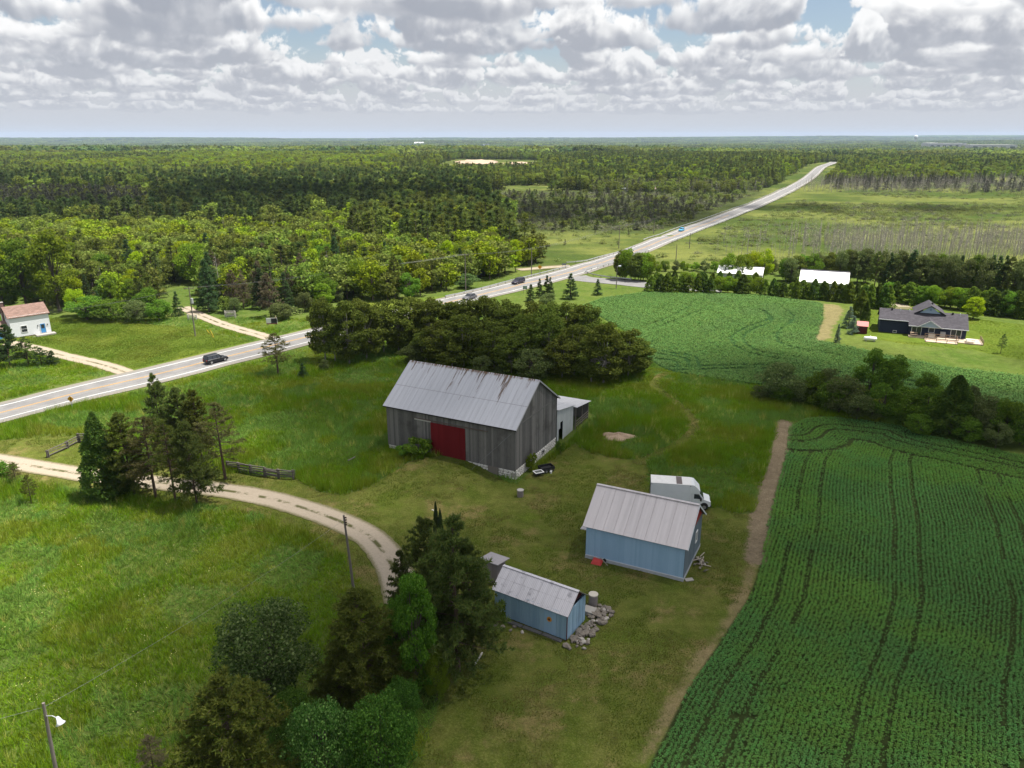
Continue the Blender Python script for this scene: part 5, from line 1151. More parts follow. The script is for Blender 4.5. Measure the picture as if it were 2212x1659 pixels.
p = G(1190, 1022); t = thing('bucket', 'small white bucket by the black trailer', 'bucket', p); MB().tube([(0, 0, 0), (0, 0, .3)], [.13, .16], 12).build('pail', [M_WPAINT], t)
def mound(name, label, cat, px, py, rx, ry, h, mat, seed=0, n=26):
    p = G(px, py); r = np.random.default_rng(seed); V = []; F = []; rings = 9
    for i in range(rings+1):
        for k in range(n):
            a = 2*math.pi*k/n; q = i/rings; rr = q*(1+.22*math.sin(3*a+seed)+.14*math.sin(5*a+2)+r.normal(0, .04)); z = h*max(0, (1-q**1.6))*(1+.35*math.sin(4*a+q*7))+r.normal(0, .05)*h*2*(1-q) - (.08 if i == rings else 0)
            V.append((rx*rr*math.cos(a), ry*rr*math.sin(a), z))
    for i in range(rings):
        for k in range(n): F.append((i*n+k, i*n+(k+1) % n, (i+1)*n+(k+1) % n, (i+1)*n+k))
    o = MB().add(V, F).build(name, [mat], smooth=True); o.location = p; tag(o, label, cat); return p
M_STRAW = plain('straw', (.37, .27, .19), .95, var=.35, scale=4.)
mound('straw_heap', 'pinkish heap of old straw in the long grass right of the barn', 'straw heap', 1334, 944, 2.5, 1.6, .55, M_STRAW, 1)
p0 = G(1511, 1214); t = thing('rubble_pile', 'pile of broken rubble and boards at the end of the blue garage', 'rubble', p0); r = random.Random(8)
for k in range(34):
    s = r.uniform(.14, .34); inst('stone', (SM if k % 3 else SMP)[k % 4], t, (r.gauss(0, .42), r.gauss(0, .62), s*.3+r.uniform(0, .15)), (r.uniform(0, 1), r.uniform(0, 1), r.uniform(0, 6)), (s*1.5, s, s*.6))
for k in range(7): MB().bar((r.gauss(.1, .4), r.gauss(0, .6), .1+.05*k), (r.gauss(.3, .7), r.gauss(.2, .8), .14+.03*k), .10, .04).build('board', [M_WOODL], t)
p = G(1289.5, 1217); t = thing('wheelbarrow', 'upturned red wheelbarrow tray against the blue garage', 'wheelbarrow', p, -.5); MB().add([(-.55, -.4, .0), (.55, -.35, .0), (.55, .35, .30), (-.55, .4, .36), (-.35, -.2, .30), (.4, -.18, .28), (.4, .2, .46), (-.35, .22, .5)], [(4,5,6,7),(0,1,5,4),(1,2,6,5),(2,3,7,6),(3,0,4,7)]).build('tray', [plain('bright_red', (.50, .05, .045), .5)], t)
MB().bar((.2, .45, .5), (1.2, .0, .08), .05).build('handle', [M_WOODL], t); MB().tube([(.62, .5, .25), (.62, .6, .25)], .2, 12).build('wheel', [M_TYRE], t)
p = G(1274, 1203); t = thing('tub', 'teal plastic tub at the left corner of the blue garage', 'tub', p); MB().tube([(0, 0, 0), (0, 0, .36), (0, 0, .40)], [.30, .40, .42], 14).build('tub_shell', [plain('teal_plastic', (.015, .13, .15), .5)], t); MB().bar((.05, .25, .0), (.12, .3, 1.3), .035).build('stake', [M_WPAINT], t)
p = G(1283.5, 1206); t = thing('tyre_ring', 'tan tyre standing against the blue garage by the tub', 'tyre', p, .3); mb = MB()
RR = [(.20*math.cos(a)*1., .20*math.sin(a)) for a in np.linspace(0, 6.283, 17)]; mb.tube([(.24*math.cos(a), 0, .30+.24*math.sin(a)) for a in np.linspace(0, 6.283, 19)], .09, 8, cap=False); mb.build('tyre', [plain('tan_rubber', (.42, .24, .15), .8)], t)
p = G(1879, 737); t = thing('propane_tank', 'white propane tank on the grass left of the bungalow', 'tank', p, -.25); MB().tube([(-1.3, 0, .6), (-1.15, 0, .6), (1.15, 0, .6), (1.3, 0, .6)], [.2, .42, .42, .2], 14).build('shell', [M_WPAINT], t, smooth=True)
for x in (-.8, .8): MB().box((x-.1, -.3, -.2), (x+.1, .3, .3)).build('foot', [M_CONC], t)
MB().tube([(0, 0, 1.0), (0, 0, 1.18)], .12, 8).build('valve_cap', [M_WPAINT], t)
p = G(1958, 661); o = ribbon('gravel_pad', spline([tuple(G(1908, 660)[:2]), tuple(G(1960, 660)[:2])], 1.), [-4.5, -2, 0, 2, 4.5], .06, M_GRAV, 'pale gravel parking pad behind the bungalow', 'gravel', .3)
far_block('white_roofed_house', 'white-roofed building in the trees left of the far highway', 1644, 378, 42, 9, 14, (.42, .42, .42), (.8, .8, .8), False, wins=3)
far_block('brown_house', 'brown-roofed house at the edge of the far wood', 1402, 414, 28, 11, 10, (.36, .31, .28), (.17, .12, .11), False, wins=3, cat='house')
far_block('low_white_shed', 'low pale shed left of the brown-roofed house', 1345, 414, 26, 5, 8, (.55, .58, .56), (.45, .5, .5), True)

# ------------------------------------------------------------------ trees one can tell apart
def Z(ox, oy, s, *a): return ox + s*a[0], oy + s*a[1]
NEAR = [  # kind, base x, base y, top y, width, leaves, name, label
 ('cedar', 231, 1071, 897, 100, 'cedar', 'cedar_tree', 'big dark cedar at the left end of the driveway trees'),
 ('cedar', 262, 1068, 985, 75, 'cedar', 'cedar_tree', 'low dark cedar skirt at the foot of the big cedar', ),
 ('nearpine', 292, 1067, 893, 108, 'piney', 'pine_tree', 'olive pine just right of the big cedar by the driveway'),
 ('thinpine', 337, 1075, 898, 116, 'pineb', 'pine_tree', 'thin brownish pine with bare lower limbs beside the driveway'),
 ('thinpine', 380, 1085, 905, 96, 'piney', 'pine_tree', 'slim pine squeezed between the brownish and the dark green pine'),
 ('nearpine', 426, 1091, 910, 104, 'pine', 'pine_tree', 'full dark green pine nearest the camera on the driveway verge'),
 ('thinpine', 487, 1035, 870, 112, 'pineb', 'pine_tree', 'brown-tinged pine at the right end of the driveway trees'),
 ('nearpine', 355, 988, 812, 74, 'pine', 'pine_tree', 'tallest narrow pine rising behind the driveway trees'),
 ('nearpine', 398, 992, 836, 96, 'pine', 'pine_tree', 'second tall pine behind the driveway trees, beside the tallest'),
 ('nearpine', 438, 1000, 843, 80, 'piney', 'pine_tree', 'rear pine right of the two tallest behind the driveway'),
 ('thinpine', 68, 1087, 1026, 40, 'piney', 'pine_sapling', 'young pine standing alone in the left meadow'),
 ('thinpine', 36, 1045, 998, 34, 'pineb', 'pine_sapling', 'wispy young pine on the left driveway verge'),
 ('thinpine', 601, 808, 719, 80, 'pineb', 'pine_tree', 'lone open-crowned pine beside the highway right of the black SUV'),
 ('spruce', 655, 815, 784, 27, 'spruce', 'spruce_tree', 'little dark spruce right of the lone roadside pine'),
 ('nearpine', 22, 792, 702, 58, 'spruce', 'pine_tree', 'dark conifer at the left edge below the white farmhouse'),
 ('pine', 62, 790, 728, 50, 'pine', 'pine_tree', 'dark conifer right of the left-edge one by the farm lane'),
 ('pine', 90, 789, 752, 40, 'spruce', 'pine_tree', 'low conifer beside the farm lane'),
 ('spruce', 116, 788, 757, 34, 'spruce', 'spruce_tree', 'small pointed spruce at the bend of the farm lane'),
 ('nearpine', 922, 1400, 1124, 150, 'pine', 'pine_tree', 'tall pine with orange limbs left of the biggest yard pine'),
 ('nearpine', 990, 1450, 1122, 205, 'pine', 'pine_tree', 'biggest dark green yard pine beside the small blue shed'),
 ('nearpine', 1022, 1420, 1175, 130, 'pine', 'pine_tree', 'pine crown touching the roof of the small blue shed'),
 ('leafytall', 905, 1515, 1225, 105, 'fresh', 'maple_tree', 'fresh green broadleaf tree growing up between the yard pines'),
 ('leafy', 945, 1512, 1405, 62, 'maple', 'maple_sapling', 'low bright leafy sapling at the foot of the biggest yard pine'),
 ('nearpine', 800, 1520, 1272, 205, 'piney', 'pine_tree', 'broad olive pine left of the leafy tree in the foreground'),
 ('leafy', 586, 1515, 1296, 218, 'silver', 'apple_tree', 'round silvery-leaved apple tree in the left meadow'),
 ('nearpine', 520, 1755, 1460, 270, 'piney', 'pine_tree', 'huge olive pine cut off by the bottom edge'),
 ('leafy', 705, 1725, 1508, 165, 'fleck', 'lilac_tree', 'pale-flecked leafy tree at the bottom edge, left of its darker twin'),
 ('leafy', 828, 1712, 1500, 160, 'deep', 'lilac_tree', 'dark leafy tree at the bottom edge beside the lawn'),
 ('leafy', 640, 1600, 1490, 95, 'deep', 'lilac_bush', 'dark leafy bush between the apple tree and the bottom-edge lilacs'),
 ('nearpine', 735, 1545, 1385, 120, 'piney', 'pine_tree', 'low olive pine at the left foot of the broad foreground pine'),
 ('leafy', 872, 1580, 1462, 80, 'deep', 'lilac_bush', 'dark leafy bush at the lawn edge below the broad olive pine'),
 ('leafy', 862, 1440, 1290, 90, 'fresh', 'maple_tree', 'small green broadleaf tree on the end of the driveway'),
 ('nearpine', 868, 1370, 1190, 70, 'pine', 'pine_tree', 'narrow pine at the left side of the pine with orange limbs'),
 ('thinpine', 336, 1690, 1592, 72, 'rust', 'pine_sapling', 'rusty young pine at the bottom edge left of the huge olive pine'),
 ('cedar', 943, 1156, 1085, 15, 'spruce', 'columnar_cedar', 'taller of the two slim dark columnar cedars'),
 ('cedar', 952, 1158, 1100, 15, 'spruce', 'columnar_cedar', 'shorter of the two slim dark columnar cedars'),
 ('spruce', 1232, 646, 591, 40, 'spruce', 'spruce_tree', 'largest dark spruce below the junction'), ('spruce', 1290, 637, 603, 24, 'spruce', 'spruce_tree', 'rightmost dark spruce below the junction'),
 ('spruce', 1181, 640, 595, 25, 'spruce', 'spruce_tree', 'pointed spruce left of the largest one below the junction'), ('spruce', 1189, 641, 599, 22, 'spruce', 'spruce_tree', 'spruce crowding the pointed one below the junction'),
 ('spruce', 1165, 643, 602, 22, 'spruce', 'spruce_tree', 'spruce between the green sign and the pointed spruce'), ('spruce', 1146, 651, 614, 28, 'spruce', 'spruce_tree', 'leftmost low spruce below the green sign'), ('round', 1182, 662, 632, 40, 'grey', 'willow_bush', 'pale grey-green bush between the grove and the junction spruces'),
 ('tall', 2101, 689, 641, 46, 'bright', 'willow_tree', 'yellow-green weeping tree behind the bungalow'), ('thinpine', 2161, 763, 721, 19, 'spruce', 'spruce_sapling', 'thin young tree on the yellow lawn right of the bungalow'),
 ('spruce', 1832, 708, 662, 30, 'blue', 'blue_spruce', 'taller of the two blue spruces left of the red shed'), ('spruce', 1842, 722, 683, 26, 'blue', 'blue_spruce', 'shorter blue spruce beside the red shed'), ('cedar', 1858, 683, 628, 40, 'hedge', 'cedar_tree', 'rounded cedar behind the blue spruces'), ('cedar', 1868, 697, 650, 22, 'cedar', 'cedar_tree', 'narrow cedar above the red shed'), ('spruce', 1808, 740, 700, 17, 'blue', 'blue_spruce', 'slim blue spruce alone at the field corner'),
]
def plant_table(tab, group=None):
    for k, row in enumerate(tab):
        kind, bx, by, ty, w, mat, name, label = row[:8]; plant_px(name, kind, bx, by, ty, w, mat, label, group, v=k)
plant_table(NEAR)
hx = lambda x: 1611.6 + .27143*x
hy = lambda y: 726.8 + .27143*y
HROW = [('round', 240, 500, 205, 340, 'grey', 'hawthorn_tree', 'rounded bush tree at the left end of the field hedgerow'), ('round', 110, 500, 390, 170, 'grey', 'hawthorn_bush', 'low bush left of the first hedgerow tree'), ('round', 545, 540, 275, 190, 'green', 'hawthorn_tree', 'dark green second tree of the field hedgerow'), ('round', 640, 545, 245, 210, 'grey', 'hawthorn_tree', 'dusty tree behind the second hedgerow tree'),
        ('round', 745, 610, 325, 330, 'grey', 'apple_tree', 'spreading dusty-leaved tree left of the tallest hedgerow tree'), ('tall', 965, 570, 92, 290, 'green', 'ash_tree', 'tallest fresh green tree of the field hedgerow'), ('tall', 1145, 600, 155, 260, 'green', 'ash_tree', 'second tallest green tree of the hedgerow'), ('round', 1000, 660, 530, 180, 'grey', 'hawthorn_bush', 'low bush in front of the tallest hedgerow tree'),
        ('tall', 1400, 640, 285, 230, 'green', 'ash_tree', 'green tree left of the black-green hedgerow cedar'), ('cedar', 1620, 770, 325, 390, 'cedar', 'cedar_tree', 'massive black-green cedar in the field hedgerow'), ('tall', 1755, 730, 385, 150, 'grey', 'ash_tree', 'thin tree behind the right shoulder of the hedgerow cedar'), ('round', 1875, 800, 480, 290, 'grey', 'hawthorn_tree', 'dusty tree right of the hedgerow cedar'), ('round', 2050, 830, 480, 280, 'green', 'hawthorn_tree', 'dark tree near the right edge of the hedgerow'), ('round', 2170, 860, 580, 230, 'grey', 'hawthorn_tree', 'last hedgerow tree at the right edge'),
        ('round', 1290, 690, 560, 150, 'green', 'hawthorn_bush', 'low green bush between the ash trees and the cedar'), ('round', 420, 520, 380, 130, 'green', 'hawthorn_bush', 'low dark bush between the first two hedgerow trees')]
plant_table([(k, hx(bx), hy(by), hy(ty), .27143*w, m, n, l) for k, bx, by, ty, w, m, n, l in HROW], 'trees of the hedgerow between the two fields')
for bx, by, ty, w, m, l in ((1147, 1016, 975, 30, 'maple', 'bright green bush at the barn corner beside the trailer'), (1210, 979, 952, 22, 'green', 'small dark bush at the lean-to doorway'), (905, 985, 945, 62, 'green', 'leafy bush at the left foot of the red barn door'), (1079, 1345, 1294, 34, 'green', 'dark leafy shrub against the small blue shed'), (1293, 1205, 1178, 20, 'spruce', 'thin potted sapling against the blue garage'), (872, 985, 960, 40, 'green', 'low bush left of the leafy one by the barn door'), (700, 800, 775, 26, 'grey', 'small grey bush at the left foot of the grove'), (10, 1030, 995, 50, 'green', 'shrub at the left edge above the driveway')):
    plant_px('shrub', 'shrub', bx, by, ty, w, m, l, None, 'shrub')
gx = lambda x: 632 + .37143*x
gy = lambda y: 632 + .37143*y
GROVE = [(190, 400, 20, 190), (250, 405, 60, 200), (330, 412, 40, 230), (430, 385, 55, 220), (400, 330, 30, 200), (530, 350, 45, 210), (620, 345, 40, 230), (700, 320, 30, 220), (800, 335, 25, 240), (880, 330, 40, 220), (945, 335, 45, 230), (1040, 330, 40, 220), (1130, 325, 12, 200), (1220, 340, 40, 230), (1290, 345, 60, 220), (1400, 350, 55, 230), (1500, 360, 50, 240), (1600, 365, 45, 220), (1680, 380, 60, 220), (1740, 400, 85, 200),
         (1000, 430, 120, 260), (860, 410, 165, 250), (1180, 440, 165, 240), (1350, 450, 130, 250), (1480, 460, 115, 260), (1640, 480, 175, 250), (1800, 525, 170, 280), (1950, 490, 215, 260), (1740, 520, 260, 240), (1560, 500, 250, 240), (2010, 470, 260, 190), (930, 440, 235, 220), (1270, 470, 240, 220), (780, 405, 215, 200)]
for k, (bx, by, ty, w) in enumerate(GROVE): plant_px('poplar_tree', 'poplar', gx(bx), gy(by), gy(ty), .37143*w*1.05, 'poplar', 'olive-leaved poplar in the dense grove behind the barn', 'poplars of the grove behind the barn', v=k)
for bx, by, ty, w, l in ((1400, 510, 325, 250, 'light olive bush tree just behind the barn ridge'), (1100, 480, 370, 130, 'small pointed olive tree peeping over the barn ridge'), (690, 415, 300, 150, 'low green bush tree at the left end of the barn roof'), (1210, 480, 430, 90, 'lowest olive bush showing over the barn ridge')): plant_px('poplar_bush', 'round', gx(bx), gy(by), gy(ty), .37143*w, 'grey', l)
for k, (bx, by, ty, w, m) in enumerate(((1690, 868, 828, 60, 'green'), (1722, 872, 820, 62, 'grey'), (1758, 878, 822, 64, 'green'), (1795, 888, 815, 70, 'green'), (1850, 905, 850, 66, 'grey'), (1905, 905, 828, 74, 'green'), (1955, 915, 842, 76, 'green'), (2000, 920, 835, 78, 'green'), (2110, 940, 862, 80, 'grey'), (2165, 952, 868, 84, 'green'), (2215, 965, 885, 80, 'green'), (1660, 862, 832, 46, 'green'), (1985, 938, 895, 60, 'green'), (2090, 955, 905, 64, 'green'), (2150, 968, 915, 62, 'grey'))):
    plant_px('hawthorn_bush', 'round', bx, by, ty, w, m, 'leafy hawthorn bush filling the hedgerow between the two fields', 'trees of the hedgerow between the two fields', v=k)
R = np.random.default_rng(99)
def row(n, a, b, ty0, ty1, w0, w1, kinds, name, label, group, jit=2.):
    for k in range(n):
        f = (k+.5)/n; bx, by = a[0]+(b[0]-a[0])*f+R.normal(0, 2), a[1]+(b[1]-a[1])*f+R.normal(0, jit*.6); kind, mat = kinds[int(R.integers(len(kinds)))]
        plant_px(name, kind, bx, by, ty0+(ty1-ty0)*f+R.uniform(-5, 5), R.uniform(w0, w1), mat, label, group)
H2 = [('hedge', 'hedge'), ('hedge', 'hedge'), ('hedge', 'cedar'), ('round', 'maple')]
row(15, (1398, 630), (1642, 636), 592, 598, 24, 36, H2, 'hedge_cedar', 'bushy cedar in the hedge along the top of the upper field', 'hedge cedars left of the gap above the upper field')
row(12, (1410, 622), (1640, 627), 588, 590, 22, 32, H2, 'hedge_cedar', 'bushy cedar in the hedge along the top of the upper field', 'hedge cedars left of the gap above the upper field')
row(17, (1648, 637), (1868, 656), 606, 612, 22, 30, [('hedge', 'hedge'), ('hedge', 'cedar'), ('hedge', 'hedge')], 'hedge_cedar', 'bushy cedar in the clipped hedge under the plain white barn roof', 'hedge cedars under the plain white barn roof')
row(4, (1556, 607), (1625, 610), 575, 580, 10, 14, [('spruce', 'spruce')], 'fir_tree', 'small dark fir in front of the left white roof', 'small firs in front of the left white roof')
row(7, (1866, 662), (1918, 668), 618, 614, 24, 34, H2, 'hedge_cedar', 'bushy cedar between the field gate and the gravel pad', 'hedge cedars by the gravel pad')
row(9, (1335, 603), (1404, 606), 535, 548, 30, 44, [('poplar', 'poplar'), ('round', 'poplar'), ('round', 'maple')], 'poplar_tree', 'bronze-green poplar inside the bend of the side road', 'poplars inside the bend of the side road')
row(4, (1562, 604), (1662, 604), 546, 538, 38, 52, [('round', 'bright'), ('round', 'maple')], 'maple_tree', 'yellow-green maple behind the left white-roofed barn', 'maples behind the left white-roofed barn')
row(16, (1690, 606), (1880, 612), 556, 536, 30, 46, [('round', 'grey'), ('tall', 'grey'), ('round', 'green'), ('tall', 'poplar')], 'ash_tree', 'dusty green tree behind the plain white barn roof', 'trees behind the plain white barn roof')
row(26, (1880, 622), (2230, 655), 540, 560, 34, 52, [('tall', 'grey'), ('round', 'grey'), ('tall', 'green'), ('spruce', 'spruce'), ('pine', 'pine')], 'ash_tree', 'tree in the tall mixed wood behind the bungalow', 'trees of the wood behind the bungalow')
row(24, (1912, 648), (2235, 690), 612, 632, 32, 46, [('round', 'green'), ('hedge', 'hedge'), ('round', 'maple'), ('hedge', 'cedar')], 'cedar_tree', 'rounded green tree in the row behind the bungalow roof', 'green trees behind the bungalow roof')
row(14, (1405, 590), (1700, 592), 562, 560, 20, 34, [('round', 'green'), ('shrub', 'maple'), ('round', 'grey')], 'alder_bush', 'light green alder bush on the marsh edge above the white roofs', 'alder bushes on the marsh edge', 6)
LIT = [(-150, 700), (20, 660), (110, 672), (180, 692), (380, 694), (400, 668), (345, 642), (345, 616), (430, 612), (445, 655), (450, 682), (650, 692), (690, 662), (760, 648), (850, 655), (955, 632), (1000, 612), (1080, 603), (1150, 590), (1160, 562), (1100, 548), (1095, 520), (1060, 510), (800, 500), (500, 520), (0, 520), (-150, 520)]
def clear(x, y, r): return all((x-a)**2 + (y-b)**2 > (r+.25*w)**2 for a, b, w in TREES)
def forest_edge():
    n = 0; k = 0
    while n < 105 and k < 9000:
        k += 1; px, py = R.uniform(-40, 1150), R.uniform(585, 692)
        if not inpoly(px, py, LIT): continue
        p = G(px, py)
        if distline(p.x, p.y, ROADC[::4]) < 11 or not clear(p.x, p.y, 2.3): continue
        front = py > 640; u = R.random()
        if 450 < px < 680 and u < .5: kind, mat, nm, lb, h = ('pine', 'rust', 'pine_tree', 'half-dead rusty pine at the wood edge behind the billboard', R.uniform(8, 12))
        elif u < .30: kind, mat, nm, lb, h = ('round' if R.random() < .5 else 'tall', 'bright' if R.random() < .5 else 'maple', 'maple_tree', 'sunlit yellow-green maple in the wood across the highway', R.uniform(8, 13))
        elif u < .55: kind, mat, nm, lb, h = ('round', 'green', 'ash_tree', 'mid green broadleaf in the wood across the highway', R.uniform(6, 12))
        elif u < .72: kind, mat, nm, lb, h = ('pine', 'piney', 'pine_tree', 'olive pine in the wood across the highway', R.uniform(8, 13))
        elif u < .86: kind, mat, nm, lb, h = ('spruce', 'spruce', 'spruce_tree', 'dark spruce in the wood across the highway', R.uniform(8, 14))
        else: kind, mat, nm, lb, h = ('round', 'grey', 'thorn_bush', 'grey-green thorn bush at the wood edge across the highway', R.uniform(3.5, 5.5))
        if front and px < 420 and kind != 'pine': h *= .72
        w = h*(R.uniform(.42, .55) if kind in ('spruce', 'pine', 'tall') else R.uniform(.75, 1.0)); plant_at(nm, kind, p, h, w, mat, lb, lb.split(' ', 1)[0] + ' growth of the wood across the highway: ' + nm.replace('_', ' ') + 's'); n += 1
for bx, by, ty, w, k_, m, l in ((60, 668, 512, 92, 'tall', 'green', 'towering green tree behind the white farmhouse, left of its taller twin'), (128, 672, 498, 100, 'tall', 'maple', 'tallest tree behind the white farmhouse'), (10, 672, 560, 80, 'tall', 'green', 'dark green tree at the left edge behind the farmhouse'), (190, 690, 640, 90, 'round', 'green', 'broad thicket bush right of the farmhouse roof'), (245, 692, 645, 80, 'round', 'green', 'second thicket bush right of the farmhouse roof'), (300, 694, 650, 60, 'round', 'grey', 'dusty thicket bush left of the clearing'), (345, 693, 648, 62, 'round', 'green', 'green bush at the near corner of the clearing'), (610, 690, 652, 60, 'round', 'grey', 'rounded grey-green bush behind the billboard'), (700, 668, 610, 46, 'tall', 'maple', 'bright slim tree left of the grove'), (1010, 622, 592, 52, 'round', 'silver', 'pale willow bush beside the roadside pole')):
    plant_px('willow_bush' if 'willow' in l else 'ash_tree', k_, bx, by, ty, w, m, l)
forest_edge()

# ------------------------------------------------------------------ growth nobody could count: scattered over the land
def scatter(name, label, cat, P, S, RZ, protos, idx, tilt=None):
    """one object that carries copies of small plant meshes at points P"""
    P = np.asarray(P, np.float32); n = len(P); c = bpy.data.collections.new(name + '_plants')
    for i, me in enumerate(protos):
        o = bpy.data.objects.new('%s_plant_%02d' % (name, i), me); o['kind'] = 'stuff'; c.objects.link(o)
    me = bpy.data.meshes.new(name); me.vertices.add(n); me.vertices.foreach_set('co', P.ravel())
    rot = np.zeros((n, 3), np.float32); rot[:, 2] = RZ
    if tilt is not None: rot[:, :2] = tilt
    S = np.asarray(S, np.float32); S = np.repeat(S[:, None], 3, 1) if S.ndim == 1 else S
    me.attributes.new('scl', 'FLOAT_VECTOR', 'POINT').data.foreach_set('vector', S.ravel()); me.attributes.new('rot', 'FLOAT_VECTOR', 'POINT').data.foreach_set('vector', rot.ravel()); me.attributes.new('pid', 'INT', 'POINT').data.foreach_set('value', np.asarray(idx, np.int32))
    ng = bpy.data.node_groups.new(name, 'GeometryNodeTree'); ng.interface.new_socket('Geometry', in_out='INPUT', socket_type='NodeSocketGeometry'); ng.interface.new_socket('Geometry', in_out='OUTPUT', socket_type='NodeSocketGeometry')
    T = NT(ng); gi, go = T.new('NodeGroupInput'), T.new('NodeGroupOutput'); ip = T.new('GeometryNodeInstanceOnPoints'); ci = T.new('GeometryNodeCollectionInfo')
    ci.inputs[0].default_value = c; ci.inputs[1].default_value = True; ci.inputs[2].default_value = True
    def na(nm, ty):
        x = T.new('GeometryNodeInputNamedAttribute', data_type=ty); x.inputs[0].default_value = nm; return [q for q in x.outputs if q.enabled][0]
    T.l.new(gi.outputs[0], ip.inputs['Points']); T.l.new(ci.outputs[0], ip.inputs['Instance']); ip.inputs['Pick Instance'].default_value = True
    T.l.new(na('pid', 'INT'), ip.inputs['Instance Index']); T.l.new(na('rot', 'FLOAT_VECTOR'), ip.inputs['Rotation']); T.l.new(na('scl', 'FLOAT_VECTOR'), ip.inputs['Scale']); T.l.new(ip.outputs[0], go.inputs[0])
    o = bpy.data.objects.new(name, me); link(o); md = o.modifiers.new('plants', 'NODES'); md.node_group = ng
    return tag(o, label, cat, kind='stuff')
def joined(tm, cm, mat):
    """trunk and crown of a prototype as one light mesh"""
    n1, n2 = len(tm.vertices), len(cm.vertices); V = np.zeros((n1+n2)*3, np.float32); tm.vertices.foreach_get('co', V[:n1*3]); q = np.zeros(n2*3, np.float32); cm.vertices.foreach_get('co', q); V[n1*3:] = q
    F = [[], {}]; by = {}
    for p in tm.polygons: by.setdefault(len(p.vertices), []).append((list(p.vertices), 0))
    k = len(cm.polygons[0].vertices); L_ = np.zeros(len(cm.loops), np.int32); cm.loops.foreach_get('vertex_index', L_)
    faces = []; mi = []
    for kk, l in by.items(): faces.append(np.array([f for f, _ in l])); mi += [1]*len(l)
    faces.append(L_.reshape(-1, k)+n1); mi += [0]*(len(L_)//k)
    return fastmesh('plant', V.reshape(-1, 3), faces, [mat, tm.materials[0]], mi)
PROTO['fs'] = [marsh_bush(151+i) for i in range(3)]
SIZES = {'fc': (12, 5.5), 'fl': (12, 8), 'fs': (1.3, 2.6), 'fd': (9, 2.6)}
L['fdark'] = leaf('dark_forest_conifers', (0.054, 0.099, 0.034), (0.125, 0.163, 0.055), .3, .3); L['folive'] = leaf('olive_forest_leaves', (.118, .160, .033), (.210, .235, .060), .4, .3); L['fbright'] = leaf('bright_forest_leaves', (0.165, 0.239, 0.018), (0.268, 0.327, 0.036), .35, .25)
L['marsh'] = leaf('marsh_shrub_leaves', (.115, .155, .045), (.205, .225, .080), .4, .3); L['marshold'] = leaf('marsh_shrub_leaves_old', (0.103, 0.127, 0.048), (0.189, 0.199, 0.081), .3, .3); L['fgrey'] = leaf('grey_marsh_conifers', (0.086, 0.096, 0.061), (0.147, 0.140, 0.101), .2, .25)
FP = []; FI = {}
for key, mat in (('fc', 'forestc'), ('fc', 'fdark'), ('fc', 'folive'), ('fc', 'fgrey'), ('fl', 'forestl'), ('fl', 'fbright'), ('fl', 'folive'), ('fs', 'marsh'), ('fs', 'fgrey'), ('fd', 'dead')):
    FI[(key, mat)] = list(range(len(FP), len(FP)+len(PROTO[key])))
    FP += [joined(tm, cm, L[mat]) for tm, cm, _, _ in PROTO[key]]
R2 = np.random.default_rng(2024)
DARKP = [(-300, 524), (0, 522), (500, 522), (800, 502), (1060, 512), (1100, 495), (1060, 470), (1045, 404), (-300, 404)]
MARSHL = [(1050, 408), (1675, 404), (1600, 448), (1480, 492), (1380, 530), (1310, 556), (1180, 566), (1105, 550), (1062, 500)]
PITS = [(925, 374), (960, 350), (990, 344), (1160, 346), (1172, 358), (1150, 372)]
def land_points(step, y0, y1, k=.80):
    ys = np.arange(y0, y1, step); out = []
    for y in ys:
        x = np.arange(-k*y-30, k*y+30, step); out.append(np.stack([x, np.full(len(x), y)], 1))
    P = np.concatenate(out); return P + R2.uniform(-.45, .45, P.shape)*step
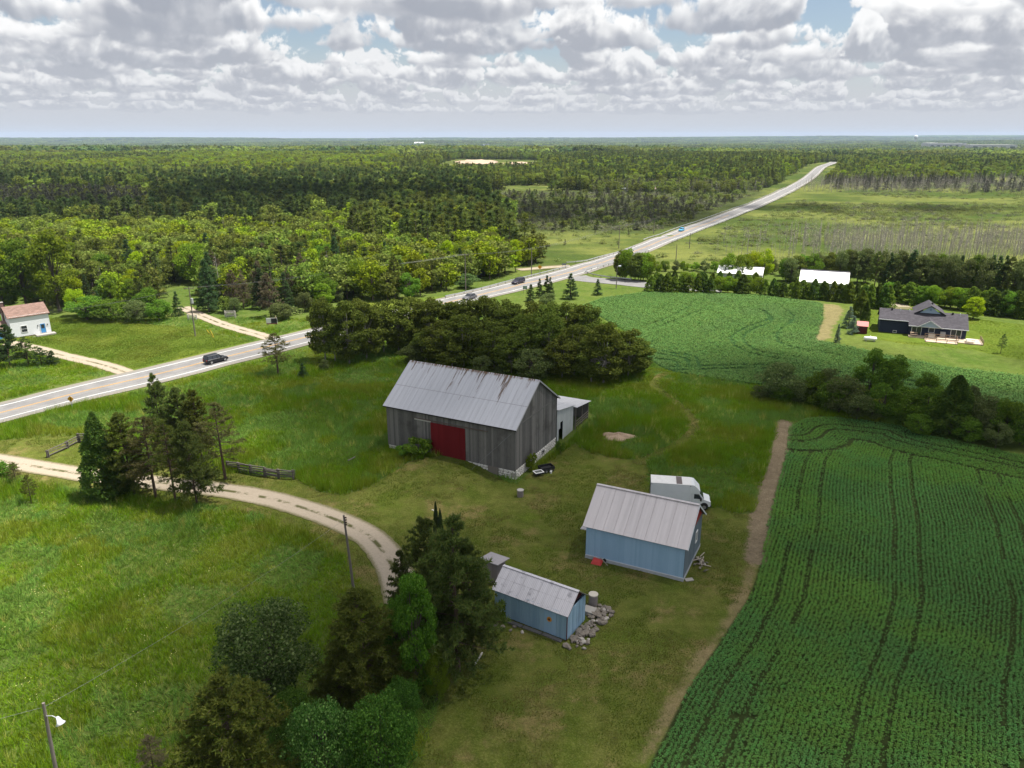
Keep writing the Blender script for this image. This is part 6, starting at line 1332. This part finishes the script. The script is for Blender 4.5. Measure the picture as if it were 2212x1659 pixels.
def build_forests():
    P = land_points(4.4, 165, 700); P2 = land_points(6.4, 700, 1420); P = np.concatenate([P, P2]); x, y = P.T; z = gh(x, y); px, py = project(x, y, z)
    rd = distline(x, y, ROADC[::6]); d2 = np.minimum(distline(x, y, SIDE[::3]), distline(x, y, STUB[::3]))
    ok = (rd > 12 + 6*(py < 470)) & (d2 > 7) & (px > -60) & (px < 2290)
    right = px > np.interp(py, [330, 357, 386, 419, 453, 497, 537, 573, 612], [1795, 1793, 1747, 1687, 1607, 1487, 1387, 1283, 1146])
    n1 = vnoise(x, y, 60, 11); n2 = vnoise(x, y, 22, 12); n3 = vnoise(x, y, 160, 13); u = R2.random(len(x))
    kind = np.full(len(x), -1); h = np.zeros(len(x)); wf = np.ones(len(x)); names = list(FI)
    def put(m, choices, h0, h1, ws=1., dens=1.):
        m = m & ok & (kind < 0) & (R2.random(len(x)) < dens); w = np.array([c[1] for c in choices], float); c = np.cumsum(w/w.sum()); v = np.clip(n1*.55 + R2.random(len(x))*.75 - .15, 0, .999)
        v = np.where(R2.random(len(x)) < .45, R2.random(len(x)), v)
        for i, (nm, _) in enumerate(choices):
            q = m & (v >= (c[i-1] if i else 0)) & (v < c[i]); kind[q] = names.index(nm); h[q] = R2.uniform(h0, h1, q.sum()) if nm[0] != 'fs' else R2.uniform(min(h0, .6), min(h1, 1.8), q.sum()); wf[q] = ws
    lit = inpoly(px, py, LIT); drk = inpoly(px, py, DARKP); ml = inpoly(px, py, MARSHL)
    grid = np.zeros(len(x), bool)
    for a, b, w in TREES: grid |= (x-a)**2 + (y-b)**2 < (1.5+.22*w)**2
    put(lit & (py < 640) & (px > 760) & ~grid & (py < 560), [(('fc', 'forestc'), 3), (('fc', 'folive'), 3), (('fl', 'fbright'), 1)], 10, 17)
    put(lit & ~grid & (py < 660), [(('fl', 'fbright'), 3), (('fl', 'folive'), 3.2), (('fl', 'forestl'), 2.4), (('fc', 'forestc'), 1.6), (('fc', 'folive'), 2.2), (('fd', 'dead'), .5)], 8, 12.5)
    put(lit & ~grid & (py >= 660), [(('fs', 'marsh'), 2), (('fl', 'forestl'), 1)], 2.5, 5, 1., .5)
    put(drk & (px < 330) & (py > 425) & (py < 500) & (n3 > .45), [(('fd', 'dead'), 2), (('fc', 'fgrey'), 3), (('fl', 'folive'), 1)], 6, 10)
    put(drk, [(('fc', 'fdark'), 4), (('fc', 'forestc'), 3), (('fl', 'forestl'), 1.6), (('fl', 'folive'), 1.), (('fd', 'dead'), .35)], 9, 17)
    put(ml & (py < 498) & (py > 418), [(('fc', 'fgrey'), 3), (('fs', 'marsh'), 4), (('fs', 'fgrey'), 3), (('fd', 'dead'), .4), (('fc', 'forestc'), 1.5), (('fl', 'folive'), 1.2)], 2., 4.6, 1.9, .98)
    put(ml & (py <= 430) & (px > 1280), [(('fc', 'fgrey'), 1), (('fl', 'folive'), 2), (('fd', 'dead'), 3)], 6, 10)
    put(ml & (py >= 498), [(('fs', 'marsh'), 3), (('fc', 'fgrey'), 1), (('fd', 'dead'), .6)], 1.0, 3.2, 1., .25 + .4*(n2 > .6))
    pit = inpoly(px, py, PITS); ok &= ~pit
    glade = (vnoise(x, y, 75, 61) > .80) & (y > 430) & (py < 440); ok &= ~glade
    up = (py < 412) & ~right
    put(up & (px > 1240) & (px < 1680) & (py > 338) & (py < 400) & (px < 1675-(py-340)*.0), [(('fc', 'forestc'), 4), (('fc', 'folive'), 2.), (('fl', 'forestl'), 2), (('fl', 'fbright'), .5)], 10, 15)
    put(up & (px < 860) & (py < 378) & (n3 + .2*n1 > .42), [(('fl', 'fbright'), 3.4), (('fl', 'forestl'), 4), (('fl', 'folive'), 1.5), (('fc', 'forestc'), .6)], 10, 15)
    put(up, [(('fl', 'forestl'), 3), (('fc', 'forestc'), 3), (('fc', 'folive'), 1.4), (('fl', 'folive'), 1.6), (('fl', 'fbright'), .8), (('fc', 'fdark'), .6)], 8, 13)
    put(right & (py < 394), [(('fc', 'forestc'), 3), (('fl', 'forestl'), 2.6), (('fc', 'fdark'), 1.), (('fl', 'folive'), 1.4), (('fl', 'fbright'), .4)], 6.5, 11)
    put(right & (py < 417), [(('fd', 'dead'), 6), (('fs', 'fgrey'), 1.5), (('fc', 'fgrey'), .8)], 5, 9, 1.2, .9)
    put(right & (py > 512) & (py < 572) & (px > 1560 - (py-512)*.4), [(('fd', 'dead'), 6), (('fs', 'marsh'), 1.2)], 5.5, 10, 1., .35 + .5*smooth(px, 1600, 2000))
    put(right & (py >= 417) & (py < 585), [(('fs', 'marsh'), 4), (('fs', 'fgrey'), 1.3), (('fd', 'dead'), .12)], .6, 1.7, 1.5, .22 + .5*(n1 > .55) + .3*((py > 437) & (py < 478) & (px < 2000)))
    def emit(m, name, label, cat):
        q = np.where(m & (kind >= 0))[0]; idx = np.zeros(len(q), int); S = np.zeros((len(q), 3))
        for i, nm in enumerate(names):
            s = kind[q] == i; k = np.array(FI[nm]); idx[s] = k[R2.integers(len(k), size=s.sum())]; hh, ww = SIZES[nm[0]]; S[s, 2] = h[q][s]/hh
            S[s, 0] = S[s, 1] = h[q][s]/hh*wf[q][s]*R2.uniform(.9, 1.3, s.sum())*(1.22 if nm[0] == 'fc' else 1.)
        scatter(name, label, cat, np.stack([x[q], y[q], z[q]-.05], 1), S, R2.uniform(0, 6.283, len(q)), FP, idx); return len(q)
    B = land_points(2.3, 175, 720); B = B[B[:, 0] > 20]; bx, by = B.T; bz = gh(bx, by); qx, qy = project(bx, by, bz); rr = qx > np.interp(qy, [330, 357, 386, 419, 453, 497, 537, 573, 612], [1795, 1793, 1747, 1687, 1607, 1487, 1387, 1283, 1146]) + 20
    bn = vnoise(bx, by, 38, 71); keep = rr & (qx < 2260) & (((qy > 508) & (qy < 566) & (R2.random(len(bx)) < .75*smooth(qx + 260*(bn-.5), 1560, 1900)*smooth(qy, 505, 522))) | ((qy > 386) & (qy < 416) & (qx > 1700) & (R2.random(len(bx)) < .28)))
    bx, by, bz = bx[keep], by[keep], bz[keep]; hh = R2.uniform(4.5, 10, len(bx)); k = np.array(FI[('fd', 'dead')])
    scatter('dead_tree_stand', 'grey bands of standing dead trees in the marsh right of the highway', 'dead trees', np.stack([bx, by, bz], 1), np.stack([hh/9*1.2, hh/9*1.2, hh/9], 1), R2.uniform(0, 6.28, len(bx)), FP, k[R2.integers(len(k), size=len(bx))]); print('dead', len(bx))
    tot = [emit(lit, 'sunlit_wood', 'bright mixed wood stretching back from the highway on the left', 'wood'), emit(drk, 'dark_forest', 'dark conifer forest across the middle distance on the left', 'forest'), emit(ml, 'marsh_scrub', 'grey-green stunted scrub on the marsh left of the far straight', 'scrub'),
           emit(up & ~drk & ~ml & ~lit, 'ridge_forest', 'mixed forest climbing to the ridge left of the highway', 'forest'), emit(right & (py < 417), 'right_forest', 'forest and dead grey trunks beyond the marsh right of the highway', 'forest'), emit(right & (py >= 417), 'marsh_growth', 'marsh shrubs and standing dead trunks right of the highway', 'scrub')]
    print('forest', tot)
build_forests()
def build_distance():
    P = land_points(52, 1460, 11500, .76); x, y = P.T; z = gh(x, y); n = vnoise(x, y, 700, 21); n2 = vnoise(x, y, 260, 22); m = (n*.6+n2*.5 > .40); x, y, z, n = x[m], y[m], z[m], n[m]
    protos = []
    for s in range(4):
        r = np.random.default_rng(300+s); C = np.stack([r.uniform(-32, 32, 26), r.uniform(-32, 32, 26), r.uniform(5, 9, 26)], 1); d = sphere_dirs(26*22, r); d[:, 2] = np.abs(d[:, 2])*1.2 - .2; Pp = np.repeat(C, 22, 0) + d*np.array([6.5, 6.5, 6.5]); V, F = quads(Pp, d + r.normal(0, .3, d.shape), 5.5, r); protos.append(fastmesh('plant', V, [F], [L[('forestl', 'forestc', 'fdark', 'folive')[s]]]))
    scatter('distant_woods', 'blue-green woods and hedgerows fading to the horizon', 'woods', np.stack([x, y, z-1.5], 1), np.stack([R2.uniform(.9, 1.4, len(x)), R2.uniform(.9, 1.4, len(x)), R2.uniform(.8, 1.5, len(x))], 1), R2.uniform(0, 6.28, len(x)), protos, R2.integers(0, 4, len(x)))
build_distance()

# meadow grass, crops
def tuft(seed, n, h, rad, w, mat, flop=.5):
    r = np.random.default_rng(seed); a = r.uniform(0, 6.283, n); q = rad*np.sqrt(r.random(n)); P = np.stack([np.cos(a)*q, np.sin(a)*q, np.zeros(n)], 1); D = np.stack([np.cos(a)*flop*r.random(n), np.sin(a)*flop*r.random(n), np.ones(n)], 1) + r.normal(0, .25, (n, 3))
    D[:, 2] = np.abs(D[:, 2]); V, F = blades(P, D, h, w, r); return fastmesh('plant', V, [F], [mat])
def crop_plant(seed, n, h, rad, size, mat):
    r = np.random.default_rng(seed); P = np.stack([r.normal(0, rad, n), r.normal(0, rad, n), r.uniform(.25, 1, n)*h], 1); V, F = quads(P, np.array([0, 0, 1.]) + r.normal(0, .55, (n, 3)), size, r, .8); return fastmesh('plant', V, [F], [mat])
G1 = leaf('meadow_grass', (0.111, 0.212, 0.013), (0.205, 0.312, 0.027), .35, .18, .85, (0.230, 0.276, 0.035), .09); G2 = leaf('lodged_grass', (0.120, 0.225, 0.039), (0.193, 0.312, 0.066), .35, .15, .6, (0.140, 0.230, 0.023), .12); G3 = leaf('seed_heads', (0.338, 0.368, 0.083), (0.480, 0.471, 0.123), .3, .2); GF = leaf('meadow_flowers', (0.625, 0.625, 0.525), (0.775, 0.688, 0.188), .2, .1)
GC = leaf('crop_leaves', (0.088, 0.218, 0.063), (0.154, 0.320, 0.100), .3, .14, .7, (0.168, 0.312, 0.060), .05); GU = leaf('upper_crop_leaves', (0.096, 0.190, 0.057), (0.148, 0.253, 0.073), .3, .1, .5, (0.112, 0.190, 0.070), .04)
G5 = leaf('mown_turf', (.075, .125, .014), (.140, .175, .032), .4, .15, .9, (.19, .165, .062), .16); G6 = leaf('lawn_turf', (.078, .145, .016), (.135, .190, .026), .4, .12, .7, (.165, .180, .032), .07)
def build_turf():
    st = .42; X, Y = np.meshgrid(np.arange(-126, 40, st), np.arange(32, 182, st)); x, y = X.ravel(), Y.ravel(); q = np.abs(x) < .76*y+4; x, y = x[q], y[q]; x = x + R2.uniform(-.25, .25, len(x)); y = y + R2.uniform(-.25, .25, len(y)); z = zones(x, y); g = gravel_d(x, y)
    X, Y = np.meshgrid(np.arange(80, 150, .8), np.arange(125, 200, .8)); x2, y2 = X.ravel(), Y.ravel(); x2 = x2 + R2.uniform(-.4, .4, len(x2)); y2 = y2 + R2.uniform(-.4, .4, len(y2)); q = sdf(x2, y2, HLAWN) > .2; x2, y2 = x2[q], y2[q]; hb = Matrix.Rotation(-(-.406), 2)
    hx_ = (x2-97.45)*math.cos(.406) - (y2-156.2)*math.sin(.406); hy_ = (x2-97.45)*math.sin(.406) + (y2-156.2)*math.cos(.406); q = ~((hx_ > -17.2) & (hx_ < 3.3) & (hy_ > -5.6) & (hy_ < 10.8)); x2, y2 = x2[q], y2[q]
    m = ((z['sd_lawn'] > .1) | (z['sd_yard'] > -.2)) & (z['sd_soil'] < -.2) & (z['sd_dirt'] < .1) & (z['sd_road'] < .2) & (g > .1) & (z['sd_dry'] < .2)
    for bp in BUILT: m &= ~inpoly(x, y, bp)
    for cx, cy, th, L_, W_ in ((BX, BY, BTH, 20.2, 25.2), (16.96, 64.67, -.453, 10.4, 7.6), (4.775, 55.406, -.563, 7.7, 3.6), (-103.4, 163.6, .80, 13.5, 6.4)):
        u_ = (x-cx)*math.cos(th)+(y-cy)*math.sin(th); v_ = -(x-cx)*math.sin(th)+(y-cy)*math.cos(th); m &= ~((u_ > -L_) & (u_ < .15) & (v_ > -.15) & (v_ < W_))
    bare = vnoise(x, y, 5.5, 81)*.6 + vnoise(x, y, 1.7, 82)*.4; yard = z['sd_yard'] > -.2; m &= yard | (bare < .66)
    x, y, yard = np.concatenate([x[m], x2]), np.concatenate([y[m], y2]), np.concatenate([yard[m], np.ones(len(x2), bool)]); n = len(x)
    protos = [tuft(21, 26, .11, .34, .05, G5, 1.2), tuft(22, 22, .13, .36, .05, G5, 1.2), tuft(23, 26, .14, .40, .06, G6, 1.1)]; s = R2.uniform(.6, 1.2, n)*(.6 + .8*vnoise(x, y, 4, 83))*np.where(x > 70, .6, 1.)
    big = np.where(x > 70, 1.7, 1.); scatter('short_turf', 'short worn turf of the farmyard and the house lawns', 'turf', np.stack([x, y, gh(x, y)-.01], 1), np.stack([big, big, s], 1), R2.uniform(0, 6.28, n), protos, np.where(yard, 2, R2.integers(0, 2, n))); print('turf', n)
def build_meadow():
    st = .46; X, Y = np.meshgrid(np.arange(-126, 62, st), np.arange(27, 178, st)); x, y = X.ravel(), Y.ravel(); k = R2.random(len(x)); keep = (np.abs(x) < .76*y+8) & (k < np.clip(1.25 - (y-60)/140, .35, 1)); x, y = x[keep], y[keep]; x = x + R2.uniform(-.3, .3, len(x)); y = y + R2.uniform(-.3, .3, len(y))
    z = zones(x, y); edge = (vnoise(x, y, 1.3, 31)-.5)*.8; g = gravel_d(x, y)
    m = (z['sd_lawn'] < edge*.5) & (z['sd_soil'] < -.2) & (z['sd_dirt'] < .1) & (z['sd_field'] < -.2) & (z['sd_yard'] < -.3) & (z['sd_road'] < .3) & (g > .3) & (z['sd_dry'] < .2)
    for bpoly in BUILT: m &= ~inpoly(x, y, bpoly)
    du = (x-BX)*bu[0]+(y-BY)*bu[1]; dv = (x-BX)*bv[0]+(y-BY)*bv[1]; m &= ~((du > -20.2) & (du < .7) & (dv > -.4) & (dv < 25.2))
    p1334 = G(1334, 944); m &= np.hypot((x-p1334.x)/2.3, (y-p1334.y)/1.6) > 1
    x, y = x[m], y[m]; n = len(x); lodge = vnoise(x, y, 7, 33)*.6 + vnoise(x, y, 2.6, 34)*.4; tall = (.45 + 1.1*vnoise(x, y, 5, 35))*(1 + .55*smooth(y, 66, 84)*(1-smooth(y, 118, 128)))
    left = smooth(-x - .25*y, 2, 20)*(1-smooth(y, 95, 110))
    protos = [tuft(1, 22, .55, .32, .05, G1), tuft(2, 22, .6, .34, .05, G1, .9), tuft(3, 24, .5, .36, .06, G2, 1.5), tuft(4, 18, .72, .3, .035, G3, .4), crop_plant(5, 7, .55, .22, .07, GF)]
    u = R2.random(n); idx = np.where(lodge > .56, 2, np.where(u < .5, 0, 1)); idx = np.where(u > .97 - .03*left, 3, idx); idx = np.where((u < .010*left + .002), 4, idx)
    s = tall*R2.uniform(.75, 1.2, n); s = np.where(idx == 2, s*.9, s); S = np.stack([R2.uniform(.9, 1.3, n), R2.uniform(.9, 1.3, n), s], 1)*1.05
    ang = vnoise(x, y, 9, 36)*9; tl = np.where(idx == 2, .55, .18)[:, None]*np.stack([np.cos(ang), np.sin(ang)], 1)
    scatter('meadow_grass', 'tall bright green meadow grass round the farmyard', 'grass', np.stack([x, y, gh(x, y)-.02], 1), S, R2.uniform(0, 6.28, n), protos, idx, tl); print('tufts', n)
build_meadow()
build_turf()
EDGE = np.array(sorted([(q[1], q[0]) for q in GP([(1399, 1659), (1487, 1489), (1551, 1393), (1615, 1297), (1643, 1201), (1656, 1135), (1673, 1061), (1693, 1002), (1698, 950)])] + [(22., -1.5), (30., 3.3), (128., 51.)]))
EDGE[1:-1, 1] = .5*EDGE[1:-1, 1] + .25*(EDGE[:-2, 1]+EDGE[2:, 1])
HEAD = spline(GP([(1701, 926), (1717, 913), (1747, 904), (1799, 902), (1873, 909), (1947, 920), (1985, 938), (2059, 953), (2133, 968), (2212, 984), (2330, 1008)]), 1.)
def build_crop():
    sp, st = .40, .17; rows = np.arange(-30, 330); Y = np.arange(26, 130, st); K, YY = np.meshgrid(rows, Y, indexing='ij'); wob = (vnoise(K*0., YY, 9, 41)-.5)*.5
    bend = .28*np.sin(YY/13.+K/46.)*np.clip(K/60., 0, 1.6)
    XX = np.interp(YY, EDGE[:, 0], EDGE[:, 1]) + (K+.8)*sp*1.09 + bend + wob*0
    x, y, k = XX.ravel(), YY.ravel(), K.ravel(); keep = (np.abs(x) < .74*y+5); x, y, k = x[keep], y[keep], k[keep]; x = x + R2.normal(0, .045, len(x)); y = y + R2.uniform(-.1, .1, len(y))
    ins = sdf(x, y, CROP) > .12; x, y, k = x[ins], y[ins], k[ins]
    hd = distline(x, y, HEAD); track = np.isin(k % 26, (6, 12)) ; gap = (vnoise(x, y, 1.6, 43) > .985)
    head = hd < 9.5
    trk = track & (vnoise(x, y, 6, 44) < .8); keep = ~head & ~gap & ~(trk & (R2.random(len(x)) < .45)); ts = np.where(trk, .55, 1.)[keep]; P1 = np.stack([x[keep], y[keep]], 1)
    # headland rows follow the far edge
    X, Yg = np.meshgrid(np.arange(35, 110, .2), np.arange(60, 120, .2)); xx, yy = X.ravel(), Yg.ravel(); xx = xx + R2.uniform(-.1, .1, len(xx)); q = (np.abs(xx) < .74*yy+5); xx, yy = xx[q], yy[q]; q = sdf(xx, yy, CROP) > .15; xx, yy = xx[q], yy[q]; hd = distline(xx, yy, HEAD); ph = np.modf(hd/.45)[0]
    q = (hd < 9.5) & (ph < .5) & ~((np.abs(hd-3.2) < .25) | (np.abs(hd-5.2) < .25) | (np.abs(hd-8.9) < .3)); P2 = np.stack([xx[q], yy[q]], 1)
    P = np.concatenate([P1, P2]); n = len(P); x, y = P.T; protos = [crop_plant(50+i, 22, .34, .064, .095, GC) for i in range(4)]
    vig = (.75 + .5*vnoise(x, y, 11, 45) + .2*(vnoise(x, y, 2, 46)-.5))*np.concatenate([ts, np.ones(len(P2))])
    scatter('bean_crop', 'rows of low dark green crop with wheel tracks in the right foreground', 'crop', np.stack([x, y, gh(x, y)], 1), np.stack([vig*1.05, vig*1.05, vig*R2.uniform(.8, 1.2, n)], 1), R2.uniform(0, 6.28, n), protos, R2.integers(0, 4, n)); print('crop', n)
build_crop()
def build_upper_crop():
    st = .52; X, Y = np.meshgrid(np.arange(15, 150, st), np.arange(105, 215, st)); x, y = X.ravel(), Y.ravel(); x = x + R2.uniform(-.3, .3, len(x)); y = y + R2.uniform(-.3, .3, len(y)); q = (x < .74*y+4); x, y = x[q], y[q]; q = sdf(x, y, FIELD) > .3; x, y = x[q], y[q]
    tr = np.zeros(len(x), bool)
    for pts in (((1640, 668), (1660, 690), (1590, 720), (1585, 745), (1640, 770), (1720, 782)), ((1652, 672), (1668, 695), (1612, 722), (1612, 745), (1660, 765), (1740, 775)), ((1490, 662), (1440, 690), (1395, 705)), ((1520, 668), (1470, 690), (1410, 712)), ((1700, 672), (1715, 690), (1680, 720), (1690, 745), (1740, 758), (1820, 770)), ((1420, 765), (1480, 775), (1490, 795)), ((1430, 760), (1500, 772), (1512, 795)), ((1410, 775), (1460, 782), (1462, 800)), ((1420, 795), (1600, 790), (1750, 800), (1900, 815), (2100, 845)), ((1430, 802), (1600, 797), (1750, 807), (1900, 823), (2100, 853))):
        tr |= distline(x, y, spline(GP(pts), 2.)) < .45
    x, y = x[~tr], y[~tr]; n = len(x); vig = .8 + .4*vnoise(x, y, 16, 51); protos = [crop_plant(60+i, 18, .42, .26, .24, GU) for i in range(4)]
    scatter('upper_crop', 'smooth green grain on the upper field with curving tractor tracks', 'crop', np.stack([x, y, gh(x, y)], 1), np.stack([vig*1.1, vig*1.1, vig], 1), R2.uniform(0, 6.28, n), protos, R2.integers(0, 4, n)); print('upper', n)
build_upper_crop()

# ------------------------------------------------------------------ far buildings
FB = [('factory', 'long pale factory sheds on the right horizon', 2045, 327, 80, 13, 60, (.52, .52, .54), (.50, .50, .52), True, 6), ('factory_wing', 'factory wing with a pale yard at the right edge of the horizon', 2145, 328, 100, 11, 60, (.50, .49, .48), (.46, .45, .45), True, 5), ('office_block', 'bright white-roofed block left of the long factory', 2012, 323, 22, 11, 40, (.6, .6, .6), (.75, .75, .75), True, 2),
      ('red_roofed_hall', 'orange-red roofed building above the right forest', 2064, 340, 40, 5, 40, (.4, .2, .16), (.62, .16, .10), False, 3), ('white_farm', 'white farm buildings far off on the left horizon', 384, 322, 9, 4, 30, (.7, .7, .7), (.75, .75, .75), False, 1), ('white_farm', 'small white sheds right of the far left farm', 440, 323, 11, 3, 30, (.6, .6, .6), (.7, .7, .7), False, 1), ('dairy_farm', 'pale dairy barns on the middle horizon', 905, 314, 20, 5, 40, (.55, .57, .6), (.6, .62, .66), False, 2), ('white_shed', 'thin white shed right of the dairy barns on the horizon', 1050, 316, 14, 2.5, 30, (.6, .6, .62), (.7, .7, .72), True, 1), ('white_house', 'white house in the far town right of the road', 1916, 320, 13, 4, 20, (.6, .6, .62), (.7, .7, .72), False, 1)]
for nm, lb, px, py, w, h, dep, wc, rc, fl, wn in FB: far_block(nm, lb, px, py, w, h, dep, wc, rc, fl, wins=wn, lift=6.)
p = G(1976, 312); k = mpp(p); t = thing('water_tower', 'pale water tower standing over the far town', 'water tower', p); hh = 19*k; MT_ = plain('tower_paint', (.62, .64, .66), .5)
MB().tube([(0, 0, hh*.62), (0, 0, hh*.70), (0, 0, hh*.88), (0, 0, hh*.97), (0, 0, hh)], [4*k*.55, 4.2*k, 4.2*k, 2.6*k, .3*k], 16).build('tank', [MT_], t, smooth=True); MB().tube([(0, 0, -5), (0, 0, hh*.64)], .9*k, 10).build('stem', [MT_], t)
for a in range(4): MB().bar((3.2*k*math.cos(a*1.57+.7), 3.2*k*math.sin(a*1.57+.7), -5), (2.6*k*math.cos(a*1.57+.7), 2.6*k*math.sin(a*1.57+.7), hh*.66), .4*k).build('leg', [MT_], t)
def pit():
    p = G(1045, 351); q = MB(); V = []; n = 28
    for (cx, cy, rx, ry, nm, lb) in ((1030, 351, 46, 5.0, 'sand_pit', 'bare pinkish sand bank on the wooded ridge'), (1122, 354, 34, 3.0, 'sand_pit', 'smaller sandy strip right of the sand bank on the ridge')):
        c = G(cx, cy); R_ = [c] + [G(cx+rx*math.cos(6.283*i/n)*(1+.2*math.sin(3*i)), cy+ry*math.sin(6.283*i/n)*(1+.15*math.cos(2.3*i))) for i in range(n)]
        o = MB().add([(v.x-c.x, v.y-c.y, v.z-c.z+.9) for v in R_], [(0, i+1, (i+1) % n+1) for i in range(n)]).build(nm, [plain('sand', (.40, .30, .22), .95, var=.2, scale=.1)]); o.location = c; tag(o, lb, 'sand pit', kind='structure')
pit()

# ------------------------------------------------------------------ clouds over the farm (they shade it) and the summer haze
def cloud_mat():
    m, T = new_mat('cloud'); d = T.new('ShaderNodeBsdfDiffuse'); d.inputs[0].default_value = (.95, .95, .95, 1); t = T.new('ShaderNodeBsdfTranslucent'); t.inputs[0].default_value = (.95, .95, .95, 1); x = T.new('ShaderNodeMixShader'); x.inputs[0].default_value = .5; T.put(x.inputs[1], d.outputs[0]); T.put(x.inputs[2], t.outputs[0])
    tr = T.new('ShaderNodeBsdfTransparent'); y = T.new('ShaderNodeMixShader'); y.inputs[0].default_value = .13; T.put(y.inputs[1], tr.outputs[0]); T.put(y.inputs[2], x.outputs[0]); finish(T, y.outputs[0]); return m
M_CLOUD = cloud_mat(); import bmesh
_b = bmesh.new(); bmesh.ops.create_icosphere(_b, subdivisions=3, radius=1.)
for v in _b.verts: v.co *= 1 + .12*math.sin(v.co.x*7+1)*math.sin(v.co.y*6+2)*math.sin(v.co.z*5) + .06*math.sin(v.co.x*15)*math.sin(v.co.y*17)
PV = np.array([v.co[:] for v in _b.verts]); PF = np.array([[v.index for v in f.verts] for f in _b.faces]); _b.free()
def cloud(label, blobs, seed, zc=820.):
    """cumulus of overlapping puffs; blobs: shaded ground x, y, half sizes, number, puff radius"""
    r = np.random.default_rng(seed); off = np.array([SUN_DIR.x, SUN_DIR.y])/SUN_DIR.z*zc; V = []; F = []; n = 0
    for gx_, gy_, sx, sy, cnt, pr in blobs:
        for _ in range(cnt):
            a = r.uniform(0, 6.283); q = math.sqrt(r.random()); R_ = pr*r.uniform(.6, 1.25)*(1.15-.45*q); c = np.array([gx_+math.cos(a)*q*sx+off[0], gy_+math.sin(a)*q*sy+off[1], zc+r.uniform(-.1, .5)*pr])
            V.append(PV*np.array([R_, R_, R_*.62]) + c); F.append(PF+n); n += len(PV)
    o = bpy.data.objects.new('cloud', fastmesh('cloud', np.concatenate(V), [np.concatenate(F)], [M_CLOUD], smooth=True)); link(o); tag(o, label, 'cloud', kind='structure')
cloud('cumulus cloud drifting over the farm and shading it', [(25, 85, 62, 52, 46, 22), (80, 70, 60, 60, 34, 24), (-18, 118, 34, 34, 18, 16), (85, 125, 50, 26, 16, 16), (0, 40, 60, 34, 14, 18)], 1)
cloud('cumulus cloud shading the conifer forest', [(-150, 430, 130, 90, 44, 40), (-300, 470, 120, 90, 26, 40), (-20, 460, 90, 80, 26, 34)], 2)
cloud('cumulus cloud shading the marsh left of the highway', [(65, 440, 60, 70, 26, 26)], 3)
cloud('cumulus cloud shading the marsh right of the highway', [(215, 475, 75, 30, 26, 20), (330, 465, 60, 22, 14, 16)], 4)
def haze():
    m, T = new_mat('haze'); v = T.new('ShaderNodeVolumePrincipled'); v.inputs['Color'].default_value = (.58, .74, 1.0, 1); v.inputs['Density'].default_value = 4.5e-5; o = T.new('ShaderNodeOutputMaterial'); T.l.new(v.outputs[0], o.inputs['Volume'])
    b = MB().box((-18000, -1200, -70), (18000, 18500, 125)).build('haze', [m]); tag(b, 'thin summer haze lying over the whole plain', 'haze', kind='stuff')
haze()

# ------------------------------------------------------------------ labels of repeats: count them off from the left
def count_off():
    first = 'first second third fourth fifth sixth seventh eighth ninth tenth eleventh twelfth thirteenth fourteenth fifteenth sixteenth seventeenth eighteenth nineteenth'.split(); tens = {20: 'twent', 30: 'thirt', 40: 'fort', 50: 'fift'}
    def word(n):
        if n < 20: return first[n-1]
        t, u = n//10*10, n % 10; return tens[t]+'ieth' if u == 0 else tens[t]+'y-'+first[u-1]
    by = {}
    for o in sc.objects:
        if o.parent is None and o.get('label') and o.type == 'EMPTY': by.setdefault(o['label'], []).append(o)
    for lb, os_ in by.items():
        if len(os_) < 2: continue
        os_.sort(key=lambda o: float(project(o.location.x, o.location.y, o.location.z)[0]))
        for k, o in enumerate(os_): o['label'] = lb + (', ' + word(k+1) if 0 < k < len(os_)-1 else ', leftmost' if k == 0 else ', rightmost') + (' from the left' if 0 < k < len(os_)-1 else ' of its kind')
count_off()
